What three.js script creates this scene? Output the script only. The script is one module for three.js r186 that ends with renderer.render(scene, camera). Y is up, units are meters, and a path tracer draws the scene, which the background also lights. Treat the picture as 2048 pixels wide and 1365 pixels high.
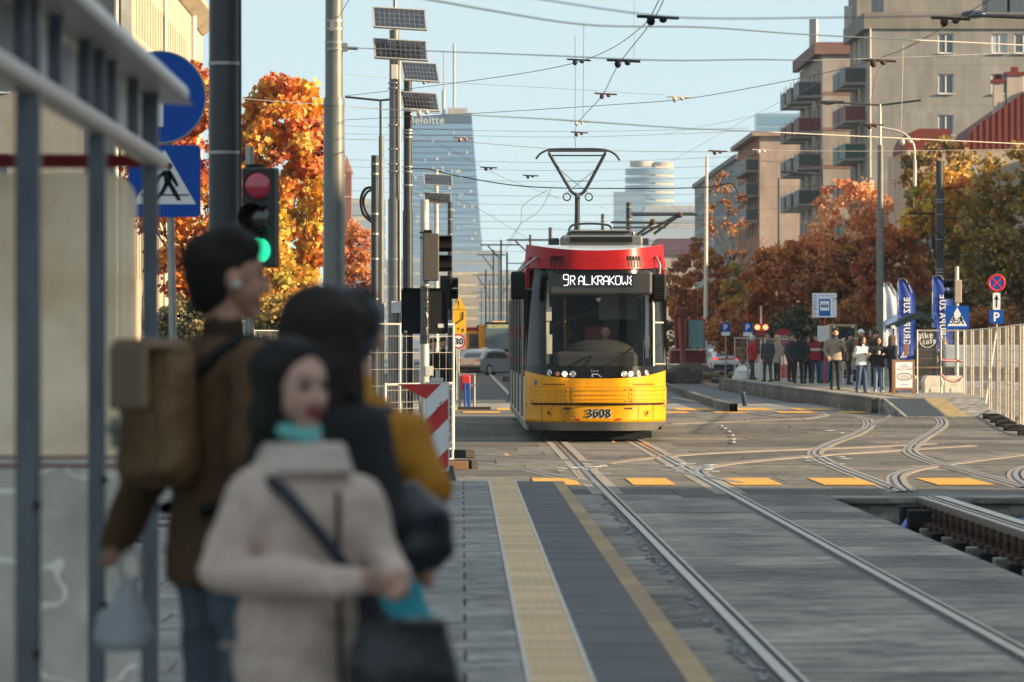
import * as THREE from 'three';
import { mergeGeometries } from 'three/addons/utils/BufferGeometryUtils.js';
import { RoundedBoxGeometry } from 'three/addons/geometries/RoundedBoxGeometry.js';
import { FontLoader } from 'three/addons/loaders/FontLoader.js';
import { TextGeometry } from 'three/addons/geometries/TextGeometry.js';

// ---------- camera: long lens, eye 1.72 m above the rails; x right, y up, depth D = -z ----------
const FPX = 9500, EYE = 1.7237, VX = 924, VY = 692;
const P = (px, py, D) => new THREE.Vector3((px - VX) / FPX * D, EYE + (VY - py) / FPX * D, -D);
const G = (px, py, h = 0) => { const D = FPX * (EYE - h) / (py - VY); return new THREE.Vector3((px - VX) / FPX * D, h, -D); };
const scene = new THREE.Scene();
const camera = new THREE.PerspectiveCamera(2 * Math.atan(682.5 / FPX) * 180 / Math.PI, 1.5, 0.5, 9000);
camera.position.set(0, EYE, 0);
camera.lookAt(P(1024, 682.5, 1000));
camera.focus = 86; camera.userData.fStop = 5.0;
scene.add(camera);

// ---------- sky and sun ----------
const SUN = new THREE.Vector3(Math.cos(0.26) * Math.cos(0.31), Math.sin(0.31), Math.sin(0.26) * Math.cos(0.31));
{
  const w = 512, h = 256, d = new Float32Array(w * h * 4);
  for (let j = 0; j < h; j++) {
    const el = (j + 0.5) / h * Math.PI - Math.PI / 2, s = Math.max(0, Math.sin(el));
    for (let i = 0; i < w; i++) {
      const a = Math.pow(1 - s, 4);
      const k = (j * w + i) * 4;
      d[k] = 0.228 + 0.040 * a; d[k + 1] = 0.276 + 0.068 * a; d[k + 2] = 0.312 + 0.057 * a; d[k + 3] = 1;
      if (el < -0.01) { d[k] = 0.07; d[k + 1] = 0.072; d[k + 2] = 0.075; }
    }
  }
  const t = new THREE.DataTexture(d, w, h, THREE.RGBAFormat, THREE.FloatType);
  t.mapping = THREE.EquirectangularReflectionMapping; t.magFilter = THREE.LinearFilter; t.needsUpdate = true;
  scene.background = t; scene.environment = t;
}
const sun = new THREE.DirectionalLight(new THREE.Color().setRGB(1, 0.76, 0.46), 5);
sun.position.copy(SUN).multiplyScalar(400).add(new THREE.Vector3(0, 0, -150));
sun.target.position.set(0, 0, -150);
sun.castShadow = true; sun.shadow.mapSize.set(4096, 4096);
Object.assign(sun.shadow.camera, { left: -250, right: 250, top: 150, bottom: -150, near: 1, far: 1200 });
scene.add(sun, sun.target);
const renderer = new THREE.WebGLRenderer({ antialias: true });
renderer.toneMapping = THREE.LinearToneMapping; renderer.toneMappingExposure = 2.55;
renderer.shadowMap.enabled = true;

// ---------- helpers ----------
let seed = 7;
const R = () => { seed = (seed + 0x6D2B79F5) | 0; let t = Math.imul(seed ^ (seed >>> 15), 1 | seed); t = (t + Math.imul(t ^ (t >>> 7), 61 | t)) ^ t; return ((t ^ (t >>> 14)) >>> 0) / 4294967296; };
const RR = (a, b) => a + (b - a) * R();
const V = (x, y, z) => new THREE.Vector3(x, y, z);
const lin = (r, g, b) => new THREE.Color().setRGB(r, g, b);
const hash = (x, y, s) => { let h = Math.imul(x, 374761393) + Math.imul(y, 668265263) + Math.imul(s, 974711); h = Math.imul(h ^ (h >>> 13), 1274126177); return ((h ^ (h >>> 16)) >>> 0) / 4294967296; };
function vnoise(x, y, per, s) {
  const xi = Math.floor(x), yi = Math.floor(y), fx = x - xi, fy = y - yi, m = (a) => ((a % per) + per) % per;
  const u = fx * fx * (3 - 2 * fx), v = fy * fy * (3 - 2 * fy);
  const a = hash(m(xi), m(yi), s), b = hash(m(xi + 1), m(yi), s), c = hash(m(xi), m(yi + 1), s), e = hash(m(xi + 1), m(yi + 1), s);
  return a + (b - a) * u + (c - a) * v + (a - b - c + e) * u * v;
}
function fbm(x, y, per, s, o = 4) { let v = 0, a = 0.5, t = 0; for (let i = 0; i < o; i++) { v += a * vnoise(x, y, per, s + i * 17); t += a; x *= 2; y *= 2; per *= 2; a *= 0.55; } return v / t; }
function noise3(x, y, z) { return (vnoise(x + z * 0.71, y - z * 0.53, 1024, 3) + vnoise(y + 31.3 + x * 0.3, z + 11.7, 1024, 5) + vnoise(z - 17, x + y * 0.4 + 7, 1024, 9)) / 1.5 - 1; }
function tex(n, fn, metres, color = true) {   // fn(u,v) -> [r,g,b] 0..1 (sRGB) or a number
  const d = new Uint8Array(n * n * 4);
  for (let j = 0; j < n; j++) for (let i = 0; i < n; i++) {
    const c = fn(i / n, j / n), k = (j * n + i) * 4, a = Array.isArray(c);
    for (let q = 0; q < 3; q++) d[k + q] = Math.max(0, Math.min(255, Math.round((a ? c[q] : c) * 255)));
    d[k + 3] = 255;
  }
  const t = new THREE.DataTexture(d, n, n); t.wrapS = t.wrapT = THREE.RepeatWrapping;
  t.magFilter = THREE.LinearFilter; t.minFilter = THREE.LinearMipmapLinearFilter; t.generateMipmaps = true;
  if (color) t.colorSpace = THREE.SRGBColorSpace;
  t.repeat.set(1 / metres, 1 / metres); t.needsUpdate = true; return t;
}
const grey = (lo, hi, s, per = 8, tint = [1, 1, 1], speck = 0.12) => (u, v) => {
  let n = 0.6 * fbm(u * per, v * per, per, s, 5) + 0.4 * fbm(u * per * 4, v * per * 4, per * 4, s + 50, 3) + speck * (hash(Math.floor(u * 4096), Math.floor(v * 4096), s) - 0.5);
  n = (n - 0.5) * 1.8 + 0.5; const c = lo + (hi - lo) * n; return [c * tint[0], c * tint[1], c * tint[2]];
};
function mat(c, rough = 0.7, metal = 0, o = {}) {
  const color = c instanceof THREE.Color ? c : Array.isArray(c) ? lin(...c) : new THREE.Color(c);
  const phys = ['clearcoat', 'transmission', 'sheen', 'ior', 'specularIntensity'].some((k) => k in o);
  return new (phys ? THREE.MeshPhysicalMaterial : THREE.MeshStandardMaterial)({ color, roughness: rough, metalness: metal, side: THREE.DoubleSide, ...o });
}
const M4 = new THREE.Matrix4();
function fin(g) { // non-indexed with position normal uv only
  if (g.index) g = g.toNonIndexed();
  for (const k of Object.keys(g.attributes)) if (!['position', 'normal', 'uv', 'color'].includes(k)) g.deleteAttribute(k);
  if (!g.attributes.normal) g.computeVertexNormals();
  if (!g.attributes.uv) g.setAttribute('uv', new THREE.BufferAttribute(new Float32Array(g.attributes.position.count * 2), 2));
  return g;
}
const mg = (...a) => mergeGeometries(a.flat().map(fin));
const box = (w, h, d, x = 0, y = 0, z = 0, ry = 0, rx = 0, rz = 0) => { const g = new THREE.BoxGeometry(w, h, d); if (rx) g.rotateX(rx); if (rz) g.rotateZ(rz); if (ry) g.rotateY(ry); return g.translate(x, y, z); };
const rbox = (w, h, d, x = 0, y = 0, z = 0, r = 0.02, s = 2) => fin(new RoundedBoxGeometry(w, h, d, s, Math.min(r, w * 0.49, h * 0.49, d * 0.49))).translate(x, y, z);
const cyl = (r0, r1, h, x = 0, y = 0, z = 0, n = 16) => new THREE.CylinderGeometry(r1, r0, h, n).translate(x, y + h / 2, z); // base at y
const sph = (r, x = 0, y = 0, z = 0, sx = 1, sy = 1, sz = 1, n = 14) => new THREE.SphereGeometry(r, n, Math.max(6, n - 4)).scale(sx, sy, sz).translate(x, y, z);
function rod(a, b, r = 0.02, n = 8, r2 = r) { // cylinder between points
  const A = Array.isArray(a) ? V(...a) : a, B = Array.isArray(b) ? V(...b) : b, L = A.distanceTo(B);
  const g = new THREE.CylinderGeometry(r2, r, L, n);
  const q = new THREE.Quaternion().setFromUnitVectors(V(0, 1, 0), B.clone().sub(A).normalize());
  return g.applyQuaternion(q).translate((A.x + B.x) / 2, (A.y + B.y) / 2, (A.z + B.z) / 2);
}
function tube(pts, r, n = 24, m = 6) { return new THREE.TubeGeometry(new THREE.CatmullRomCurve3(pts.map((p) => Array.isArray(p) ? V(...p) : p)), n, r, m); }
function extr(pts, depth, bevel = 0, holes = []) { // outline in xy, extruded along +z
  const s = new THREE.Shape(pts.map((p) => new THREE.Vector2(p[0], p[1])));
  for (const h of holes) s.holes.push(new THREE.Path(h.map((p) => new THREE.Vector2(p[0], p[1]))));
  return new THREE.ExtrudeGeometry(s, { depth, bevelEnabled: bevel > 0, bevelSize: bevel, bevelThickness: bevel, bevelSegments: 2, curveSegments: 10 });
}
function disc(r, t, x = 0, y = 0, z = 0, n = 40) { return new THREE.CylinderGeometry(r, r, t, n).rotateX(Math.PI / 2).translate(x, y, z); } // faces z
function metric(g) { // uv in metres from the face direction
  const p = g.attributes.position, n = g.attributes.normal, uv = g.attributes.uv;
  for (let i = 0; i < p.count; i++) {
    const ax = Math.abs(n.getX(i)), ay = Math.abs(n.getY(i)), az = Math.abs(n.getZ(i));
    if (ay >= ax && ay >= az) uv.setXY(i, p.getX(i), p.getZ(i)); else if (ax > az) uv.setXY(i, p.getZ(i), p.getY(i)); else uv.setXY(i, p.getX(i), p.getY(i));
  }
  return g;
}
const used = {};
function numbered(n) { used[n] = (used[n] ?? -1) + 1; return used[n] ? n + '_' + String(used[n]).padStart(3, '0') : n; }
function tag(o, label, category, group, kind) { o.userData.label = label; if (category) o.userData.category = category; if (group) o.userData.group = group; if (kind) o.userData.kind = kind; return o; }
function thing(name, label, category, pos = [0, 0, 0], ry = 0, group) {
  const o = new THREE.Group(); o.name = numbered(name); if (pos.isVector3) o.position.copy(pos); else o.position.set(...pos);
  o.rotation.y = ry; scene.add(o); return tag(o, label, category, group);
}
function part(t, name, geo, m, keepUV) {
  let g = Array.isArray(geo) ? mg(geo) : fin(geo); if (!keepUV) metric(g);
  const o = new THREE.Mesh(g, m); o.name = name; o.castShadow = o.receiveShadow = true; t.add(o); return o;
}
function struct(name, geo, m, label, keepUV) { const o = part(scene, numbered(name), geo, m, keepUV); o.userData.kind = 'structure'; if (label) o.userData.label = label; return o; }
function solo(name, label, category, geo, m, pos, group, keepUV) { // a thing of one mesh
  const o = part(scene, numbered(name), geo, m, keepUV); if (pos) pos.isVector3 ? o.position.copy(pos) : o.position.set(...pos); return tag(o, label, category, group);
}
function copyOf(src, label, pos, ry = 0) { const c = src.clone(); c.name = numbered(src.name.replace(/_\d{3}$/, '')); c.userData = { ...src.userData, label }; pos.isVector3 ? c.position.copy(pos) : c.position.set(...pos); c.rotation.y = ry; scene.add(c); return c; }
function canvasTex(w, h, draw) {
  const c = document.createElement('canvas'); c.width = w; c.height = h; const x = c.getContext('2d'); draw(x, w, h);
  const t = new THREE.CanvasTexture(c); t.colorSpace = THREE.SRGBColorSpace; t.magFilter = THREE.LinearFilter; return t;
}
function face(w, h, x = 0, y = 0, z = 0) { return new THREE.PlaneGeometry(w, h).translate(x, y, z); }

// ---------- shared materials ----------
const T = {
  concrete: tex(512, (u, v) => { const c = grey(0.30, 0.66, 11, 6, [1, 0.965, 0.91], 0.3)(u, v); const st = 0.74 + 0.52 * fbm(u * 3, v * 40, 128, 77, 3); return c.map((q) => q * st); }, 3.1),
  slab: tex(512, (u, v) => { const c = grey(0.34, 0.68, 23, 5, [1, 0.97, 0.92], 0.3)(u, v); const st = 0.72 + 0.56 * fbm(u * 4, v * 32, 128, 71, 3); return c.map((q) => q * st); }, 2.3),
  asphalt: tex(512, grey(0.20, 0.34, 31, 8, [1, 1, 1.02], 0.3), 2.7),
  dark: tex(512, (u, v) => { const c = grey(0.08, 0.22, 41, 7, [1, 1.0, 1.06], 0.2)(u, v); const st = 0.7 + 0.6 * fbm(u * 4, v * 30, 128, 93, 3); return c.map((q) => q * st); }, 1.7),
  dirt: tex(512, grey(0.16, 0.36, 37, 9, [1, 0.9, 0.78], 0.3), 2.1),
  plaster: tex(512, (u, v) => { const a = fbm(u * 5, v * 5, 5, 61, 5), b = fbm(u * 24, v * 3, 32, 63, 4); const c = 0.86 + 0.22 * (a - 0.5) + 0.16 * (b - 0.5); return [c, c * 0.995, c * 0.985]; }, 9),
  grime: tex(512, (u, v) => { const a = fbm(u * 6, v * 6, 6, 81, 5), b = fbm(u * 30, v * 6, 32, 83, 4); const c = 0.93 + 0.12 * (a - 0.5) + 0.14 * (b - 0.5) - (hash(Math.floor(u * 512), Math.floor(v * 512), 5) > 0.992 ? 0.12 : 0); return [c, c * 0.985, c * 0.96]; }, 1.3),
  bump: tex(256, (u, v) => fbm(u * 16, v * 16, 16, 91, 5), 0.6, false),
  fine: tex(256, (u, v) => fbm(u * 32, v * 32, 32, 95, 3), 0.12, false),
  weave: tex(256, (u, v) => 0.5 + 0.25 * Math.sin(u * 6.2832 * 32) * Math.sin(v * 6.2832 * 32) + 0.25 * (fbm(u * 16, v * 16, 16, 15, 3) - 0.5), 0.09, false),
};
const MT = {
  galv: mat([0.40, 0.40, 0.39], 0.42, 0.75, { map: T.grime, bumpMap: T.bump, bumpScale: 0.001 }),
  steel: mat([0.50, 0.46, 0.42], 0.28, 0.9, { map: T.grime }),
  rust: mat([0.10, 0.06, 0.045], 0.85, 0.2, { map: T.grime, bumpMap: T.bump, bumpScale: 0.004 }),
  pole: mat([0.040, 0.046, 0.054], 0.36, 0.15, { map: T.grime }),
  poleGrey: mat([0.20, 0.21, 0.21], 0.38, 0.35, { map: T.grime }),
  polePale: mat([0.62, 0.60, 0.56], 0.5, 0.2, { map: T.grime }),
  black: mat([0.010, 0.010, 0.012], 0.5, 0, { specularIntensity: 0.4 }),
  blackMatt: mat([0.02, 0.02, 0.022], 0.85, 0, { bumpMap: T.bump, bumpScale: 0.002, specularIntensity: 0.4 }),
  rubber: mat([0.022, 0.021, 0.02], 0.9, 0, { bumpMap: T.bump, bumpScale: 0.004 }),
  wire: mat([0.05, 0.048, 0.045], 0.5, 0.4),
  copper: mat([0.42, 0.25, 0.16], 0.38, 0.75),
  white: mat([0.76, 0.76, 0.74], 0.45, 0, { map: T.grime }),
  blue: mat([0.012, 0.085, 0.36], 0.4, 0, {}),
  red: mat([0.52, 0.022, 0.022], 0.4, 0, {}),
  yellow: mat([0.72, 0.40, 0.02], 0.5, 0, { map: T.grime }),
  orange: mat([0.65, 0.17, 0.03], 0.6, 0, {}),
  concrete: mat([1, 1, 1], 0.88, 0, { map: T.concrete, bumpMap: T.bump, bumpScale: 0.004 }),
  glass: mat([0.9, 0.95, 0.93], 0.04, 0, { transmission: 1, thickness: 0, ior: 1.5 }),
  darkGlass: mat([0.02, 0.024, 0.028], 0.05, 0, { clearcoat: 1, clearcoatRoughness: 0.03 }),
  pane: mat([0.06, 0.075, 0.09], 0.07, 0, { clearcoat: 1, clearcoatRoughness: 0.05 }),
  wood: mat([0.30, 0.16, 0.08], 0.6, 0, { map: T.grime }),
};
const fontB = await new FontLoader().loadAsync('fonts/droid/droid_sans_bold.typeface.json');
function text3d(str, size, depth = 0.004) { const g = new TextGeometry(str, { font: fontB, size, depth, curveSegments: 4 }); g.computeBoundingBox(); const b = g.boundingBox; return g.translate(-(b.min.x + b.max.x) / 2, -(b.min.y + b.max.y) / 2, 0); }

// ---------- ground, street, crossing, platforms ----------
const slabVar = [0.52, 0.68, 0.82, 0.94, 1.06].map((k) => mat([k, k * 0.96, k * 0.91], 0.85, 0, { map: T.slab, bumpMap: T.bump, bumpScale: 0.004 }));
const crossVar = [0.30, 0.41, 0.52, 0.62].map((k) => mat([k, k * 0.93, k * 0.86], 0.82, 0, { map: T.concrete, bumpMap: T.bump, bumpScale: 0.005 }));
const platVar = [0.72, 0.8, 0.88, 0.94].map((k) => mat([k * 0.97, k * 0.98, k], 0.8, 0, { map: T.slab, bumpMap: T.fine, bumpScale: 0.002 }));
const darkVar = [0.55, 0.8, 1.05].map((k) => mat([k, k, k], 0.62, 0, { map: T.dark, bumpMap: T.bump, bumpScale: 0.003 }));
struct('ground', new THREE.PlaneGeometry(9000, 9000).rotateX(-Math.PI / 2).translate(0, -0.42, -3000), mat([1, 1, 1], 0.95, 0, { map: T.dirt, bumpMap: T.bump, bumpScale: 0.03 }), 'brown earth in the open track trench');
{ // street sheet with an opening for the unfinished track
  const s = new THREE.Shape([[-900, -60], [900, -60], [900, 4000], [-900, 4000]].map((p) => new THREE.Vector2(...p)));
  s.holes.push(new THREE.Path([[4.2, 6], [4.2, 53.6], [10.4, 53.6], [10.4, 6]].map((p) => new THREE.Vector2(...p))));
  struct('street', new THREE.ShapeGeometry(s).rotateX(-Math.PI / 2).translate(0, -0.06, 0), mat([1, 1, 1], 0.9, 0, { map: T.asphalt, bumpMap: T.bump, bumpScale: 0.006 }), 'grey asphalt street running into the distance');
}
const inner = (name) => { const g = new THREE.Group(); g.name = name; g.userData.kind = 'structure'; scene.add(g); return g; };
const trackBed = inner('track_pavement'); trackBed.userData.label = 'grey concrete track slabs beside the stop platform';
const slabG = (w, d, h = 0.14) => { const g = metric(fin(new THREE.BoxGeometry(w, h, d))), u = g.attributes.uv, a = RR(0, 3), b = RR(0, 3); for (let i = 0; i < u.count; i++) u.setXY(i, u.getX(i) + a, u.getY(i) + b); return g; };
const slabs = (w, d, h, n = 4) => Array.from({ length: n }, () => slabG(w, d, h));
function lay(parent, name, geo, mats, x, y, z) { const o = new THREE.Mesh(Array.isArray(geo) ? geo[Math.floor(R() * geo.length)] : geo, mats[Math.floor(R() * mats.length)]); o.name = name; o.position.set(x, y, z); if (R() < 0.5) o.rotation.y = Math.PI; o.castShadow = o.receiveShadow = true; parent.add(o); return o; }
{
  const strips = [[1.15, 1.60], [1.76, 3.03], [3.20, 4.19]];
  for (const [a, b] of strips) { const g = slabs(b - a - 0.012, 1.965); for (let D = 15; D < 53.4; D += 1.995) lay(trackBed, 'concrete_slab', g, slabVar, (a + b) / 2, -0.07 + RR(-0.003, 0.003), -(D + 1)); }
  const joint = mat([0.07, 0.07, 0.072], 0.7);
  for (const x of [1.68, 3.115]) part(trackBed, 'rail_joint_filler', box(0.15, 0.10, 44, x, -0.058, -33), joint);
}
// crossing slabs, two rows of yellow stripes
const crossing = inner('crossing_pavement'); crossing.userData.label = 'sunlit concrete slabs of the track crossing';
{
  const gs = [2.4, 3.2].map((w) => slabs(w - 0.012, 2.985, 0.14, 5)); let n = 0;
  for (let D = 53.7; D < 128; D += 3) { let x = -5.5 - (n++ % 2) * 1.2; while (x < 0.118 * (D + 3) + 1 && x < 13) { const k = R() < 0.5 ? 0 : 1, w = [2.4, 3.2][k]; lay(crossing, 'concrete_slab', gs[k], crossVar, x + w / 2, -0.07 + RR(-0.003, 0.003), -(D + 1.5)); x += w; } }
}
const zebra = mat([0.72, 0.36, 0.03], 0.75, 0, { map: T.grime, bumpMap: T.bump, bumpScale: 0.002 });
const stripes = inner('crosswalk_stripes'); stripes.userData.label = 'yellow painted crosswalk stripes';
{
  const near = [[1065, 1158], [1258, 1345], [1453, 1555], [1632, 1740], [1855, 1970]];
  for (const [a, b] of near) { const c = G((a + b) / 2, 966); part(stripes, 'stripe', box((b - a) / 166, 0.004, 2.9, c.x, 0.010, c.z - 0.2), zebra); }
  for (let i = 0; i < 8; i++) { const x = -0.2 + i * 1.62; for (const [D, l] of [[129.5, 4.2], [122.5, 2.6]]) if (!(i > 1 && i < 2)) part(stripes, 'stripe', box(0.95, 0.004, l, x + (D < 125 ? 0.7 : 0), D > 127.8 ? 0.0 : 0.010, -D), zebra); }
  part(stripes, 'stripe', box(0.6, 0.004, 5, 0.75, -0.05, -134), zebra);
}
struct('approach_slab', box(30, 0.05, 14, 6, -0.032, -135.5), MT.concrete, 'concrete apron beyond the crossing');
// rails: head, groove and lip swept along ground polylines
function sweep(pts, x0, x1, y0, y1) { // rectangular bar following pts, offset sideways
  const pos = [], idx = [], n = pts.length;
  for (let i = 0; i < n; i++) {
    const a = pts[Math.max(0, i - 1)], b = pts[Math.min(n - 1, i + 1)], t = b.clone().sub(a).setY(0).normalize(), s = V(-t.z, 0, t.x);
    for (const [o, y] of [[x0, y0], [x1, y0], [x1, y1], [x0, y1]]) pos.push(pts[i].x + s.x * o, pts[i].y + y, pts[i].z + s.z * o);
    if (i) { const k = i * 4, j = k - 4; for (let q = 0; q < 4; q++) { const r = (q + 1) % 4; idx.push(j + q, j + r, k + r, j + q, k + r, k + q); } }
  }
  const g = new THREE.BufferGeometry(); g.setAttribute('position', new THREE.Float32BufferAttribute(pos, 3)); g.setIndex(idx); const o = g.toNonIndexed(); o.computeVertexNormals(); return o;
}
const railHead = mat([0.40, 0.33, 0.285], 0.34, 0.85, { map: T.grime, bumpMap: T.bump, bumpScale: 0.001 });
const railDark = mat([0.03, 0.022, 0.018], 0.8, 0.2), mortar = mat([0.30, 0.265, 0.225], 0.85, 0, { map: T.grime, bumpMap: T.bump, bumpScale: 0.004 });
const spray = mat([0.42, 0.50, 0.58], 0.8, 0, { map: T.grime });
function curve(pts, n = 60) { return new THREE.CatmullRomCurve3(pts).getPoints(n); }
let railLift = 0;
function rail(label, pts, wide = 0, band = true) {
  const t = thing('rail', label, 'rail', [0, 0, 0], 0, 'tram rails'); railLift = (railLift + 0.0007) % 0.006; const l = railLift;
  part(t, 'rail_head', sweep(pts, -0.036 - wide, 0.026, -0.08, 0.016 + l), railHead);
  part(t, 'groove', sweep(pts, 0.027, 0.063, -0.08, 0.006 + l), railDark);
  part(t, 'guard_lip', sweep(pts, 0.064, 0.086, -0.08, 0.014 + l), railHead);
  if (band) part(t, 'mortar_band', [sweep(pts, -0.12 - wide, -0.037 - wide, -0.08, 0.004 + l), sweep(pts, 0.087, 0.15, -0.08, 0.004 + l)], mortar);
  return t;
}
const line = (x, d0, d1, n = 40) => Array.from({ length: n + 1 }, (_, i) => V(x, 0, -(d0 + (d1 - d0) * i / n)));
rail('straight near rail beside the platform edge leading to the tram', line(1.68, 12, 340), 0, false);
rail('straight second rail of the tram track, between grey slabs', line(3.115, 12, 340), 0, false);
for (const x of [1.68, 3.115]) part(crossing, 'mortar_band', [box(0.13, 0.012, 70, x - 0.105, 0.0, -90), box(0.11, 0.012, 70, x + 0.145, 0.0, -90)], mortar);
const GC = (a) => curve(a.map(([x, y]) => G(x, y)), 70);
rail('raised rail curving from the open trench toward the distance', GC([[1800, 986], [1745, 963], [1690, 942], [1646, 922], [1630, 906], [1660, 889], [1715, 868], [1738, 851], [1722, 836], [1660, 826], [1560, 820]]));
rail('second S-curved rail right of the raised one', GC([[2048, 977], [1960, 951], [1860, 924], [1822, 906], [1830, 889], [1872, 862], [1886, 848], [1868, 834], [1800, 826], [1700, 821]]));
rail('curved branch rail joining left of the trench corner', GC([[1812, 985], [1794, 968], [1798, 950], [1850, 936], [1930, 925], [2048, 910]]));
rail('curved rail entering at the frame edge by the fence', GC([[2060, 975], [2036, 958], [2040, 942], [2075, 930]]));
rail('diverging rail sweeping right from the tram track', GC([[1180, 955], [1172, 940], [1195, 931], [1260, 921], [1400, 909], [1560, 902], [1700, 897], [1860, 889]]));
rail('lower diverging rail sweeping right across the slabs', GC([[1408, 957], [1395, 944], [1420, 934], [1500, 924], [1640, 912], [1780, 903], [1940, 893]]));
rail('crossing rail from the lower curve toward the barrier board', GC([[1480, 968], [1380, 950], [1250, 934], [1120, 921], [1000, 913], [915, 908]]));
rail('shallow rail bending left across the near crossing', GC([[1190, 970], [1120, 955], [1040, 938], [960, 928], [915, 924]]));
rail('far rail sweeping past the low kerb', GC([[1640, 826], [1650, 832], [1610, 838], [1520, 842], [1400, 847], [1340, 849]]));
rail('far rail along the opposite platform', GC([[1740, 852], [1780, 828], [1700, 812], [1600, 795], [1500, 778], [1400, 765]]), 0, false);
rail('far rail along the low island kerb', GC([[1560, 836], [1470, 822], [1400, 806], [1345, 796]]), 0, false);
{ // survey spray marks and mortar smears near the switch points
  const t = thing('spray_marks', 'pale blue spray paint dashes beside the switch rails', 'paint marks');
  const bits = []; for (const [x, y, n] of [[1390, 940, 16], [1160, 945, 8], [1640, 925, 7], [1700, 860, 7]]) for (let i = 0; i < n; i++) { const c = G(x + RR(-55, 55), y + RR(-9, 9)); bits.push(box(RR(0.03, 0.14), 0.004, RR(0.15, 0.5), c.x, 0.028, c.z, RR(-0.5, 0.5))); }
  for (const [x, y] of [[1445, 855], [1452, 860], [1460, 866], [1467, 874], [1469, 882], [1469, 888]]) { const c = G(x, y); bits.push(box(0.05, 0.004, 1.6, c.x, 0.0286, c.z, -0.05)); }
  part(t, 'paint_dash', bits, spray);
  const w = []; for (let i = 0; i < 120; i++) { const D = RR(18, 52), x = 1.565 + RR(-0.04, 0.02); w.push(box(RR(0.02, 0.07), 0.003, RR(0.1, 0.5), x, 0.006, -D, RR(-0.1, 0.1))); }
  part(t, 'mortar_smear', w, mat([0.21, 0.225, 0.24], 0.8, 0, { map: T.grime }));
  t.userData.kind = 'stuff';
}
// fallen leaves
{
  const g = []; for (let i = 0; i < 90; i++) { const D = RR(54, 120), x = RR(-1, 0.1 * D); g.push(new THREE.CircleGeometry(RR(0.025, 0.05), 5).scale(1, RR(0.5, 1), 1).rotateX(-Math.PI / 2 + RR(-0.5, 0.5)).rotateY(RR(0, 6)).translate(x, 0.04, -D)); }
  const o = solo('fallen_leaves', 'dry orange leaves scattered over the crossing', 'leaves', g, mat([0.42, 0.18, 0.05], 0.8)); o.userData.kind = 'stuff';
}
// ----- near stop platform -----
const plat = inner('stop_platform'); plat.userData.label = 'raised tram stop platform with yellow tactile strip';
part(plat, 'platform_base', box(8, 0.26, 58.1, -2.87, 0.02, -24), MT.concrete);
{
  const g = slabs(0.537, 0.782, 0.06, 5), gh = slabs(0.262, 0.782, 0.06, 3);
  let row = 0;
  for (let D = 10; D < 52.5; D += 0.8, row++) { const off = row % 2 ? 0.275 : 0; let x = 0.017 + off - 0.55 * 5; for (; x < 0.2; x += 0.55) { if (x + 0.55 > 0.31) lay(plat, 'paving_slab', gh, platVar, x + 0.137, 0.182 + RR(-0.0012, 0.0012), -(D + 0.4)); else lay(plat, 'paving_slab', g, platVar, x + 0.273, 0.182 + RR(-0.0012, 0.0012), -(D + 0.4)); } }
}
{ // tactile tiles with raised ribs of studs
  const tm = [[0.72, 0.51, 0.30], [0.63, 0.45, 0.27], [0.79, 0.56, 0.34]].map((c) => mat(c, 0.75, 0, { map: T.grime, bumpMap: T.fine, bumpScale: 0.002 }));
  const bits = [box(0.268, 0.05, 0.33, 0, 0, 0)];
  for (let i = 0; i < 6; i++) for (let j = 0; j < 4; j++) bits.push(new THREE.CylinderGeometry(0.009, 0.016, 0.006, 6).scale(1, 1, 2.2).translate(-0.11 + i * 0.044, 0.028, -0.12 + j * 0.082));
  const g = metric(mg(bits)), edge = mat([0.62, 0.58, 0.52], 0.85, 0, { map: T.grime });
  for (let D = 14; D < 53; D += 0.334) lay(plat, 'tactile_tile', g, tm, 0.445, 0.192 + RR(-0.001, 0.001), -(D + 0.167));
  part(plat, 'grout_border', [box(0.02, 0.05, 41, 0.300, 0.193, -33), box(0.02, 0.05, 41, 0.592, 0.193, -33)], edge);
}
{
  const g = slabs(0.405, 0.495, 0.06), ge = slabs(0.122, 0.985, 0.10), ym = [[0.40, 0.27, 0.14], [0.33, 0.225, 0.12], [0.45, 0.30, 0.155]].map((c) => mat(c, 0.75, 0, { map: T.grime, bumpMap: T.fine, bumpScale: 0.002 }));
  for (let D = 13; D < 52.9; D += 0.5) lay(plat, 'dark_paving_slab', g, darkVar, 0.806, 0.183 + RR(-0.001, 0.001), -(D + 0.25));
  for (let D = 13; D < 52.6; D += 1) lay(plat, 'yellow_edge_stone', ge, ym, 1.073, 0.164, -(D + 0.5));
}
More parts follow.
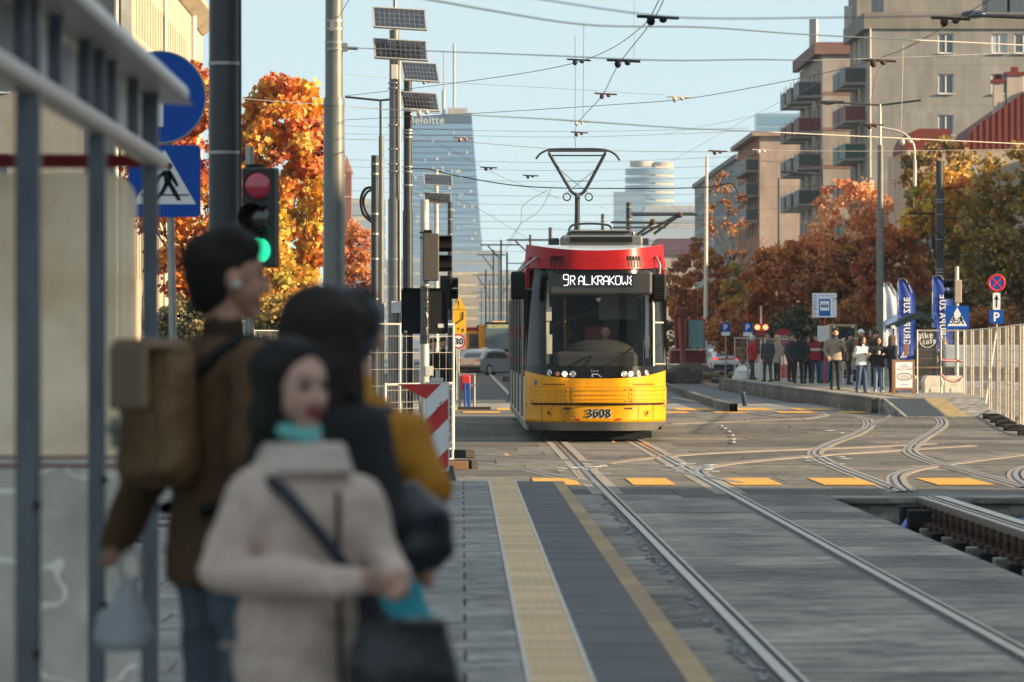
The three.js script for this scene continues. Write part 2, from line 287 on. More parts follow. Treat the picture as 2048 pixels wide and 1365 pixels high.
// ----- open trench of the unfinished track -----
{
  const t = inner('track_trench'); t.userData.label = 'open trench of the unfinished second track';
  part(t, 'edge_beam', rbox(6.2, 0.40, 0.9, 7.3, -0.195, -54.1, 0.02), mat([0.95, 0.95, 0.95], 0.9, 0, { map: T.concrete, bumpMap: T.bump, bumpScale: 0.01 }));
  part(t, 'slab_edge_wall', box(0.1, 0.36, 46, 4.235, -0.24, -30), MT.concrete);
  const clods = []; for (let i = 0; i < 700; i++) { const r = RR(0.012, 0.06) * (R() < 0.1 ? 2 : 1); clods.push(new THREE.IcosahedronGeometry(r, 0).rotateX(RR(0, 6)).rotateY(RR(0, 6)).scale(1, 0.7, 1).translate(RR(4.3, 8), -0.41, -RR(22, 53.4))); }
  const o = part(t, 'gravel', clods, mat([1, 1, 1], 0.95, 0, { map: T.dirt })); o.userData.kind = 'stuff';
  for (let i = 0; i < 20; i++) { const D = 30 + i * 1.18; part(t, 'sleeper', rbox(2.5, 0.16, 0.26, 6.2, -0.33, -D, 0.015), i % 2 ? MT.blackMatt : MT.concrete); }
  for (const [x, n] of [[5.2, 'raised_rail'], [6.63, 'second_raised_rail']]) {
    const pts = line(x, 26, 53.8, 4);
    const rl = thing(n === 'raised_rail' ? 'raised_rail' : 'raised_rail', x < 6 ? 'rusty bolted rail standing open in the trench' : 'farther exposed rail at the trench edge', 'rail', [0, 0, 0], 0, 'exposed rails');
    part(rl, 'rail_head', [sweep(pts, -0.04, 0.03, -0.06, 0.016), sweep(pts, 0.075, 0.11, -0.06, 0.014)], railHead);
    part(rl, 'web', [sweep(pts, -0.02, 0.09, -0.24, -0.061)], MT.rust);
    part(rl, 'foot', [sweep(pts, -0.10, 0.13, -0.27, -0.241)], MT.rust);
    if (x < 6) { part(rl, 'guard_rail', [sweep(pts, 0.15, 0.24, -0.05, 0.02), sweep(pts, 0.17, 0.22, -0.24, -0.051), sweep(pts, 0.27, 0.30, -0.05, 0.012)], MT.steel);
      for (let D = 30; D < 53.4; D += 0.62) { part(rl, 'fastener', [box(0.16, 0.05, 0.16, -0.10 + x, -0.225, -D), rod([x - 0.11, -0.21, -D], [x - 0.11, -0.06, -D], 0.022), new THREE.CylinderGeometry(0.04, 0.04, 0.035, 6).translate(x - 0.11, -0.12, -D), new THREE.CylinderGeometry(0.028, 0.028, 0.03, 6).translate(x - 0.11, -0.05, -D), box(0.05, 0.1, 0.09, x - 0.05, -0.19, -D)], MT.rust); } }
  }
  part(t, 'rail_chair_block', [rbox(0.3, 0.22, 0.35, 5.05, -0.17, -53, 0.02), rbox(0.26, 0.2, 0.3, 5.0, -0.17, -51.8, 0.02)], MT.blackMatt);
  const pp = mat([0.015, 0.09, 0.42], 0.5);
  solo('blue_pipe', 'short bent blue plastic pipe in the trench', 'pipe', tube([[4.45, -0.35, -51.2], [4.62, -0.29, -51.5], [4.75, -0.34, -51.8], [4.95, -0.22, -52.5], [5.1, -0.18, -53.2]], 0.045, 24, 10), pp);
  solo('blue_pipe', 'blue pipe end at the trench by the frame edge', 'pipe', tube([[6.0, -0.2, -51.4], [6.3, -0.16, -51.9], [6.6, -0.12, -52.6]], 0.04, 20, 10), pp);
}
// ----- opposite platform with kerb and ramp, low island kerb -----
{
  const h = 0.40, pl = inner('opposite_platform'); pl.userData.label = 'grey concrete platform where people wait';
  part(pl, 'platform_body', box(6.2, 0.52, 73, 13.72, h - 0.26 - 0.012, -157), MT.concrete);
  for (let D = 121; D < 193; D += 2) part(pl, 'kerb_stone', rbox(0.22, 0.50, 1.985, 10.55, h - 0.25 + RR(-0.003, 0.003), -(D + 1), 0.015), crossVar[Math.floor(R() * 4)]);
  const wedge = extr([[0, -0.05], [6, -0.05], [6, h - 0.014], [0, 0.012]], 6.1).rotateY(Math.PI / 2).translate(10.7, 0, -114.6);
  part(pl, 'ramp', wedge, MT.concrete);
  const sl = Math.atan2(h - 0.026, 6), q = (w, x) => { const g = new THREE.BoxGeometry(w, 0.01, 5.9).rotateX(sl).translate(x, (h) / 2 + 0.0, -117.6); return g; };
  part(pl, 'dark_ramp_strip', q(0.9, 11.25), darkVar[0]); part(pl, 'yellow_ramp_strip', q(0.5, 12.0), mat([0.40, 0.28, 0.12], 0.8, 0, { map: T.grime }));
  part(pl, 'yellow_line', box(0.3, 0.006, 70, 11.6, h, -157), mat([0.42, 0.3, 0.12], 0.8, 0, { map: T.grime }));
  const k = inner('island_kerb'); k.userData.label = 'low concrete island kerb beside the far tracks';
  const pts = curve([G(1468, 808, 0.22), G(1420, 796, 0.22), G(1345, 771, 0.22), G(1300, 757, 0.22)], 16);
  for (let i = 0; i < 16; i++) part(k, 'kerb_stone', sweep([pts[i], pts[i].clone().lerp(pts[i + 1], 0.985)], -0.1, 0.1, -0.3, 0), crossVar[i % 4]);
  const k2 = inner('far_kerb'); k2.userData.label = 'pale kerb line below the earth heap';
  for (let i = 0; i < 9; i++) part(k2, 'kerb_stone', rbox(1.98, 0.3, 0.3, 9 + i * 2 - 6, 0.05, -236 + i * 1.5, 0.02), crossVar[i % 4]);
  struct('track_panel', box(7.5, 0.05, 60, 6.2, -0.03, -172), darkVar[2], 'dark track surface between the platforms');
  solo('pipe_stub', 'short dark blue pipe stub leaning at the island kerb end', 'pipe', [rod(G(1491, 812).setY(-0.02), P(1486, 786, 136), 0.07, 12), rod(P(1486.3, 787.5, 136), P(1486, 785.6, 136), 0.08, 12)], mat([0.02, 0.06, 0.10], 0.5));
}
// far street surface details: kerbs and sidewalks
struct('sidewalk', [box(14, 0.18, 900, -11.5, -0.02, -590), box(12, 0.18, 700, 24, 0.03, -560)], MT.concrete, 'pale sidewalks along the far street');
// ----- buildings that shade the stop and the far street (they stand right of the frame) -----

// ---------- the tram ----------
const tramY = mat([0.78, 0.35, 0.004], 0.40, 0, { clearcoat: 0.15, clearcoatRoughness: 0.12, specularIntensity: 0.5, map: T.grime });
const tramR = mat([0.36, 0.008, 0.012], 0.36, 0, { clearcoat: 0.1, clearcoatRoughness: 0.12, specularIntensity: 0.35, map: T.grime });
const tramGrey = mat([0.22, 0.22, 0.215], 0.5, 0, { map: T.grime }), tramCream = mat([0.60, 0.55, 0.48], 0.4, 0, { map: T.grime });
const tramBlack = mat([0.008, 0.008, 0.009], 0.2, 0, { specularIntensity: 0.45, map: T.grime });
const lampOn = mat([1, 0.8, 0.5], 0.3, 0, { emissive: lin(1, 0.72, 0.38), emissiveIntensity: 3 });
const chrome = mat([0.75, 0.75, 0.75], 0.2, 1), lens = mat([0.35, 0.35, 0.34], 0.12, 0.2, { clearcoat: 1 });
const TW = 1.275;
function tramF(u, y, off = 0) {
  const tp = y > 2.3 ? 0.045 * Math.pow(y - 2.3, 1.6) : 0, sk = y < 0.37 ? (0.37 - y) : 0;
  const w = TW - tp - sk * 0.75, lean = y > 1.15 ? 0.12 * (y - 1.15) + 0.05 * Math.max(0, y - 2.9) : 0;
  return V(w * u * (1 + off / TW), y, -1.05 * Math.pow(Math.abs(u), 3.2) - lean - sk * 0.8 + off);
}
const fy = (y, u) => typeof y === 'function' ? y(u) : y;
function patch(u0, u1, ya, yb, off = 0, nu = 24, nv = 6, thick = 0.03) { // curved panel with returned edges
  const pos = [], idx = [], W = nu + 1;
  for (const o of [off, off - thick]) for (let j = 0; j <= nv; j++) for (let i = 0; i <= nu; i++) { const u = u0 + (u1 - u0) * i / nu, a = fy(ya, u), b = fy(yb, u); const p = tramF(u, a + (b - a) * j / nv, o); pos.push(p.x, p.y, p.z); }
  const N = W * (nv + 1), q = (a, b, c, d) => idx.push(a, b, c, a, c, d);
  for (let j = 0; j < nv; j++) for (let i = 0; i < nu; i++) { const k = j * W + i; q(k, k + 1, k + W + 1, k + W); }
  for (let i = 0; i < nu; i++) { q(i + N, i + 1 + N, i + 1, i); const k = nv * W + i; q(k, k + 1, k + 1 + N, k + N); }
  for (let j = 0; j < nv; j++) { const k = j * W; q(k, k + W, k + W + N, k + N); const e = k + nu; q(e + N, e + W + N, e + W, e); }
  const g = new THREE.BufferGeometry(); g.setAttribute('position', new THREE.Float32BufferAttribute(pos, 3)); g.setIndex(idx);
  const o = g.toNonIndexed(); o.computeVertexNormals();
  const n = o.attributes.normal; // smooth normals on the outer face
  for (let t = 0; t < nu * nv * 6; t++) { const k = idx[t], i = k % W, j = Math.floor(k / W), u = u0 + (u1 - u0) * i / nu, a = fy(ya, u), b = fy(yb, u), y = a + (b - a) * j / nv, e = 1e-3;
    const yc = Math.min(Math.max(y, 0.38), 9) , p = tramF(u, y, off), du = tramF(u + e, y, off).sub(p), dv = tramF(u, y > 0.37 ? y + e : y - e, off).sub(p).multiplyScalar(y > 0.37 ? 1 : -1), m = du.cross(dv).normalize(); n.setXYZ(t, m.x, m.y, m.z); }
  return o;
}
const tram = thing('tram', 'red and yellow tram showing number 3608 approaching on the track', 'tram', [2.4, 0, -84.6]);
const onF = (g, u, y, off = 0.004) => { const p = tramF(u, y, off), e = 0.01, a = tramF(u - e, y, off), b = tramF(u + e, y, off); return g.rotateY(-Math.atan2(b.z - a.z, b.x - a.x)).translate(p.x, p.y, p.z); };
{
  const yTop = (u) => 1.14 + 0.14 * Math.pow(Math.abs(u), 3), rTop = (u) => 3.43 + 0.13 * Math.pow(Math.abs(u), 2.2), rBot = (u) => 3.085 + 0.05 * u * u;
  const low = part(tram, 'front_panel', [patch(-1, 1, 0.36, 0.665, 0, 40, 6), patch(-1, 1, 0.99, yTop, 0, 40, 5), patch(-1, -0.89, 0.665, 0.99, 0, 6, 4), patch(0.955, 1, 0.665, 0.99, 0, 4, 4)], tramY);
  part(low, 'panel_seam', [patch(-0.765, -0.759, 0.36, 0.66, 0.002, 1, 4, 0.01), patch(0.583, 0.589, 0.36, 0.66, 0.002, 1, 4, 0.01), patch(0.80, 0.806, 0.36, 0.66, 0.002, 1, 4, 0.01)], MT.black);
  const bump = part(tram, 'bumper', patch(-0.89, 0.955, 0.672, 0.70, 0.03, 40, 2, 0.06), MT.black);
  for (const [a, b] of [[-0.895, -0.355], [-0.347, 0.428], [0.436, 0.962]]) {
    const bp = part(tram, 'bumper_panel', patch(a, b, 0.70, 0.985, 0.055, 22, 4, 0.06), tramY);
    for (const y of [0.715, 0.765, 0.845, 0.925]) part(bp, 'rib', patch(a + 0.03, b - 0.03, y, y + 0.03, 0.066, 18, 1, 0.02), tramY);
    for (const u of [a + 0.04, b - 0.04]) for (const y of [0.74, 0.945]) part(bp, 'screw', onF(disc(0.012, 0.02, 0, 0, 0, 10), u, y, 0.07), tramGrey);
  }
  part(tram, 'lower_skirt', patch(-0.995, 0.995, 0.205, 0.357, 0, 40, 3), tramGrey);
  part(tram, 'obstacle_guard', [box(2.0, 0.12, 0.5, 0, 0.13, -0.75), box(1.7, 0.05, 0.06, 0, 0.07, -0.5), box(0.12, 0.16, 0.3, 0.86, 0.13, -1.4), box(0.12, 0.16, 0.3, -0.86, 0.13, -1.4)], MT.blackMatt);
  part(tram, 'black_lamp_band', patch(-1, 1, (u) => yTop(u) + 0.004, 1.36, 0.002, 40, 3), tramBlack);
  const red = part(tram, 'roof_visor', [patch(-1, 1, rBot, 3.25, 0.045, 40, 4), patch(-1, 1, 3.254, rTop, 0.03, 40, 4)], tramR);
  for (const c of [-0.555, 0.53]) for (let i = 0; i < 5; i++) part(red, 'vent_slot', patch(c + i * 0.04 - 0.08, c + i * 0.04 - 0.062, 3.13, 3.33, 0.049, 1, 3, 0.03), MT.black);
  part(tram, 'window_surround', [patch(-0.80, -0.715, 1.362, 3.08, 0, 3, 12), patch(0.79, 0.805, 1.362, 3.08, 0.004, 2, 12), patch(-0.714, 0.789, 3.02, rBot, 0.002, 24, 2), patch(-1, -0.80, 3.04, rBot, 0, 8, 2), patch(0.80, 1, 3.04, rBot, 0, 8, 2)], tramBlack);
  part(tram, 'pillar_strip', [patch(0.806, 0.83, 1.362, 3.04, 0.006, 1, 12), patch(0.835, 0.985, 2.13, 2.155, 0.004, 6, 1), patch(0.835, 0.99, 1.39, 1.405, 0.006, 6, 1)], tramCream);
  part(tram, 'corner_post', [patch(-1, -0.975, 1.362, 3.04, 0.003, 2, 12), patch(0.985, 1, 1.362, 3.04, 0.003, 2, 12)], tramGrey);
  const wg = mat([0.86, 0.88, 0.86], 0.03, 0, { transmission: 1, thickness: 0, ior: 1.28 });
  const cornerGlass = mat([0.014, 0.015, 0.016], 0.06, 0, { specularIntensity: 0.55 });
  part(tram, 'windscreen', patch(-0.713, 0.788, 1.364, 3.018, -0.004, 24, 12, 0.001), wg);
  part(tram, 'corner_window', patch(-0.974, -0.802, 1.364, 3.036, -0.004, 8, 10, 0.004), cornerGlass);
  part(tram, 'corner_window', patch(0.832, 0.984, 1.364, 3.036, -0.004, 8, 10, 0.004), cornerGlass);
  // headlights
  [-0.65, -0.54, -0.44, -0.33, 0.38, 0.476, 0.586, 0.70].forEach((u, i) => {
    const on = i === 2 || i === 5, h = part(tram, 'headlight', onF(new THREE.TorusGeometry(0.048, 0.010, 8, 24), u, 1.22 + (Math.abs(u) > 0.6 ? 0.02 : 0), 0.012), i === 1 ? MT.rust : chrome);
    part(h, 'lens', onF(new THREE.SphereGeometry(0.044, 14, 8).scale(1, 1, 0.35), u, 1.22 + (Math.abs(u) > 0.6 ? 0.02 : 0), 0.006), on ? lampOn : i === 1 || i === 6 ? mat([0.5, 0.22, 0.12], 0.2, 0.2, { clearcoat: 1 }) : lens);
    if (on) { const p = tramF(u, 1.22, 0.12), L = new THREE.PointLight(lin(1, 0.75, 0.45), 0.03); L.position.copy(p); L.castShadow = true; tram.add(L); }
  });
  for (const u of [-0.07, -0.03, 0.01]) part(tram, 'sensor', onF(disc(0.014, 0.012, 0, 0, 0, 12), u, 1.275, 0.006), chrome);
  part(tram, 'emblem', onF(extr([[-0.09, -0.03], [-0.09, 0.035], [0.02, 0.03], [0.1, -0.03], [0.07, -0.03], [0.01, 0.01], [-0.06, 0.012], [-0.06, -0.03]], 0.008), 0.0, 1.195, 0.004), chrome);
  for (const c of [-0.60, 0.66]) { const vs = part(tram, 'bumper_vent', patch(c - 0.15, c + 0.15, 1.02, 1.045, 0.003, 8, 1, 0.01), MT.black); for (let i = 0; i < 8; i++) part(vs, 'vent_fin', patch(c - 0.14 + i * 0.036, c - 0.125 + i * 0.036, 1.025, 1.04, 0.006, 1, 1, 0.01), tramY); }
  part(tram, 'blue_sticker', onF(box(0.08, 0.08, 0.004), -0.845, 1.06, 0.004), MT.blue);
  for (const [u, l] of [[-0.66, 0], [0.71, 1]]) { const h = part(tram, 'tow_hole_ring', onF(new THREE.TorusGeometry(0.05, 0.014, 8, 22), u, 0.52, 0.004), tramY); part(h, 'hole', onF(disc(0.034, 0.012, 0, 0, 0, 18), u, 0.52, 0.004), MT.rust); }
  for (const u of [-0.27, 0.31]) part(tram, 'red_reflector', onF(rbox(0.10, 0.032, 0.012, 0, 0, 0, 0.004), u, 0.414, 0.004), MT.red);
  for (const u of [-0.41, 0.45]) part(tram, 'tow_slot', onF(rbox(0.15, 0.035, 0.01, 0, 0, 0, 0.015), u, 0.605, 0.002), MT.rust);
  for (const [u, y] of [[-0.975, 0.66], [0.985, 0.64]]) part(tram, 'side_reflector', onF(rbox(0.05, 0.05, 0.012, 0, 0, 0, 0.01), u, y, 0.004), MT.orange);
  part(tram, 'fleet_number', [onF(text3d('3608', 0.145, 0.004), 0.028, 0.522, 0.010)], MT.black);
  part(tram, 'fleet_number_outline', [onF(text3d('3608', 0.145, 0.004).translate(0.012, -0.012, 0), 0.028, 0.522, 0.005), onF(text3d('3608', 0.145, 0.004).translate(-0.008, 0.004, 0), 0.028, 0.522, 0.005)], MT.white);
  const sp = []; for (let i = 0; i < 150; i++) { const c = R() < 0.8, u = c ? -0.42 + (R() + R() - 1) * 0.14 : RR(-0.7, -0.3), y = c ? RR(0.37, 0.6) : RR(0.44, 0.62); sp.push(onF(new THREE.CircleGeometry(RR(0.003, 0.011), 6), u, y, 0.003)); }
  part(tram, 'rust_specks', sp, mat([0.13, 0.06, 0.03], 0.9)).userData.kind = 'stuff';
  // mirrors
  for (const [px, py, s, arm] of [[1037, 570, -1, [1076, 513]], [1322, 575, 1, [1317, 514]]]) {
    const q = (x, y, z) => V((x - 1193.5) / 112.3, EYE + (VY - y) / 112.3, z), c = q(px, py, -0.75);
    const mr = part(tram, 'mirror', rbox(0.26, 0.50, 0.16, c.x, c.y, c.z, 0.05, 3), MT.black);
    for (let i = 0; i < 5; i++) part(mr, 'rib', rbox(0.2, 0.02, 0.02, c.x, c.y - 0.2 + i * 0.05, c.z + 0.083, 0.008), MT.black);
    part(mr, 'mirror_glass', box(0.22, 0.44, 0.006, c.x, c.y, c.z - 0.083), chrome);
    const a = q(arm[0], arm[1], -0.85);
    part(tram, 'mirror_arm', tube([a.clone().setZ(-1.05), a, a.clone().lerp(c, 0.35).add(V(s * 0.04, 0.06, 0.05)), c.clone().add(V(0, 0.22, 0))], 0.024, 16, 8), MT.galv);
  }
  // wiper
  const wq = (x, y, z) => V((x - 1193.5) / 112.3, EYE + (VY - y) / 112.3, z);
  part(tram, 'wiper', [rod(wq(1207, 740, 0.06), wq(1216, 733, 0.05), 0.02), rod(wq(1213, 735, 0.05), wq(1291, 676, -0.12), 0.016), rod(wq(1216, 731, 0.06), wq(1289, 679, -0.1), 0.010), rod(wq(1240, 700, 0.02), wq(1289, 715, -0.10), 0.006), rod(wq(1286, 676, -0.16), wq(1288, 735, -0.05), 0.009)], MT.black);
  // destination display
  const led = canvasTex(1024, 192, (x, w, h) => {
    x.fillStyle = '#0a0a0d'; x.fillRect(0, 0, w, h); x.strokeStyle = '#fff'; x.lineWidth = 12; x.lineJoin = 'round'; x.lineCap = 'round';
    const GL = { 9: [[[1, .45], [.15, .45], [0, .35], [0, .1], [.15, 0], [.85, 0], [1, .1], [1, .85], [.8, 1], [.1, 1]]], R: [[[0, 1], [0, 0], [.8, 0], [1, .15], [1, .35], [.8, .5], [0, .5]], [[.4, .5], [1, 1]]], A: [[[0, 1], [0, .25], [.4, 0], [.6, 0], [1, .25], [1, 1]], [[0, .6], [1, .6]]], L: [[[0, 0], [0, 1], [1, 1]]], '.': [[[.3, 1], [.4, 1]]], K: [[[0, 0], [0, 1]], [[1, 0], [.1, .5], [1, 1]]], O: [[[.2, 0], [.8, 0], [1, .2], [1, .8], [.8, 1], [.2, 1], [0, .8], [0, .2], [.2, 0]]], W: [[[0, 0], [0, .8], [.2, 1], [.5, .7], [.8, 1], [1, .8], [1, 0]]], '<': [[[.9, .0], [.3, .25], [.9, .5]], [[.9, .55], [.3, .8], [.9, 1]]] };
    const put = (ch, X, Y, cw, chh) => { for (const s of GL[ch]) { x.beginPath(); s.forEach(([a, b], i) => x[i ? 'lineTo' : 'moveTo'](X + a * cw, Y + b * chh)); x.stroke(); } };
    put('9', 22, 18, 70, 154);
    let X = 122; for (const [ch, cw] of [['R', 62], [' ', 24], ['A', 66], ['L', 56], ['.', 22], ['K', 66], ['R', 66], ['A', 70], ['K', 70], ['O', 74], ['W', 84], ['<', 40]]) { if (ch !== ' ') put(ch, X, 38, cw, 122); X += cw + 16; }
  });
  part(tram, 'display_housing', [rbox(1.86, 0.44, 0.2, 0.08, 2.85, -0.52, 0.06)], mat([0.045, 0.044, 0.043], 0.5));
  part(tram, 'destination_display', box(1.28, 0.24, 0.012, 0.03, 2.9, -0.412), mat([0.01, 0.01, 0.01], 0.5, 0, { emissive: lin(1, 1, 1), emissiveMap: led, emissiveIntensity: 0.8 }), true);
  // cab interior
  part(tram, 'dashboard', [rbox(1.5, 0.34, 0.7, 0, 1.45, -0.75, 0.1), sph(1, 0.12, 1.6, -0.85, 0.72, 0.24, 0.34, 24), box(0.05, 0.9, 0.05, -0.48, 2.1, -1.6)], mat([0.022, 0.022, 0.022], 0.8, 0, { map: T.grime }));
  const fins = []; for (let i = 0; i < 34; i++) fins.push(box(0.012, 0.05, 0.02, -0.35 + i * 0.028, 1.84 - 0.0006 * Math.pow(i - 17, 2), -0.78)); part(tram, 'dashboard_ridge', fins, MT.black);
  part(tram, 'cab_partition', [box(0.9, 2.0, 0.05, 0.62, 2.1, -2.0), box(0.3, 2, 0.05, -1.05, 2.1, -2.2)], mat([0.12, 0.12, 0.115], 0.7, 0, { map: T.grime }));
  part(tram, 'cab_trim', [box(0.06, 1.5, 0.06, -0.86, 2.15, -0.75), box(0.1, 0.25, 0.02, -0.84, 2.3, -0.7), box(0.1, 0.35, 0.02, -0.83, 1.75, -0.7), box(0.06, 1.4, 0.06, 0.93, 2.2, -0.8), box(0.09, 0.22, 0.02, 0.93, 1.8, -0.75)], MT.white);
  part(tram, 'yellow_handrail', rod([-0.53, 1.2, -1.9], [-0.53, 2.6, -1.9], 0.022), MT.yellow);
  part(tram, 'driver_seat', [rbox(0.5, 0.72, 0.16, 0.08, 1.72, -1.62, 0.06)], mat([0.22, 0.02, 0.025], 0.8));
  part(tram, 'sun_blind', rbox(0.7, 0.5, 0.02, 0.42, 2.45, -1.2, 0.01), mat([0.10, 0.10, 0.095], 0.8));
  part(tram, 'cab_lamp', extr([[-0.05, 0.03], [0.05, 0.03], [0.02, -0.03], [-0.02, -0.03]], 0.03).translate(0.05, 2.55, -0.6), MT.white);
  // floor, roof, sides in five modules
  part(tram, 'underframe', [box(2.3, 0.12, 28, 0, 0.34, -15.2), box(1.9, 0.3, 2.4, 0, 0.32, -4.5), box(1.9, 0.3, 2.4, 0, 0.32, -16), box(1.9, 0.3, 2.4, 0, 0.32, -26)], MT.blackMatt);
  for (const z of [-3.6, -5.4, -15, -17, -25, -26.8]) for (const x of [-0.72, 0.72]) part(tram, 'wheel', new THREE.CylinderGeometry(0.3, 0.3, 0.1, 24).rotateZ(Math.PI / 2).translate(x, 0.316, z), MT.rust);
  const roofPts = [[-1.2, 3.36], [-1.06, 3.5], [-0.7, 3.56], [0.7, 3.56], [1.06, 3.5], [1.2, 3.36], [1.2, 3.3], [-1.2, 3.3]];
  part(tram, 'roof', extr(roofPts, 27.6).translate(0, 0, -29.8), mat([0.42, 0.43, 0.44], 0.6, 0, { map: T.grime }));
  { // front roof slope from the visor edge up to the roof
    const pos = [], idx = []; for (let i = 0; i <= 30; i++) { const u = -1 + i / 15, p = tramF(u, rTop(u), 0.02), b = V(1.2 * u, 3.56 - 0.2 * Math.pow(Math.abs(u), 5), -2.2); pos.push(...p.toArray(), p.x * 0.99, (p.y + b.y) / 2 + 0.04, (p.z + b.z) / 2, ...b.toArray()); if (i) { const k = i * 3, j = k - 3; idx.push(j, k, k + 1, j, k + 1, j + 1, j + 1, k + 1, k + 2, j + 1, k + 2, j + 2); } }
    const g = new THREE.BufferGeometry(); g.setAttribute('position', new THREE.Float32BufferAttribute(pos, 3)); g.setIndex(idx); g.computeVertexNormals(); part(tram, 'front_roof_cap', g, mat([0.5, 0.52, 0.54], 0.35, 0, { clearcoat: 0.5, map: T.grime }));
  }
  const mods = [[-1.06, -6.6], [-7.2, -12], [-12.6, -17.6], [-18.2, -23.2], [-23.8, -29.8]];
  for (const [a, b] of mods) {
    const L = a - b, c = (a + b) / 2;
    for (const s of [-1, 1]) {
      part(tram, 'side_panel', [box(0.06, 0.80, L, s * 1.245, 0.76, c)], tramCream);
      part(tram, 'side_skirt', [box(0.05, 0.16, L, s * 1.22, 0.28, c)], tramGrey);
      part(tram, 'side_cove', [box(0.07, 0.34, L, s * 1.22, 2.93, c), box(0.08, 0.24, L, s * 1.17, 3.21, c, 0, 0, s * 0.18)], s < 0 ? tramR : tramR);
      const nb = Math.round(L / 1.35); for (let i = 0; i < nb; i++) { const z = a - (i + 0.5) * L / nb; part(tram, 'side_window', box(0.03, 1.56, L / nb - 0.1, s * 1.243, 1.96, z), MT.darkGlass); part(tram, 'window_post', [box(0.085, 1.56, 0.09, s * 1.25, 1.96, a - i * L / nb - 0.05)], i % 2 ? tramCream : tramBlack);
        if (i % 3 === 1 && s < 0) { const d = part(tram, 'door', [box(0.04, 2.35, 0.05, s * 1.285, 1.6, z - 0.6), box(0.04, 2.35, 0.05, s * 1.285, 1.6, z + 0.6), box(0.035, 2.3, 0.03, s * 1.29, 1.6, z)], i % 2 ? tramGrey : tramCream); part(d, 'door_button', box(0.03, 0.12, 0.1, s * 1.30, 1.45, z + 0.4), MT.red); part(d, 'door_lamp', box(0.03, 0.28, 0.05, s * 1.30, 2.0, z - 0.35), MT.red); } }
    }
  }
  for (const z of [-6.9, -12.3, -17.9, -23.5]) { const bl = []; for (let i = 0; i < 5; i++) bl.push(box(2.36, 2.9, 0.06, 0, 1.9, z - 0.24 + i * 0.12), box(2.2, 2.75, 0.06, 0, 1.9, z - 0.18 + i * 0.12)); part(tram, 'bellows', bl, MT.rubber); }
  part(tram, 'rear_wall', box(2.4, 3.2, 0.1, 0, 1.9, -29.85), tramY);
  // roof equipment
  part(tram, 'roof_box', [rbox(1.5, 0.2, 1.6, 0.18, 3.66, -3.6, 0.05), rbox(1.25, 0.26, 1.5, 0.18, 3.74, -4.0, 0.06)], MT.poleGrey);
  part(tram, 'roof_box_grille', [box(1.1, 0.03, 0.03, 0.16, 3.83, -3.22), box(1.15, 0.10, 0.03, 0.16, 3.68, -2.78), box(0.03, 0.2, 0.03, -0.42, 3.72, -2.85), box(0.03, 0.2, 0.03, 0.74, 3.72, -2.85)], MT.black);
  part(tram, 'roof_vent', [rbox(0.2, 0.2, 0.3, -0.7, 3.62, -3.4, 0.03), rbox(0.16, 0.24, 0.3, 1.0, 3.6, -3.6, 0.03)], MT.pole);
  part(tram, 'roof_frame', [tube([[-0.35, 3.6, -6], [-0.35, 3.95, -6], [-0.3, 4.02, -6], [0.4, 4.02, -6], [0.46, 3.95, -6], [0.46, 3.6, -6]], 0.022, 40, 8), rod([0.48, 3.98, -6], [1.5, 3.99, -6.2], 0.02)], MT.pole);
  // pantograph
  const pp = (x, y, z = -14.4) => V((x - VX) / 96 - 2.4, EYE + (VY - y) / 96, z);
  const pg = part(tram, 'pantograph_mast', [rod(pp(1155, 462), pp(1155, 388), 0.055, 12), rod(pp(1155, 400, -13.2), pp(1155, 388), 0.03), rod(pp(1155, 470, -16), pp(1155, 392), 0.04), rbox(1.0, 0.2, 1.6, 0, 3.68, -14.6, 0.05)], MT.pole);
  part(tram, 'pantograph_arm', [tube([pp(1155, 390), pp(1146, 386), pp(1139, 376), pp(1098, 306)], 0.035, 24, 8), tube([pp(1155, 390), pp(1166, 386), pp(1173, 376), pp(1211, 306)], 0.035, 24, 8), rod(pp(1126, 362), pp(1183, 362), 0.008), rod(pp(1120, 340), pp(1175, 385), 0.006), rod(pp(1190, 340), pp(1135, 385), 0.006)], MT.pole);
  for (const x of [1134, 1178]) part(pg, 'spring_ring', new THREE.TorusGeometry(0.075, 0.014, 8, 20).translate(...pp(x, 394).toArray()), MT.pole);
  part(tram, 'contact_strip', [tube([pp(1072, 318), pp(1080, 308), pp(1096, 300), pp(1120, 298), pp(1155, 298), pp(1190, 298), pp(1216, 301), pp(1232, 310), pp(1240, 321)], 0.022, 40, 8), rod(pp(1096, 303, -14.1), pp(1216, 303, -14.1), 0.022), rod(pp(1100, 311), pp(1210, 311), 0.016), rod(pp(1098, 306), pp(1098, 298), 0.02), rod(pp(1211, 306), pp(1211, 298), 0.02)], MT.pole);
}

// ---------- people: smooth distance fields meshed into continuous bodies ----------
function smin(a, b, k) { const h = Math.max(k - Math.abs(a - b), 0) / k; return Math.min(a, b) - h * h * k * 0.25; }
const cone = (a, b, r1, r2, c, k = 0.03, f = 1) => { // tapered capsule; f flattens along z
  const ax = a[0], ay = a[1], az = a[2] / f, bx = b[0] - ax, by = b[1] - ay, bz = b[2] / f - az, L = bx * bx + by * by + bz * bz || 1e-9;
  return { c, k, lo: [0, 1, 2].map((i) => Math.min(a[i], b[i]) - Math.max(r1, r2) * (i === 2 ? f : 1)), hi: [0, 1, 2].map((i) => Math.max(a[i], b[i]) + Math.max(r1, r2) * (i === 2 ? f : 1)),
    d: (x, y, z) => { const px = x - ax, py = y - ay, pz = z / f - az; let t = (px * bx + py * by + pz * bz) / L; t = t < 0 ? 0 : t > 1 ? 1 : t; const qx = px - bx * t, qy = py - by * t, qz = pz - bz * t; return (Math.sqrt(qx * qx + qy * qy + qz * qz) - (r1 + (r2 - r1) * t)) * Math.min(1, f); } };
};
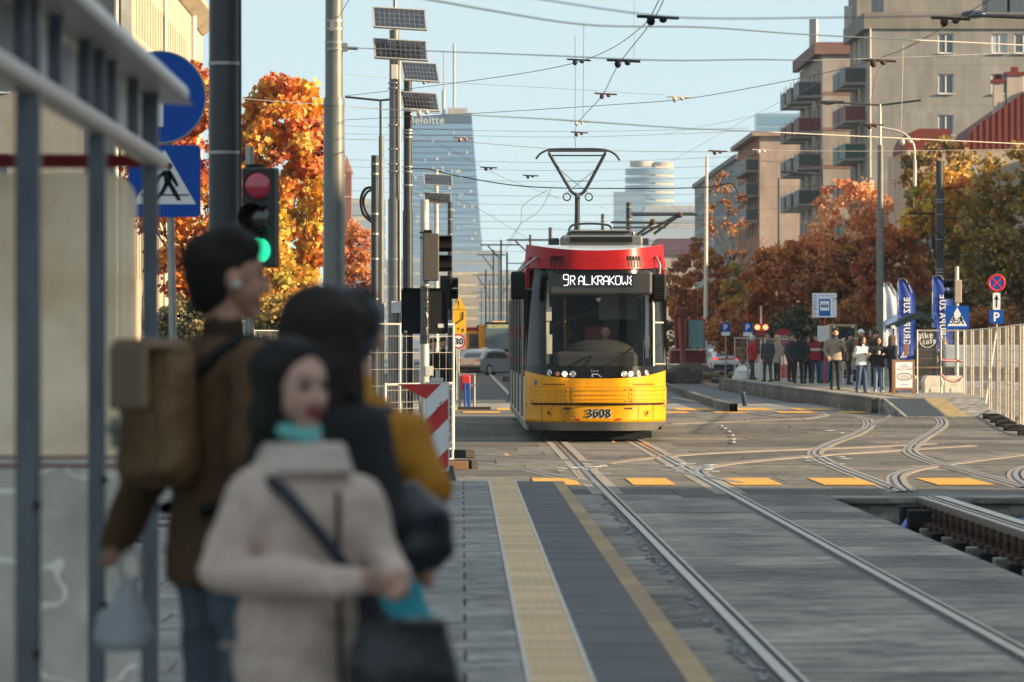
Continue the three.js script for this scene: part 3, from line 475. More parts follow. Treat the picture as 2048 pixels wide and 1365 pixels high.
const ell = (p, r, c, k = 0.02, cut = false) => ({ c, k, cut, lo: p.map((v, i) => v - r[i]), hi: p.map((v, i) => v + r[i]), d: (x, y, z) => { const a = (x - p[0]) / r[0], b = (y - p[1]) / r[1], e = (z - p[2]) / r[2]; return (Math.sqrt(a * a + b * b + e * e) - 1) * Math.min(...r); } });
const trunk = (rows, c, k = 0.03) => { // stacked ellipses [y, rx, rz, cx, cz]
  const n = rows.length;
  return { c, k, lo: [Math.min(...rows.map((r) => r[3] - r[1])), rows[0][0], Math.min(...rows.map((r) => r[4] - r[2]))], hi: [Math.max(...rows.map((r) => r[3] + r[1])), rows[n - 1][0], Math.max(...rows.map((r) => r[4] + r[2]))],
    d: (x, y, z) => { let i = 0; while (i < n - 2 && y > rows[i + 1][0]) i++; const a = rows[i], b = rows[i + 1]; let t = (y - a[0]) / (b[0] - a[0]); t = t < 0 ? 0 : t > 1 ? 1 : t; t = t * t * (3 - 2 * t); const L = (q) => a[q] + (b[q] - a[q]) * t, rx = L(1), rz = L(2), u = (x - L(3)) / rx, v = (z - L(4)) / rz; const r = (Math.sqrt(u * u + v * v) - 1) * Math.min(rx, rz); const vy = Math.max(rows[0][0] - y, y - rows[n - 1][0]); return Math.max(r, vy); } };
};
function skin3(prims, cell, wr = 0, wf = 9) { // surface nets with colours of the nearest primitive
  const M = 0.05, lo = [0, 1, 2].map((i) => Math.min(...prims.map((p) => p.lo[i])) - M), hi = [0, 1, 2].map((i) => Math.max(...prims.map((p) => p.hi[i])) + M);
  const n = lo.map((v, i) => Math.ceil((hi[i] - v) / cell) + 1), F = new Float32Array(n[0] * n[1] * n[2]).fill(0.045), id = (i, j, k) => i + n[0] * (j + n[1] * k);
  for (const p of prims) {
    const a = p.lo.map((v, i) => Math.max(0, Math.floor((v - 0.045 - lo[i]) / cell))), b = p.hi.map((v, i) => Math.min(n[i] - 1, Math.ceil((v + 0.045 - lo[i]) / cell)));
    for (let k = a[2]; k <= b[2]; k++) for (let j = a[1]; j <= b[1]; j++) for (let i = a[0]; i <= b[0]; i++) { const q = id(i, j, k), d = p.d(lo[0] + i * cell, lo[1] + j * cell, lo[2] + k * cell); F[q] = p.cut ? -smin(-F[q], d, p.k) : smin(F[q], d, p.k); }
  }
  if (wr) for (let k = 0; k < n[2]; k++) for (let j = 0; j < n[1]; j++) for (let i = 0; i < n[0]; i++) { const q = id(i, j, k); if (F[q] < 0.03 && F[q] > -0.03) { const x = lo[0] + i * cell, y = lo[1] + j * cell, z = lo[2] + k * cell; F[q] += wr * noise3(x * wf, y * wf * 1.7 + x * 3, z * wf) + wr * 0.4 * noise3(x * wf * 3, y * wf * 4, z * wf * 3); } }
  const pos = [], col = [], at = new Int32Array(F.length).fill(-1), idx = [], cor = [[0, 0, 0], [1, 0, 0], [0, 1, 0], [1, 1, 0], [0, 0, 1], [1, 0, 1], [0, 1, 1], [1, 1, 1]], ed = [[0, 1], [2, 3], [4, 5], [6, 7], [0, 2], [1, 3], [4, 6], [5, 7], [0, 4], [1, 5], [2, 6], [3, 7]];
  const vis = prims.filter((p) => !p.cut);
  for (let k = 0; k < n[2] - 1; k++) for (let j = 0; j < n[1] - 1; j++) for (let i = 0; i < n[0] - 1; i++) {
    const v = cor.map(([a, b, c]) => F[id(i + a, j + b, k + c)]); let neg = 0; for (const q of v) if (q < 0) neg++; if (!neg || neg === 8) continue;
    let x = 0, y = 0, z = 0, m = 0; for (const [a, b] of ed) if ((v[a] < 0) !== (v[b] < 0)) { const t = v[a] / (v[a] - v[b]); x += cor[a][0] + (cor[b][0] - cor[a][0]) * t; y += cor[a][1] + (cor[b][1] - cor[a][1]) * t; z += cor[a][2] + (cor[b][2] - cor[a][2]) * t; m++; }
    x = lo[0] + (i + x / m) * cell; y = lo[1] + (j + y / m) * cell; z = lo[2] + (k + z / m) * cell;
    let best = 9, c; for (const p of vis) { const d = p.d(x, y, z); if (d < best) { best = d; c = p.c; } }
    at[id(i, j, k)] = pos.length / 3; pos.push(x, y, z); col.push(...c);
  }
  for (let k = 1; k < n[2] - 1; k++) for (let j = 1; j < n[1] - 1; j++) for (let i = 1; i < n[0] - 1; i++) {
    const s = F[id(i, j, k)] < 0; const Q = (a, b, c, d, flip) => { if (a < 0 || b < 0 || c < 0 || d < 0) return; flip ? idx.push(a, c, b, a, d, c) : idx.push(a, b, c, a, c, d); };
    if (s !== F[id(i + 1, j, k)] < 0) Q(at[id(i, j, k)], at[id(i, j - 1, k)], at[id(i, j - 1, k - 1)], at[id(i, j, k - 1)], s);
    if (s !== F[id(i, j + 1, k)] < 0) Q(at[id(i, j, k)], at[id(i, j, k - 1)], at[id(i - 1, j, k - 1)], at[id(i - 1, j, k)], s);
    if (s !== F[id(i, j, k + 1)] < 0) Q(at[id(i, j, k)], at[id(i - 1, j, k)], at[id(i - 1, j - 1, k)], at[id(i, j - 1, k)], s);
  }
  const g = new THREE.BufferGeometry(); g.setAttribute('position', new THREE.Float32BufferAttribute(pos, 3)); g.setAttribute('color', new THREE.Float32BufferAttribute(col, 3)); g.setIndex(idx); g.computeVertexNormals(); return g;
}
const cloth = mat([1, 1, 1], 0.9, 0, { vertexColors: true, bumpMap: T.weave, bumpScale: 0.0012 });
const hairM = (c) => mat(c, 0.85, 0, { bumpMap: T.fine, bumpScale: 0.003 });
const SKIN = [0.55, 0.30, 0.21];
const hand = (w, dir, c, up = [0, -1, 0], curl = 0.5, s = 1) => { // palm + five fingers from wrist w along dir
  const d = V(...dir).normalize(), n = V(...up).normalize(), b = V().crossVectors(d, n).normalize(), o = V(...w), pt = (a, e, f) => o.clone().addScaledVector(d, a * s).addScaledVector(b, e * s).addScaledVector(n, f * s).toArray(), out = [];
  out.push(cone(pt(0, 0, 0), pt(0.07, 0.018, 0), 0.027 * s, 0.024 * s, c, 0.015), cone(pt(0.01, -0.01, 0), pt(0.07, -0.02, 0), 0.024 * s, 0.022 * s, c, 0.015));
  [[-0.034, 0.06], [-0.012, 0.075], [0.012, 0.07], [0.034, 0.052]].forEach(([e, l]) => { const m = pt(0.075 + l * 0.5, e * 1.05, curl * 0.02), t = pt(0.075 + l * (1 - curl * 0.6), e * 1.05, curl * 0.055); out.push(cone(pt(0.065, e, 0), m, 0.0105 * s, 0.0095 * s, c, 0.006), cone(m, t, 0.0095 * s, 0.008 * s, c, 0.006)); });
  out.push(cone(pt(0.02, -0.028, 0), pt(0.055, -0.055, 0.015), 0.014 * s, 0.012 * s, c, 0.01), cone(pt(0.055, -0.055, 0.015), pt(0.085, -0.052, 0.03), 0.011 * s, 0.009 * s, c, 0.006));
  return out;
};
function headPrims(p, yaw, s, skin, o = {}) { // p centre of head; yaw turns the face; returned prims face yaw (0 = +z)
  const cy = Math.cos(yaw), sy = Math.sin(yaw), q = (x, y, z) => [p[0] + s * (x * cy + z * sy), p[1] + s * y, p[2] + s * (z * cy - x * sy)];
  const lip = o.lip || [0.36, 0.12, 0.10], out = [];
  out.push(cone(q(0, 0.025, -0.015), q(0, 0.035, 0.012), 0.088 * s, 0.080 * s, skin, 0.03), cone(q(0, -0.045, 0.035), q(0, -0.085, 0.058), 0.056 * s, 0.028 * s, skin, 0.035));
  out.push(cone(q(-0.028, -0.02, 0.06), q(-0.03, -0.035, 0.055), 0.03 * s, 0.028 * s, skin, 0.02), cone(q(0.028, -0.02, 0.06), q(0.03, -0.035, 0.055), 0.03 * s, 0.028 * s, skin, 0.02));
  out.push(cone(q(0, 0.02, 0.092), q(0, -0.026, 0.112), 0.009 * s, 0.014 * s, skin, 0.012), cone(q(-0.011, -0.028, 0.1), q(0.011, -0.028, 0.1), 0.011 * s, 0.011 * s, skin, 0.008));
  out.push(cone(q(-0.032, 0.034, 0.085), q(0.032, 0.034, 0.085), 0.011 * s, 0.011 * s, skin, 0.012));
  for (const e of [-1, 1]) { out.push({ ...ell(q(e * 0.032, 0.012, 0.09), [0.016 * s, 0.011 * s, 0.014 * s], skin, 0.012), cut: true }, ell(q(e * 0.032, 0.010, 0.080), [0.0135 * s, 0.0095 * s, 0.0135 * s], o.eye || [0.10, 0.07, 0.06], 0.002), cone(q(e * 0.016, 0.035, 0.094), q(e * 0.046, 0.037, 0.085), 0.0055 * s, 0.004 * s, o.brow || [0.05, 0.03, 0.025], 0.003));
    out.push(ell(q(e * 0.087, -0.005, -0.005), [0.016 * s, 0.032 * s, 0.022 * s], skin, 0.01)); }
  out.push(cone(q(-0.019, -0.061, 0.084), q(0.019, -0.061, 0.084), 0.0075 * s, 0.0075 * s, lip, 0.004), cone(q(-0.013, -0.069, 0.083), q(0.013, -0.069, 0.083), 0.007 * s, 0.007 * s, lip, 0.004));
  if (o.beard) out.push(cone(q(-0.05, -0.06, 0.03), q(0, -0.095, 0.068), 0.034 * s, 0.034 * s, o.beard, 0.02), cone(q(0.05, -0.06, 0.03), q(0, -0.095, 0.068), 0.034 * s, 0.034 * s, o.beard, 0.02), cone(q(-0.025, -0.047, 0.088), q(0.025, -0.047, 0.088), 0.008 * s, 0.008 * s, o.beard, 0.004));
  return { prims: out, q };
}
function hairPrims(q, s, style, c) {
  const out = [cone(q(0, 0.05, -0.045), q(0, 0.062, -0.018), 0.092 * s, 0.088 * s, c, 0.02), cone(q(0, 0.0, -0.05), q(0, 0.05, -0.04), 0.075 * s, 0.088 * s, c, 0.03)];
  if (style === 'short') out.push(cone(q(-0.05, 0.09, 0.05), q(0.05, 0.1, 0.05), 0.035 * s, 0.035 * s, c, 0.03), cone(q(-0.05, 0.12, -0.01), q(0.05, 0.12, 0.01), 0.035 * s, 0.04 * s, c, 0.03), cone(q(0, -0.05, -0.065), q(0, 0, -0.06), 0.05 * s, 0.06 * s, c, 0.03));
  if (style === 'bob') out.push(...[-1, 1].flatMap((e) => [cone(q(e * 0.070, 0.05, 0.005), q(e * 0.078, -0.085, -0.015), 0.034 * s, 0.030 * s, c, 0.03), cone(q(e * 0.03, 0.11, 0.04), q(e * 0.075, 0.06, 0.03), 0.026 * s, 0.018 * s, c, 0.02)]), cone(q(-0.04, -0.08, -0.06), q(0.04, -0.08, -0.06), 0.06 * s, 0.06 * s, c, 0.04));
  if (style === 'long') out.push(...[-1, 1].flatMap((e) => [cone(q(e * 0.07, 0.05, 0.02), q(e * 0.085, -0.16, 0.01), 0.04 * s, 0.045 * s, c, 0.04), cone(q(e * 0.03, 0.105, 0.05), q(e * 0.07, 0.05, 0.05), 0.028 * s, 0.024 * s, c, 0.02)]), cone(q(0, 0, -0.06), q(0, -0.30, -0.09), 0.085 * s, 0.075 * s, c, 0.05), cone(q(-0.05, -0.1, -0.06), q(-0.06, -0.34, -0.08), 0.06 * s, 0.04 * s, c, 0.05), cone(q(0.05, -0.1, -0.06), q(0.06, -0.36, -0.08), 0.06 * s, 0.04 * s, c, 0.05));
  return out;
}
// a standing figure; spec o: H height, coat, legs, shoes, skin, hair, style, yawHead, arms: [[elbow],[wrist]] per side in figure units (H=1.75), hem
function person(label, pos, ry, o, group) {
  const t = thing('person', label, 'person', pos, ry, group), s = (o.H || 1.72) / 1.75, k = (a) => a.map((v) => v * s), cell = (o.cell || 0.016), skin = o.skin || SKIN, B = o.bulk || 1;
  const hem = o.hem ?? 0.82, coat = o.coat, legs = o.legs, shoe = o.shoes || [0.03, 0.03, 0.03], st = o.stride || 0, sx = o.stance || 0.09, pr = [], lean = o.lean || 0;
  for (const e of [-1, 1]) { const f = e * st; const w = o.wide || 1;
    pr.push(cone(k([e * 0.085, 0.90, 0]), k([e * sx, 0.49, f * 0.4 + 0.015]), 0.092 * s * w, 0.066 * s * w, legs, 0.02), cone(k([e * sx, 0.49, f * 0.4 + 0.015]), k([e * (sx + 0.01), 0.10, f]), 0.066 * s * w, 0.052 * s * w * (o.flare || 1), legs, 0.02), cone(k([e * (sx + 0.01), 0.045, f - 0.03]), k([e * (sx + 0.025), 0.035, f + 0.13]), 0.045 * s, 0.036 * s, shoe, 0.02)); }
  pr.push(trunk([[hem, 0.185 * B, 0.135 * B, 0, 0], [0.98, 0.165 * B, 0.12 * B, 0, 0], [1.12, 0.165 * B, 0.115 * B, 0, lean * 0.3], [1.32, 0.19 * B, 0.125 * B, 0, lean], [1.42, (o.slope ? 0.125 : 0.18) * B, 0.105 * B, 0, lean], [1.47, 0.11, 0.085, 0, lean]].map((r) => r.map((v) => v * s)), coat, 0.05));
  if (o.stripe) pr.push(trunk([[1.18, 0.187 * B, 0.128 * B, 0, lean], [1.25, 0.19 * B, 0.131 * B, 0, lean]].map((r) => r.map((v) => v * s)), o.stripe, 0.005));
  pr.push(cone(k([0, 1.44, lean]), k([0, 1.50, lean + 0.005]), 0.075 * s, 0.062 * s, o.collar || coat, 0.03), cone(k([0, 1.48, lean]), k([0, 1.58, lean + 0.01]), 0.05 * s, 0.05 * s, skin, 0.02));
  const A = o.arms || [[[-0.25, 1.15, -0.02], [-0.24, 0.90, 0.05]], [[0.25, 1.15, -0.02], [0.24, 0.90, 0.05]]];
  A.forEach(([el, wr], i) => { const e = i ? 1 : -1, sh = [e * (o.slope ? 0.15 : 0.175) * B, o.slope ? 1.345 : 1.395, lean], d = V(wr[0] - el[0], wr[1] - el[1], wr[2] - el[2]).normalize().toArray();
    pr.push(cone(k(sh), k(el), 0.072 * s * B, 0.056 * s * B, o.sleeve || coat, 0.035), cone(k(el), k(wr), 0.056 * s * B, 0.042 * s * B, o.sleeve || coat, 0.025));
    if (!o.pockets) pr.push(...hand(k(wr), d, o.glove || skin, o.palm || [0, -0.4, 0.9], 0.6, s)); });
  const hp = k([0 + (o.hx || 0), 1.645, lean + 0.02 + (o.hz || 0)]), hd = headPrims(hp, o.yawHead || 0, s, skin, o);
  const body = skin3(pr, cell, o.wrinkle ?? 0.006);
  const hg = skin3(hd.prims, Math.min(cell * 0.62, 0.010));
  const m = part(t, 'body', [body, hg], cloth); 
  if (o.style) part(t, 'hair', skin3(hairPrims(hd.q, s, o.style, [1, 1, 1]), Math.min(cell * 0.7, 0.012), 0.006, 22), hairM(o.hair || [0.03, 0.02, 0.016])).geometry.deleteAttribute('color');
  if (o.cap) part(t, o.capName || 'cap', skin3([cone(hd.q(0, 0.06, -0.02), hd.q(0, 0.07, 0.005), 0.096 * s, 0.094 * s, o.cap, 0.03), ...(o.capBrim ? [cone(hd.q(-0.05, 0.07, 0.09), hd.q(0.05, 0.07, 0.09), 0.02 * s, 0.02 * s, o.cap, 0.02), cone(hd.q(0, 0.06, 0.1), hd.q(0, 0.055, 0.13), 0.03, 0.02, o.cap, 0.02, 1)] : []), ...(o.capLow ? [cone(hd.q(0, 0.0, -0.045), hd.q(0, 0.05, -0.03), 0.085 * s, 0.095 * s, o.cap, 0.03)] : [])], Math.min(cell * 0.7, 0.012)), cloth);
  return Object.assign(t, { q: hd.q, k, s });
}

// ---------- near stop: shelter and waiting people ----------
const PL = 0.212; // platform top
{
  const sh = thing('tram_shelter', 'grey steel tram shelter with curved white roof edge', 'shelter', [0, PL, 0]);
  const fr = mat([0.20, 0.235, 0.29], 0.42, 0.2, { map: T.grime }), wh = mat([0.82, 0.81, 0.80], 0.35, 0, { map: T.grime });
  for (const [D, w] of [[11.2, 0.075], [13.8, 0.072], [16.4, 0.06], [19.2, 0.066]]) part(sh, 'post', rbox(w, 2.55, w, -1.26, 1.275, -D, 0.012), fr);
  part(sh, 'post', rbox(0.06, 2.4, 0.06, -2.62, 1.2, -19.5, 0.012), fr);
  part(sh, 'top_rail', rbox(0.075, 0.07, 10.4, -1.26, 2.275, -14.6, 0.025), mat([0.72, 0.60, 0.57], 0.3, 0, { map: T.grime }));
  for (let D = 12.4; D < 19.6; D += 1.16) part(sh, 'strut', rbox(0.045, 0.26, 0.05, -1.26, 2.41, -D, 0.008), fr);
  part(sh, 'fascia_panel', box(0.012, 0.20, 9.6, -1.32, 2.41, -14.8), mat([0.62, 0.58, 0.60], 0.25, 0, { transmission: 0.5, thickness: 0, roughness: 0.5 }));
  const rp = [[-1.06, 2.53]]; for (let a = -40; a <= 90; a += 13) rp.push([-1.14 + 0.06 * Math.cos(a * Math.PI / 180), 2.575 + 0.055 * Math.sin(a * Math.PI / 180)]); rp.push([-2.0, 2.70], [-2.8, 2.62], [-2.8, 2.55], [-2.0, 2.60], [-1.3, 2.54]);
  part(sh, 'roof', extr(rp, 11).translate(-0.075, 0, -20.1), wh);
  const dirt = tex(512, (u, v) => { const a = fbm(u * 4, v * 4, 4, 301, 5), b = fbm(u * 20, v * 20, 20, 307, 4), c = 0.97 - 0.25 * Math.max(0, a - 0.45) - 0.10 * Math.max(0, b - 0.5); return [c, c * (0.97 - 0.12 * Math.max(0, a - 0.45)), c * (0.90 - 0.25 * Math.max(0, a - 0.45))]; }, 1.4);
  const dirt2 = tex(256, (u, v) => { const a = fbm(u * 5, v * 5, 5, 401, 5), sc = Math.abs(fbm(u * 3, v * 3, 3, 405, 3) - 0.5) < 0.012 ? 0.2 : 0, c = 0.80 + 0.3 * (a - 0.5) + sc; return [c, c * 0.985, c * 0.95]; }, 1.1);
  const rr = (x0, x1, y0, y1, r) => { const p = [[x0, y0], [x1, y0]]; for (let a = 0; a <= 90; a += 15) p.push([x1 - r + r * Math.cos(a * Math.PI / 180), y1 - r + r * Math.sin(a * Math.PI / 180)]); p.push([x0, y1]); return p; };
  part(sh, 'end_wall_panel', new THREE.ShapeGeometry(new THREE.Shape(rr(-2.58, -1.335, 1.06, 2.22, 0.12).map((p) => new THREE.Vector2(...p)))).translate(0, 0, -19.52), mat([1, 0.9, 0.78], 0.95, 0, { map: dirt, transmission: 0.9, thickness: 0 }));
  part(sh, 'end_wall_lower_panel', face(1.245, 0.97, -1.958, 0.565, -19.514), mat([1, 0.98, 0.95], 0.95, 0, { map: dirt2, transmission: 0.7, thickness: 0 }));
  part(sh, 'red_trim', [box(1.3, 0.055, 0.03, -1.95, 2.27, -19.5)], mat([0.34, 0.01, 0.012], 0.4));
  part(sh, 'warning_line', [box(1.245, 0.012, 0.004, -1.958, 1.055, -19.505), box(1.245, 0.016, 0.004, -1.958, 1.018, -19.505)], mat([0.42, 0.16, 0.16], 0.5));
  part(sh, 'side_glass', [box(0.008, 1.9, 2.3, -2.62, 1.2, -12.6), box(0.008, 1.9, 2.3, -2.62, 1.2, -15.2), box(0.008, 1.9, 2.3, -2.62, 1.2, -17.8)], mat([0.7, 0.8, 0.78], 0.25, 0, { transmission: 0.6, thickness: 0 }));
  part(sh, 'back_beam', [box(0.06, 0.06, 9.5, -2.62, 2.2, -15), box(0.06, 0.06, 9.5, -2.62, 0.2, -15)], fr);
  part(sh, 'base_plate', [13.8, 16.4, 19.2].map((D) => box(0.16, 0.014, 0.16, -1.26, 0.008, -D)), MT.galv);
  part(sh, 'bracket_bolt', [13.8, 16.4].flatMap((D) => [1.05, 0.62].map((y) => rod([-1.23, y, -D + 0.03], [-1.23, y, -D + 0.05], 0.012))), MT.black);
}
{ // man with backpack
  const D = 14, man = person('man in brown jacket and jeans wearing a brown backpack', [(447 - VX) / FPX * D, PL, -D], 2.1, { H: 1.815, cell: 0.0125, coat: [0.13, 0.07, 0.03], legs: [0.15, 0.18, 0.235], hem: 0.785, bulk: 1.16, hair: [0.012, 0.009, 0.008], style: 'short', yawHead: -0.3, stance: 0.12, wide: 1.08, wrinkle: 0.018, cap: null, arms: [[[-0.29, 1.14, -0.06], [-0.25, 0.95, 0.12]], [[0.28, 1.10, -0.10], [0.27, 0.90, -0.20]]], collar: [0.045, 0.025, 0.012], palm: [0, -0.3, 0.9] });
  part(man, 'earbud', sph(0.014, ...man.q(-0.1, -0.015, 0.0)), MT.white);
  const l = mat([0.34, 0.23, 0.14], 0.55, 0, { bumpMap: T.bump, bumpScale: 0.006 }), l2 = mat([0.20, 0.105, 0.042], 0.6, 0, { bumpMap: T.bump, bumpScale: 0.01 });
  const bp = thing('backpack', 'brown leather backpack with pale flap on the jacketed man', 'backpack', [man.position.x + 0.035, PL + 0.13, -D], 2.1);
  part(bp, 'bag_body', skin3([trunk([[0.97, 0.12, 0.09, 0, -0.25], [1.02, 0.15, 0.115, 0, -0.255], [1.18, 0.145, 0.11, 0, -0.255], [1.36, 0.13, 0.09, 0, -0.24], [1.40, 0.09, 0.055, 0, -0.23]], [1, 1, 1], 0.05)], 0.014, 0.012, 7), l2).geometry.deleteAttribute('color');
  part(bp, 'flap', [rbox(0.22, 0.19, 0.03, 0, 1.29, -0.35, 0.014), rbox(0.22, 0.035, 0.13, 0, 1.385, -0.29, 0.015)], l);
  part(bp, 'buckle', [rbox(0.03, 0.09, 0.015, 0, 1.13, -0.396, 0.005), rbox(0.05, 0.03, 0.02, 0, 1.14, -0.40, 0.005)], MT.galv);
  for (const e of [-1, 1]) part(bp, 'strap', tube([[e * 0.10, 1.30, -0.2], [e * 0.13, 1.40, -0.03], [e * 0.14, 1.33, 0.14], [e * 0.17, 1.1, 0.16], [e * 0.2, 0.95, 0.0], [e * 0.12, 0.9, -0.18]], 0.02, 30, 8), MT.black);
  const bag = thing('plastic_bag', 'thin white plastic bag hanging behind the jacketed man', 'bag', [-1.0, PL - 0.09, -14.05]);
  part(bag, 'bag_body', skin3([trunk([[0.70, 0.065, 0.05, 0, 0], [0.73, 0.088, 0.065, 0, 0], [0.79, 0.078, 0.055, 0, 0], [0.86, 0.045, 0.035, 0.01, 0], [0.92, 0.022, 0.02, 0.02, 0]], [1, 1, 1], 0.03)], 0.011, 0.01, 14), mat([0.72, 0.74, 0.80], 0.4, 0, { transmission: 0.35, thickness: 0 })).geometry.deleteAttribute('color');
  part(bag, 'handle', tube([[0.01, 0.88, 0], [-0.01, 0.96, 0.01], [0.03, 1.0, 0], [0.05, 0.95, -0.01], [0.03, 0.88, 0]], 0.008, 20, 6), MT.white);
}
{ // woman in beige coat
  const D = 11.2, c = [0.64, 0.50, 0.42], w = person('woman in pale beige padded coat with chin mask looking aside', [(602 - VX) / FPX * D, PL, -D], 0.55, { H: 1.495, cell: 0.011, coat: c, legs: [0.03, 0.03, 0.035], hem: 0.42, bulk: 1.08, slope: 1, hx: -0.035, hair: [0.010, 0.008, 0.008], style: 'bob', yawHead: 0.22, skin: [0.60, 0.36, 0.28], lip: [0.30, 0.05, 0.06], eye: [0.05, 0.03, 0.03], wrinkle: 0.02, arms: [[[-0.255, 1.15, 0.0], [0.0, 1.13, 0.30]], [[0.25, 1.14, 0.02], [0.12, 1.14, 0.31]]], collar: [0.6, 0.5, 0.44], palm: [0.2, -0.4, 0.8] });
  const q = w.q; part(w, 'face_mask', skin3([cone(q(-0.055, -0.108, 0.02), q(0, -0.125, 0.068), 0.020, 0.018, [1, 1, 1], 0.02), cone(q(0.055, -0.108, 0.02), q(0, -0.125, 0.068), 0.020, 0.018, [1, 1, 1], 0.02)], 0.008), mat([0.16, 0.50, 0.47], 0.8)).geometry.deleteAttribute('color');
  part(w, 'coat_collar', skin3([trunk([[1.30, 0.125, 0.115, 0, 0.012], [1.365, 0.105, 0.10, 0, 0.016], [1.385, 0.095, 0.09, 0, 0.016]].map((r) => [r[0] * 0.928, ...r.slice(1)]), [1, 1, 1], 0.03)], 0.010, 0.006), mat([0.62, 0.52, 0.45], 0.85, 0, { bumpMap: T.weave, bumpScale: 0.001 })).geometry.deleteAttribute('color');
  part(w, 'coat_zip', tube([[0.02, 1.17, 0.14], [0.015, 1.05, 0.150], [0.01, 0.85, 0.165], [0.01, 0.65, 0.178], [0.01, 0.45, 0.18]], 0.008, 20, 6), MT.black);
  for (const y of [0.55, 0.68, 0.81, 0.94]) part(w, 'quilt_seam', new THREE.TorusGeometry(1, 0.006, 5, 60).rotateX(Math.PI / 2).scale(0.203, 0.5, 0.152).translate(0, y, 0), mat(c.map((v) => v * 0.8), 0.9));
  const b = thing('handbag', 'large black leather shoulder bag carried by the beige coat woman', 'handbag', [w.position.x, PL, -D], 0.55);
  part(b, 'bag_body', skin3([trunk([[0.50, 0.15, 0.07, 0.13, 0.26], [0.56, 0.165, 0.085, 0.13, 0.26], [0.72, 0.15, 0.075, 0.13, 0.26], [0.88, 0.12, 0.05, 0.12, 0.255]], [1, 1, 1], 0.04)], 0.012, 0.008, 8), mat([0.011, 0.013, 0.018], 0.35, 0, { bumpMap: T.bump, bumpScale: 0.004 })).geometry.deleteAttribute('color');
  part(b, 'strap', tube([[-0.11, 1.195, -0.05], [-0.11, 1.185, 0.08], [-0.06, 1.10, 0.15], [0.04, 0.97, 0.18], [0.10, 0.86, 0.24]], 0.016, 30, 8), mat([0.015, 0.02, 0.032], 0.6));
}
{ // woman with long dark hair
  const D = 12.4, w = person('woman with long dark hair and black jacket behind the beige coat', [(642 - VX) / FPX * D, PL, -D], 2.35, { H: 1.63, cell: 0.0125, coat: [0.016, 0.015, 0.017], legs: [0.02, 0.02, 0.024], hem: 0.72, bulk: 1.0, style: 'long', hair: [0.018, 0.010, 0.008], yawHead: 0.0, wrinkle: 0.010, arms: [[[-0.28, 1.14, 0.0], [-0.12, 1.02, 0.26]], [[0.27, 1.14, -0.02], [0.22, 0.95, 0.12]]] });
  const b = thing('shoulder_bag', 'round black bag under the arm of the long haired woman', 'bag', [w.position.x + 0.24, PL, -D + 0.1]);
  part(b, 'bag_body', skin3([trunk([[0.93, 0.07, 0.06, 0, 0], [0.98, 0.105, 0.08, 0.005, 0], [1.08, 0.10, 0.08, 0, 0], [1.16, 0.05, 0.04, -0.03, 0]], [1, 1, 1], 0.05)], 0.011, 0.008, 10), mat([0.012, 0.014, 0.022], 0.4)).geometry.deleteAttribute('color');
  part(b, 'strap', tube([[-0.03, 1.15, 0], [-0.09, 1.30, 0.02], [-0.16, 1.40, 0.02]], 0.014, 14, 6), MT.black);
}
{ // mustard jacket
  const D = 13.4, w = person('person in mustard yellow jacket and dark knitted hat, elbow out', [(708 - VX) / FPX * D, PL, -D], 2.75, { H: 1.63, cell: 0.0125, coat: [0.44, 0.185, 0.012], legs: [0.02, 0.03, 0.04], hem: 0.98, bulk: 1.1, slope: 1, style: 'short', hair: [0.02, 0.015, 0.012], yawHead: 0.2, wrinkle: 0.02, cap: [0.05, 0.07, 0.11], capLow: true, capName: 'knitted_hat', hx: 0.02, arms: [[[-0.275, 1.20, -0.05], [-0.18, 1.08, 0.06]], [[0.25, 1.16, 0.02], [0.16, 1.02, 0.2]]], collar: [0.55, 0.26, 0.02] });
  part(w, 'skirt', skin3([trunk([[0.38, 0.27, 0.20, -0.02, 0], [0.6, 0.245, 0.18, -0.02, 0], [0.95, 0.18, 0.14, 0, 0], [1.02, 0.16, 0.12, 0, 0]], [1, 1, 1], 0.03)], 0.014, 0.012, 8), mat([0.012, 0.27, 0.33], 0.7)).geometry.deleteAttribute('color');
  part(w, 'scarf', skin3([cone([-0.10, 1.14, -0.16], [-0.13, 1.03, -0.16], 0.04, 0.05, [1, 1, 1])], 0.011), mat([0.02, 0.36, 0.44], 0.8)).geometry.deleteAttribute('color');
  const rs = thing('rucksack', 'navy rucksack straps over the mustard jacket', 'rucksack', [w.position.x, PL, -D], 2.75);
  part(rs, 'bag_body', rbox(0.22, 0.3, 0.12, 0.04, 1.18, -0.22, 0.05, 3), mat([0.02, 0.03, 0.06], 0.7));
  for (const e of [-1, 1]) part(rs, 'strap', tube([[e * 0.08, 1.27, -0.16], [e * 0.11, 1.325, -0.03], [e * 0.11, 1.25, 0.12]], 0.02, 16, 8), mat([0.02, 0.03, 0.06], 0.7));
}

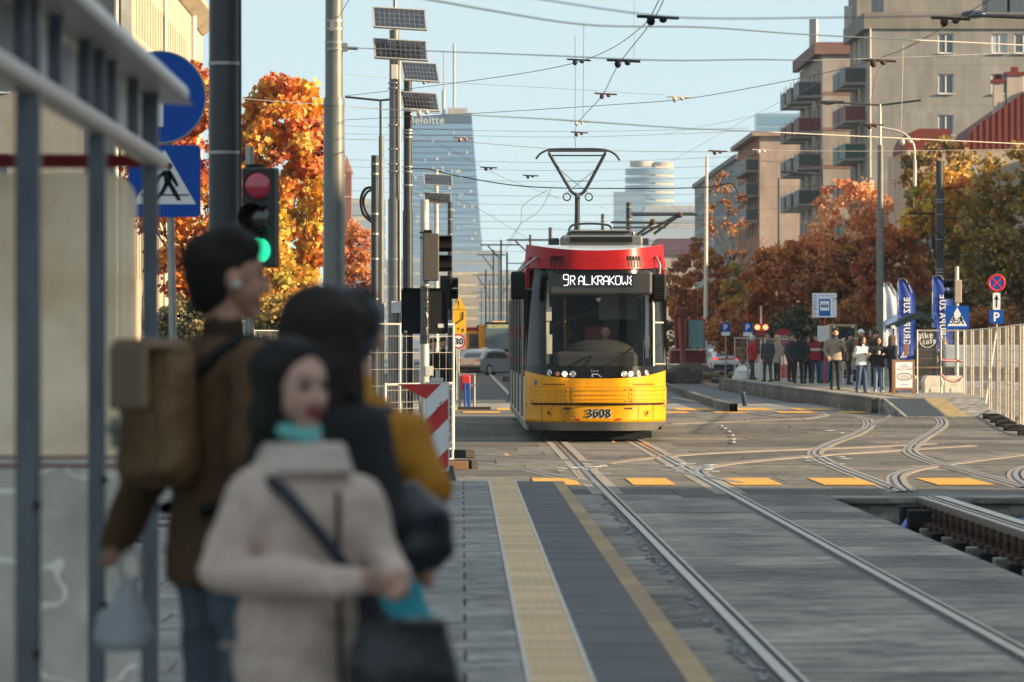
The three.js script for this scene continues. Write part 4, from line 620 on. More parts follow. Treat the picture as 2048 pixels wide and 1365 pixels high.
// ---------- signs, poles and signals on the left ----------
const signBack = mat([0.30, 0.31, 0.32], 0.5, 0.5), signWhite = mat([0.72, 0.72, 0.72], 0.35), signBlue = mat([0.006, 0.07, 0.36], 0.4, 0, { specularIntensity: 0.4 });
const walker = (s) => [ // walking figure, unit box about 1 high
  disc(0.085, 0.004, 0.05, 0.88, 0, 16), extr([[-0.09, 0.76], [0.10, 0.78], [0.12, 0.42], [-0.06, 0.40]], 0.004), extr([[0.0, 0.45], [0.12, 0.45], [0.26, 0.22], [0.36, 0.02], [0.27, 0.0], [0.14, 0.2]], 0.004), extr([[-0.06, 0.45], [0.06, 0.45], [-0.06, 0.22], [-0.24, 0.0], [-0.33, 0.04], [-0.17, 0.22]], 0.004), extr([[0.06, 0.76], [0.12, 0.72], [0.24, 0.52], [0.30, 0.38], [0.23, 0.37], [0.15, 0.5], [0.04, 0.64]], 0.004), extr([[-0.09, 0.76], [-0.02, 0.70], [-0.16, 0.58], [-0.24, 0.42], [-0.31, 0.44], [-0.22, 0.64]], 0.004)].map((g) => g.scale(s, s, 1));
const rsq = (w, h, r) => { const p = []; for (const [cx, cy, a0] of [[w / 2 - r, h / 2 - r, 0], [-w / 2 + r, h / 2 - r, 90], [-w / 2 + r, -h / 2 + r, 180], [w / 2 - r, -h / 2 + r, 270]]) for (let a = 0; a <= 90; a += 22.5) p.push([cx + r * Math.cos((a0 + a) * Math.PI / 180), cy + r * Math.sin((a0 + a) * Math.PI / 180)]); return p; };
{
  const D = 41, b = P(340, 900, D).setY(PL - 0.1), t = thing('road_sign', 'blue round arrow sign above a blue pedestrian crossing sign, beside the shelter roof', 'road sign', [b.x, 0, -D]);
  const c1 = P(320, 196, D), c2 = P(330, 363, D), rel = (c) => [c.x - b.x, c.y, 0.05];
  part(t, 'post', rod([0.06, 0, 0], [-0.02, 4.05, 0], 0.034, 14), MT.galv);
  const r = part(t, 'round_plate', [disc(0.395, 0.012).translate(...rel(c1))], signBlue); part(r, 'plate_rim', new THREE.TorusGeometry(0.395, 0.010, 6, 48).translate(...rel(c1)), signBack);
  part(r, 'arrow', [extr([[-0.05, -0.24], [0.05, -0.24], [0.05, 0.03], [0.15, 0.03], [0, 0.27], [-0.15, 0.03], [-0.05, 0.03]], 0.003).scale(1.05, 1.05, 1).translate(...rel(c1)).translate(-0.02, 0, 0.007)], signWhite);
  const s = part(t, 'square_plate', [extr(rsq(0.62, 0.62, 0.04), 0.012).translate(...rel(c2)).translate(0, 0, -0.006)], signBlue);
  part(s, 'triangle', extr([[-0.27, -0.2], [0.27, -0.2], [0, 0.27]], 0.003).translate(...rel(c2)).translate(0, 0, 0.007), signWhite);
  part(s, 'walking_figure', [mg(walker(0.34)).translate(c2.x - b.x + 0.02, c2.y - 0.17, 0.062), box(0.42, 0.012, 0.003, c2.x - b.x, c2.y - 0.12, 0.0615)], MT.black);
}
function bands(t, x0, ys, r, m = MT.galv) { for (const y of ys) part(t, 'clamp_band', cyl(r + 0.004, r + 0.004, 0.03, x0, y, 0, 24), m); }
{ // big dark mast
  const D = 44, x = P(449, 0, D).x, yb = (py) => P(0, py, D).y, t = thing('catenary_mast', 'thick dark round mast with bright clamp bands behind the jacketed man', 'mast', [x, 0, -D], 0, 'catenary masts');
  part(t, 'shaft', cyl(0.158, 0.143, 5.2, 0, 0, 0, 36), MT.pole); part(t, 'mast_cap', cyl(0.146, 0.12, 0.03, 0, 5.2, 0, 32), MT.black); part(t, 'cable_conduit', rod([0.148, 0.3, 0.03], [0.142, 5.0, 0.03], 0.016), MT.pole);
  bands(t, 0, [yb(131), yb(309), yb(489), 1.6], 0.147);
  part(t, 'base_flange', cyl(0.26, 0.26, 0.03, 0, 0.0, 0, 24), MT.galv);
}
{ // second grey mast with stepped shaft
  const D = 56, x = P(668, 0, D).x, yb = (py) => P(0, py, D).y, t = thing('catenary_mast', 'stepped dull grey mast with lit edge beside the orange tree', 'mast', [x, 0, -D], 0, 'catenary masts');
  part(t, 'shaft', cyl(0.138, 0.122, yb(196), 0, 0, 0, 36), MT.poleGrey); part(t, 'upper_shaft', cyl(0.106, 0.092, 5.2, 0, yb(196), 0, 36), MT.poleGrey); part(t, 'joint_collar', [cyl(0.128, 0.124, 0.07, 0, yb(212), 0, 36)], MT.poleGrey);
  bands(t, 0, [yb(45), yb(61), yb(88), yb(101)], 0.104); part(t, 'wire_bracket', [box(0.05, 0.12, 0.08, -0.02, yb(54), 0.11), box(0.08, 0.10, 0.06, 0.12, yb(95), 0.02), rod([0.12, yb(96), 0], [0.28, yb(97), 0], 0.02)], MT.galv);
  part(t, 'base_flange', cyl(0.25, 0.25, 0.03, 0, 0, 0, 24), MT.galv);
}
const sigHouse = mat([0.022, 0.022, 0.024], 0.6, 0, { map: T.grime });
function visor(x, y, z, r, len = 0.2) { const g = new THREE.CylinderGeometry(r * 1.05, r * 1.08, len, 24, 1, true, Math.PI * 0.78, Math.PI * 1.44).rotateX(Math.PI / 2); return g.translate(x, y, z + len / 2); }
const lensMat = (c, on) => mat(c, 0.25, 0, on ? { emissive: lin(...on), emissiveIntensity: 1 } : { clearcoat: 1 });
{ // pedestrian-side signal, green lit
  const D = 36.7, c = P(521, 436, D), t = thing('traffic_light', 'black three-lamp traffic light showing green beside the dark mast', 'traffic light', [c.x, 0, -D]), s = FPX / D;
  part(t, 'post', cyl(0.032, 0.032, P(0, 292, D).y, P(498, 0, D).x - c.x, 0, -0.12, 16), MT.galv);
  const ry = -0.24, rot = (g) => g.rotateY(ry).translate(0, 0, 0);
  part(t, 'housing', rot(rbox(0.265, 0.775, 0.16, 0, c.y, 0, 0.02)), sigHouse); part(t, 'bracket', [rot(box(0.14, 0.03, 0.05, -0.06, c.y + 0.40, -0.06)), rot(box(0.2, 0.03, 0.04, -0.1, c.y - 0.35, -0.06))], MT.black);
  [['red', 0.245, [0.42, 0.02, 0.05]], ['amber', -0.005, [0.03, 0.02, 0.012]], ['green', -0.255, [0.0, 0.5, 0.25]]].forEach(([n, dy, col]) => {
    const L = part(t, 'lamp', rot(new THREE.SphereGeometry(0.105, 24, 10).scale(1, 1, 0.3).translate(0, c.y + dy, 0.075)), lensMat(col, n === 'green' ? [0.012, 0.36, 0.175] : null)); L.userData.label = n + ' signal lamp';
    part(L, 'visor', rot(visor(0, c.y + dy, 0.08, 0.108, n === 'red' ? 0.012 : 0.17)), sigHouse);
  });
  const gl = new THREE.PointLight(lin(0.05, 1, 0.5), 0.02); gl.position.set(0.06, c.y - 0.255, 0.3); gl.castShadow = true; t.add(gl);
}
function mast(label, px0, px1, D, pyTop, o = {}) { // slender mast by its picture edges
  const s = FPX / D, x = ((px0 + px1) / 2 - VX) / s, r = (px1 - px0) / 2 / s, top = P(0, pyTop, D).y, t = thing(o.name || 'catenary_mast', label, o.cat || 'mast', [x, 0, -D], 0, o.group || 'catenary masts');
  if (o.step) { const ys = P(0, o.step, D).y; part(t, 'shaft', cyl(r * 1.12, r * 1.08, ys, 0, 0, 0, 20), o.m || MT.pole); part(t, 'upper_shaft', cyl(r * 0.92, r * 0.85, top - ys, 0, ys, 0, 20), o.m || MT.pole); } else part(t, 'shaft', cyl(r * 1.04, r * 0.96, top, 0, 0, 0, 20), o.m || MT.pole);
  part(t, 'base_flange', cyl(r * 1.9, r * 1.9, 0.04, 0, 0, 0, 16), MT.galv);
  bands(t, 0, (o.bands || []).map((p) => P(0, p, D).y), r * 1.06);
  t.loc = (px, py, z = 0) => { const p = P(px, py, D); return V(p.x - x, p.y, z); }; t.r = r; return t;
}
const cellM = canvasTex(512, 256, (x, w, h) => { x.fillStyle = '#10131c'; x.fillRect(0, 0, w, h); for (let i = 0; i < 10; i++) for (let j = 0; j < 4; j++) { x.fillStyle = (i * 7 + j * 3) % 4 ? '#1a1c26' : '#23242c'; x.fillRect(i * 51.2 + 3, j * 64 + 3, 45.2, 58); } x.strokeStyle = '#8d9199'; x.lineWidth = 2.4; for (let i = 0; i <= 10; i++) { x.beginPath(); x.moveTo(i * 51.2, 0); x.lineTo(i * 51.2, h); x.stroke(); } for (let j = 0; j <= 4; j++) { x.beginPath(); x.moveTo(0, j * 64); x.lineTo(w, j * 64); x.stroke(); } });
const cellMat = mat([1, 1, 1], 0.12, 0, { map: cellM, clearcoat: 1 }), alu = mat([0.62, 0.58, 0.52], 0.4, 0.7);
function solar(label, px0, px1, py0, py1, D, group = 'solar panels on masts', turn = 0.12) {
  const w = (px1 - px0) * D / FPX, h = (py1 - py0) * D / FPX * 1.5, c = P((px0 + px1) / 2, (py0 + py1) / 2, D), t = thing('solar_panel', label, 'solar panel', [c.x, c.y, -D + 0.35], 0, group);
  const R3 = (g) => g.rotateX(-0.84).rotateZ(-0.05).rotateY(turn);
  part(t, 'frame', [box(w, 0.03, 0.04, 0, h / 2, 0), box(w, 0.03, 0.04, 0, -h / 2, 0), box(0.03, h, 0.04, w / 2, 0, 0), box(0.03, h, 0.04, -w / 2, 0, 0), box(w - 0.04, h - 0.04, 0.012, 0, 0, -0.016)].map(R3), alu);
  part(t, 'cell_sheet', R3(face(w - 0.05, h - 0.04, 0, 0, 0.004)), cellMat, true);
  part(t, 'bracket', [rod([0, -0.05, -0.12], [0, -0.1, -0.32], 0.03), box(0.5, 0.05, 0.05, 0, -0.02, -0.05)], MT.galv);
}
{
  mast('dark banded cable mast left of the solar panel masts', 742, 757, 78, 311, { bands: [330, 350, 430, 470, 520, 600, 640] });
  const a = mast('slim grey mast with a hooked rod top by the cable mast', 757, 768, 86, 272, { m: MT.poleGrey });
  part(a, 'top_rod', [rod(a.loc(761, 272), a.loc(761, 201), 0.022), rod(a.loc(690, 194, 0), a.loc(761, 201, 0), 0.02), rod(a.loc(761, 201), a.loc(780, 199), 0.02)], MT.pole);
  part(a, 'looped_cable', [tube([a.loc(744, 375), a.loc(731, 378), a.loc(722, 398), a.loc(727, 428), a.loc(744, 445)], 0.03, 30, 6), tube([a.loc(744, 380), a.loc(735, 384), a.loc(727, 400), a.loc(732, 424), a.loc(744, 440)], 0.025, 30, 6)], MT.black);
  const b = mast('tall mast carrying the two topmost solar panels', 777, 800, 96, 60, { step: 398, m: MT.poleGrey, bands: [168, 178, 252, 300, 330, 345, 520, 575, 640, 700] });
  part(b, 'conduit', [rod(b.loc(799, 120, 0.1), b.loc(800, 760, 0.1), 0.022), rod(b.loc(790, -5), b.loc(790, 60), 0.04)], MT.galv); part(b, 'control_box', [rbox(0.14, 0.3, 0.12, 0.0, P(0, 145, 96).y, 0.14, 0.02), rbox(0.2, 0.24, 0.02, 0.04, P(0, 615, 96).y, 0.14, 0.01)], MT.white);
  const c = mast('darker mast behind, carrying two blue tinted solar panels', 806, 825, 108, 160, { step: 422, bands: [195, 230, 262, 268, 276, 335, 345, 372] });
  part(c, 'control_box', rbox(0.14, 0.5, 0.12, 0, P(0, 235, 108).y, 0.15, 0.02), MT.black);
  solar('topmost solar panel against the sky', 747, 852, 19, 61, 95.6); solar('second solar panel just below the topmost one', 749, 854, 82, 122, 95.6);
  solar('blue tinted solar panel, upper of the rear pair', 804, 876, 127, 165, 107.6, undefined, 0.2); solar('blue tinted solar panel, lower of the rear pair', 803, 876, 187, 223, 107.6, undefined, 0.2);
  const e = mast('thin mast with two small far solar panels', 868, 877, 190, 340, { m: MT.polePale, bands: [378, 425, 450] });
  mast('thin banded mast right of the small solar panels', 895, 905, 182, 404, { m: MT.pole, bands: [420, 440, 470, 530, 600] });
  solar('small far solar panel, upper of two on the thin mast', 848, 904, 350, 372, 189); solar('small far solar panel, lower of two on the thin mast', 849, 902, 387, 408, 189);
}
{ // white signal post with back of signal and black square board
  const D = 60, s = FPX / D, x = P(849, 0, D).x, y = (p) => P(0, p, D).y, X = (p) => P(p, 0, D).x - x, t = thing('signal_post', 'white metal post with signal heads and a black square board', 'signal post', [x, 0, -D]);
  part(t, 'post', [cyl(0.058, 0.055, y(400), 0, 0, 0, 24)], MT.polePale); part(t, 'black_wrap', cyl(0.062, 0.062, y(572) - y(688), 0, y(688), 0, 24), mat([0.02, 0.02, 0.02], 0.22, 0, { bumpMap: T.bump, bumpScale: 0.01, clearcoat: 1 }));
  part(t, 'signal_housing', [rbox(0.2, 0.60, 0.2, X(862), y(515), 0.1, 0.015)], mat([0.10, 0.09, 0.08], 0.6, 0, { map: T.grime }));
  for (const p of [488, 527]) part(t, 'visor', new THREE.CylinderGeometry(0.105, 0.105, 0.22, 24, 1, true, Math.PI * 0.2, Math.PI * 1.5).rotateZ(Math.PI / 2).rotateX(-0.4).translate(X(886), y(p), 0.1), MT.black);
  part(t, 'mounting_strap', [new THREE.TorusGeometry(0.062, 0.008, 6, 20).rotateX(Math.PI / 2).translate(0, y(465), 0), new THREE.TorusGeometry(0.062, 0.008, 6, 20).rotateX(Math.PI / 2).translate(0, y(476), 0), rbox(0.1, 0.05, 0.1, X(856), y(464), 0.06, 0.01)], MT.black);
  const bd = part(t, 'black_board', extr(rsq(0.58, 0.575, 0.03), 0.012).translate(X(849), y(623), -0.075), MT.blackMatt); part(bd, 'board_rim', [box(0.55, 0.014, 0.03, X(849), y(577.5), -0.06), box(0.014, 0.55, 0.03, X(895), y(623), -0.06), box(0.014, 0.55, 0.03, X(803.5), y(623), -0.06)], MT.black);
  part(bd, 'sticker', [box(0.08, 0.05, 0.003, X(882), y(652), -0.06), box(0.04, 0.025, 0.003, X(811), y(664), -0.06)], MT.white);
  part(t, 'cable', tube([[-0.05, y(775), 0.05], [-0.07, y(785), 0.06], [-0.05, y(830), 0.06], [-0.03, y(900), 0.06]], 0.008, 16, 6), MT.black); part(t, 'paper_tag', box(0.10, 0.12, 0.004, X(859), y(742), 0.06), MT.white);
}
{ // second dark signal further back
  const D = 100, t = mast('dark signal post with hooded lamps behind the white post', 898, 904, D, 520, { name: 'signal_post', cat: 'signal post', group: 'signals' }), y = (p) => P(0, p, D).y;
  part(t, 'signal_housing', rbox(0.24, 0.7, 0.2, -0.1, y(585), 0.05, 0.02), MT.black); for (const p of [566, 588]) part(t, 'visor', new THREE.CylinderGeometry(0.11, 0.11, 0.2, 20, 1, true, 0.6, 4.7).rotateZ(Math.PI / 2).translate(0.06, y(p), 0.12), MT.black);
  part(t, 'notice_plate', box(0.12, 0.16, 0.02, -0.02, y(648), 0.1), MT.white);
}
{ // red and white barrier board
  const D = 53.9, c = P(874, 855, D), t = thing('barrier_board', 'red and white striped barrier board at the platform end', 'barrier', [c.x, 0, -D]), w = 0.25, h = 0.97, y0 = 0.32;
  part(t, 'board_frame', extr(rsq(w + 0.035, h + 0.05, 0.03), 0.04).translate(0, y0 + h / 2, -0.03), MT.white); part(t, 'top_handle', [box(0.14, 0.05, 0.04, 0, y0 + h + 0.045, -0.01), box(0.03, 0.09, 0.03, 0, y0 + h + 0.11, -0.01)], MT.white);
  part(t, 'white_face', box(w, h, 0.006, 0, y0 + h / 2, 0.0145), signWhite);
  const stripe = (a, b) => { // diagonal stripe polygon clipped to the board
    const pts = [], cl = (v) => Math.min(h, Math.max(0, v)); const L0 = a, R0 = a + w, L1 = b, R1 = b + w; const poly = []; const add = (x, y) => poly.push([x - w / 2, y]);
    const clip = (l, r) => { const o = []; if (l < 0) o.push([-l, 0]); else if (l <= h) o.push([0, l]); if (r > h) o.push([h - l, h]); else if (r >= 0) o.push([w, r]); return o; };
    const A = clip(L0, R0), Bq = clip(L1, R1); if (A.length < 1 || Bq.length < 1) return null; A.forEach((p) => add(...p)); if (Bq[Bq.length - 1][1] >= h && A[A.length - 1][0] >= w && Bq[Bq.length - 1][0] < w) add(w, h); Bq.reverse().forEach((p) => add(...p)); if (A[0][1] <= 0 && Bq[Bq.length - 1][0] <= 0 && A[0][0] > 0) add(0, 0); return extr(poly, 0.003).translate(0, y0, 0.018); };
  const st = [[-0.22, -0.01], [0.33, 0.56], [0.80, 1.3]].map(([a, b]) => stripe(a, b)).filter(Boolean);
  st.forEach((g) => part(t, 'red_stripe', g, MT.red));
  const scr = tube([[-0.05, 0, 0], [-0.02, 0.02, 0], [-0.03, 0.05, 0], [0.01, 0.06, 0], [0.0, 0.1, 0], [0.04, 0.11, 0], [0.035, 0.15, 0], [0.07, 0.17, 0]], 0.004, 60, 4).translate(0, y0 + 0.6, 0.02); part(t, 'marker_scribble', scr, MT.black);
  part(t, 'rubber_foot', [rbox(0.42, 0.11, 0.8, 0, 0.06, 0, 0.03), rbox(0.06, 0.25, 0.06, 0, 0.2, -0.01, 0.01)], MT.rubber);
  const pts = []; for (let i = 0; i < 20; i++) pts.push(new THREE.TorusGeometry(0.055, 0.012, 6, 16).rotateX(Math.PI / 2 + 0.15).translate(0.02 - i * 0.004 + 0.0, 0.02 + i * 0.0165, 0));
  solo('corrugated_pipe', 'teal corrugated pipe standing beside the barrier board', 'pipe', [...pts.map((g) => g.rotateZ(0.1)), rod([0.0, 0, 0], [-0.06, 0.34, 0], 0.052, 14)], mat([0.02, 0.075, 0.095], 0.5), [P(908, 0, 54.6).x, 0.0, -54.6]);
}
// ---------- temporary fence panels ----------
const fenceM = mat([0.62, 0.56, 0.48], 0.4, 0.55), meshM = mat([0.34, 0.30, 0.25], 0.5, 0.4);
const panelCache = {};
function panelGeo(w, h, step, o = {}) { const key = w + '_' + h + '_' + step; if (panelCache[key]) return panelCache[key]; const ws = []; for (let x = -w / 2 + step; x < w / 2 - 0.02; x += step) ws.push(box(o.wt || 0.006, h - 0.1, 0.005, x, h / 2 + 0.12, 0)); for (let y = 0.25; y < h; y += 0.25) ws.push(box(w - 0.04, 0.006, 0.006, 0, y + 0.12, 0.004));
  return panelCache[key] = { f: mg([cyl(0.021, 0.021, h + 0.12, -w / 2, 0, 0, 10), cyl(0.021, 0.021, h + 0.12, w / 2, 0, 0, 10), rod([-w / 2, h + 0.1, 0], [w / 2, h + 0.1, 0], 0.016), rod([-w / 2, 0.14, 0], [w / 2, 0.14, 0], 0.016)]), m: mg(ws) }; }
function fence(label, a, b, h = 2.0, o = {}) { // a,b ground points
  const w = Math.round(a.distanceTo(b) * 20) / 20, g = panelGeo(w, h, o.step || 0.04, o), t = thing('mesh_fence', label, 'fence', a.clone().lerp(b, 0.5), -Math.atan2(b.z - a.z, b.x - a.x), o.group || 'temporary mesh fence panels');
  part(t, 'frame', g.f.clone(), o.m || fenceM); part(t, 'wire_mesh', g.m.clone(), o.mm || meshM); const ft = o.foot || MT.rubber;
  for (const e of [-1, 1]) part(t, 'foot_block', rbox(0.24, 0.13, 0.68, e * w / 2, 0.065, 0, 0.02), ft); return t;
}
const gp = (px, D, y = 0) => V((px - VX) / FPX * D, y, -D);
fence('tall mesh fence panel around the masts, nearest the white post', gp(770, 64), gp(905, 66.5), 1.1, { step: 0.12, wt: 0.004 });
fence('mesh fence panel behind the solar masts', gp(722, 70), gp(800, 72), 1.95, { step: 0.14, wt: 0.004 });
fence('mesh fence panel between the masts and the white post', gp(800, 72), gp(906, 73), 1.95, { step: 0.16, wt: 0.004 });
fence('pale mesh fence panel below the orange tree, left one', gp(508, 118), gp(578, 119), 2.0, { step: 0.05, group: 'fence panels under the orange tree' });
fence('pale mesh fence panel below the orange tree, right one', gp(583, 119), gp(655, 120), 2.0, { step: 0.05, group: 'fence panels under the orange tree' });
// road-work signs
{
  const D = 150, c = P(919, 640, D), t = thing('road_work_sign', 'yellow warning sign with exclamation mark and lane diagram', 'road sign', [c.x, 0, -D]), y = (p) => P(0, p, D).y;
  part(t, 'post', cyl(0.03, 0.03, y(600), -0.1, 0, -0.04, 10), MT.galv);
  part(t, 'yellow_plate', [box(0.41, y(620) - y(668), 0.012, 0, (y(620) + y(668)) / 2, 0), extr([[-0.205, 0], [0.205, 0], [0.0, 0.42]], 0.012).translate(0, y(619.5), -0.006)], mat([0.78, 0.42, 0.015], 0.4));
  part(t, 'black_marks', [box(0.03, 0.14, 0.004, -0.03, y(607), 0.01), disc(0.02, 0.004, -0.03, y(616), 0.01, 10), box(0.42, 0.012, 0.004, 0, y(620), 0.01), rod([0.11, y(624), 0.012], [0.11, y(638), 0.012], 0.02, 6), rod([0.11, y(638), 0.012], [-0.2, y(651), 0.012], 0.02, 6), box(0.04, 0.07, 0.004, -0.04, y(658), 0.01), new THREE.TorusGeometry(0.035, 0.012, 6, 12).scale(0.7, 1.3, 0.4).translate(0.1, y(661), 0.01)], MT.black);
  const t2 = thing('speed_limit_sign', 'round white 30 speed limit sign with red rim', 'road sign', [P(917, 0, 148).x, 0, -148]), yy = P(0, 683, 148).y;
  part(t2, 'post', cyl(0.03, 0.03, yy, 0, 0, -0.03, 10), MT.galv); part(t2, 'plate', disc(0.225, 0.012, 0, yy, 0), signWhite); part(t2, 'red_rim', new THREE.TorusGeometry(0.205, 0.024, 6, 40).scale(1, 1, 0.3).translate(0, yy, 0.008), MT.red); part(t2, 'numerals', text3d('30', 0.19).translate(0.01, yy, 0.01), MT.black);
}

// ---------- opposite platform: people, stop sign, coffee stand ----------
const PH = 0.394, fpos = (px, py, h = PH) => { const D = FPX * (EYE - h) / (py - VY); return [(px - VX) / FPX * D, h, -D]; };
const far = (label, px, py, ry, o) => person(label, fpos(px, py), ry, { cell: 0.022, wrinkle: 0.008, ...o }, 'people waiting on the opposite platform');
const BLK = [0.014, 0.014, 0.016], JEAN = [0.045, 0.075, 0.15], HAND = [[[-0.25, 1.17, 0.0], [-0.10, 1.22, 0.27]], [[0.25, 1.16, 0.0], [0.12, 1.22, 0.27]]];
far('white haired person in red sweater at the platform kerb', 1505, 760, 2.0, { H: 1.70, coat: [0.42, 0.015, 0.02], legs: [0.03, 0.028, 0.028], hair: [0.55, 0.53, 0.5], style: 'short', stride: 0.12, pockets: true });
far('person in long dark grey coat with hands in pockets', 1536, 764, -0.6, { H: 1.70, coat: [0.05, 0.047, 0.045], legs: [0.075, 0.048, 0.03], hem: 0.68, bulk: 1.15, hair: [0.25, 0.18, 0.11], style: 'short', pockets: true, stance: 0.13 });
far('blonde woman in pale grey beige coat', 1555, 763, -1.0, { H: 1.70, coat: [0.33, 0.28, 0.22], legs: [0.04, 0.035, 0.03], hem: 0.72, bulk: 1.05, hair: [0.50, 0.36, 0.20], style: 'long', pockets: true });
far('man in black jacket and cap standing with his back turned', 1597, 768, 2.6, { H: 1.76, coat: BLK, legs: [0.016, 0.016, 0.018], bulk: 1.22, cap: [0.01, 0.01, 0.01], capBrim: true, hair: BLK, style: 'short', stance: 0.13 });
far('woman with dark scarf half hidden behind the black jacket', 1616, 767, 0.3, { H: 1.62, coat: [0.03, 0.028, 0.03], legs: BLK, hair: [0.06, 0.035, 0.02], style: 'long', pockets: true });
far('person in red jacket with white chest stripe', 1632, 767, 0.1, { H: 1.72, coat: [0.26, 0.012, 0.02], legs: [0.03, 0.045, 0.085], bulk: 1.15, stripe: [0.6, 0.58, 0.56], cap: [0.02, 0.02, 0.025], hair: BLK, style: 'short', pockets: true });
far('person in dark jacket and light jeans behind the red jacket', 1651, 767, -0.4, { H: 1.73, coat: [0.02, 0.02, 0.026], legs: [0.09, 0.14, 0.24], hair: [0.03, 0.02, 0.015], style: 'short', pockets: true, cap: [0.03, 0.03, 0.035] });
{
  const m = far('bearded man in beige jacket with a black shoulder bag', 1671, 780, 0.05, { H: 1.82, cell: 0.018, coat: [0.27, 0.21, 0.155], legs: [0.012, 0.012, 0.014], hem: 0.86, bulk: 1.18, hair: [0.02, 0.014, 0.01], style: 'short', beard: [0.022, 0.015, 0.012], arms: [[[-0.29, 1.16, -0.02], [-0.22, 0.93, 0.10]], [[0.26, 1.18, 0.02], [0.16, 1.30, 0.17]]] });
  const b = thing('shoulder_bag', 'black bag slung from the bearded man in beige', 'bag', m.position.clone(), 0); part(b, 'bag_body', rbox(0.24, 0.28, 0.14, 0.28, 1.0, -0.02, 0.05, 3), MT.blackMatt); part(b, 'strap', tube([[0.26, 1.12, 0.03], [0.18, 1.3, 0.16], [0.13, 1.5, 0.03], [0.16, 1.3, -0.16], [0.24, 1.1, -0.06]], 0.018, 24, 6), MT.black);
}
far('construction worker in white helmet and orange vest', 1722, 770, 0.9, { H: 1.84, coat: [0.42, 0.14, 0.03], sleeve: [0.40, 0.13, 0.03], legs: [0.05, 0.05, 0.055], bulk: 1.2, cap: [0.75, 0.75, 0.75], capBrim: true, capName: 'helmet', hair: BLK, pockets: true });
far('woman in white jacket and blue jeans eating', 1724, 786, 0.55, { H: 1.57, cell: 0.017, coat: [0.66, 0.66, 0.66], legs: JEAN, flare: 1.25, wide: 1.1, hem: 0.88, bulk: 1.12, hair: [0.035, 0.022, 0.016], style: 'long', yawHead: 0.3, lean: 0.04, arms: HAND, stride: 0.08, shoes: [0.4, 0.38, 0.36] });
far('dark haired woman in black jacket holding a cup', 1758, 786, 0.1, { H: 1.56, cell: 0.017, coat: BLK, legs: [0.10, 0.15, 0.25], flare: 1.3, hem: 0.83, bulk: 1.15, hair: [0.014, 0.009, 0.008], style: 'long', arms: HAND, shoes: [0.4, 0.4, 0.4] });
solo('paper_cup', 'small white paper cup held by the woman in black', 'cup', [new THREE.CylinderGeometry(0.038, 0.03, 0.1, 14)], MT.white, [fpos(1758, 786)[0] - 0.01, PH + 1.14, fpos(1758, 786)[2] + 0.36]);
far('person in dark star patterned jacket by the flags', 1786, 786, 1.9, { H: 1.60, cell: 0.018, coat: [0.025, 0.032, 0.05], legs: [0.014, 0.014, 0.016], bulk: 1.25, hem: 0.8, hair: [0.10, 0.07, 0.045], style: 'long', pockets: true, wide: 1.15 });
far('person in charcoal coat behind the black cap', 1583, 764, 0.6, { H: 1.74, coat: [0.045, 0.045, 0.05], legs: BLK, hair: [0.05, 0.03, 0.02], style: 'short', pockets: true });
far('woman with brown hair and grey scarf beside the red jacket', 1644, 764, -0.8, { H: 1.66, coat: [0.09, 0.08, 0.08], legs: JEAN, hair: [0.12, 0.06, 0.03], style: 'long', pockets: true });
far('person in olive jacket between the beige and white jackets', 1698, 770, 1.4, { H: 1.72, coat: [0.07, 0.065, 0.04], legs: [0.03, 0.03, 0.035], hair: BLK, style: 'short', pockets: true });
far('dark haired person partly hidden behind the woman in black', 1752, 774, 0.3, { H: 1.76, coat: [0.03, 0.026, 0.03], legs: BLK, hair: BLK, style: 'short', pockets: true });
person('woman in grey coat seen through the fence mesh', [P(1868, 0, 146).x, 0.0, -146], -2.0, { H: 1.74, cell: 0.02, coat: [0.20, 0.18, 0.16], legs: [0.1, 0.09, 0.085], hem: 0.5, bulk: 1.15, hair: [0.10, 0.06, 0.04], style: 'bob', pockets: true }, 'people behind the fences');
person('tall person in grey coat beyond the red and white tape', [P(1889, 0, 150).x, 0.0, -150], 0.4, { H: 1.86, cell: 0.022, coat: [0.10, 0.10, 0.11], legs: [0.06, 0.06, 0.07], hem: 0.5, hair: [0.18, 0.12, 0.07], style: 'short', pockets: true }, 'people behind the fences');
person('man in black jacket behind the mesh by the white post', [P(886, 0, 112).x, 0.05, -112], 0.2, { H: 1.82, cell: 0.02, coat: BLK, legs: BLK, hair: BLK, style: 'short', bulk: 1.15 }, 'people behind the fences');
person('person in pale coat half hidden by the white post', [P(865, 0, 113).x, 0.05, -113], 0.5, { H: 1.80, cell: 0.02, coat: [0.40, 0.35, 0.32], legs: [0.25, 0.32, 0.42], hem: 0.7, hair: [0.05, 0.03, 0.02], style: 'short', pockets: true }, 'people behind the fences');
{ // driver and passenger inside the tram
  const d = person('bald tram driver seated behind the windscreen', [2.4 + 0.20, 0.52, -85.95], 0, { H: 1.70, cell: 0.018, coat: [0.03, 0.03, 0.035], legs: BLK, hem: 0.86, yawHead: -0.1, brow: [0.2, 0.12, 0.08], arms: [[[-0.27, 1.17, 0.08], [-0.20, 1.24, 0.34]], [[0.26, 1.15, 0.06], [0.18, 1.12, 0.30]]] }); d.position.y = 0.355;
  person('passenger standing behind the cab glass', [2.4 - 0.46, 0.32, -87.2], 0.3, { H: 1.74, cell: 0.02, coat: [0.02, 0.02, 0.025], legs: BLK, hair: BLK, style: 'short', pockets: true });
}
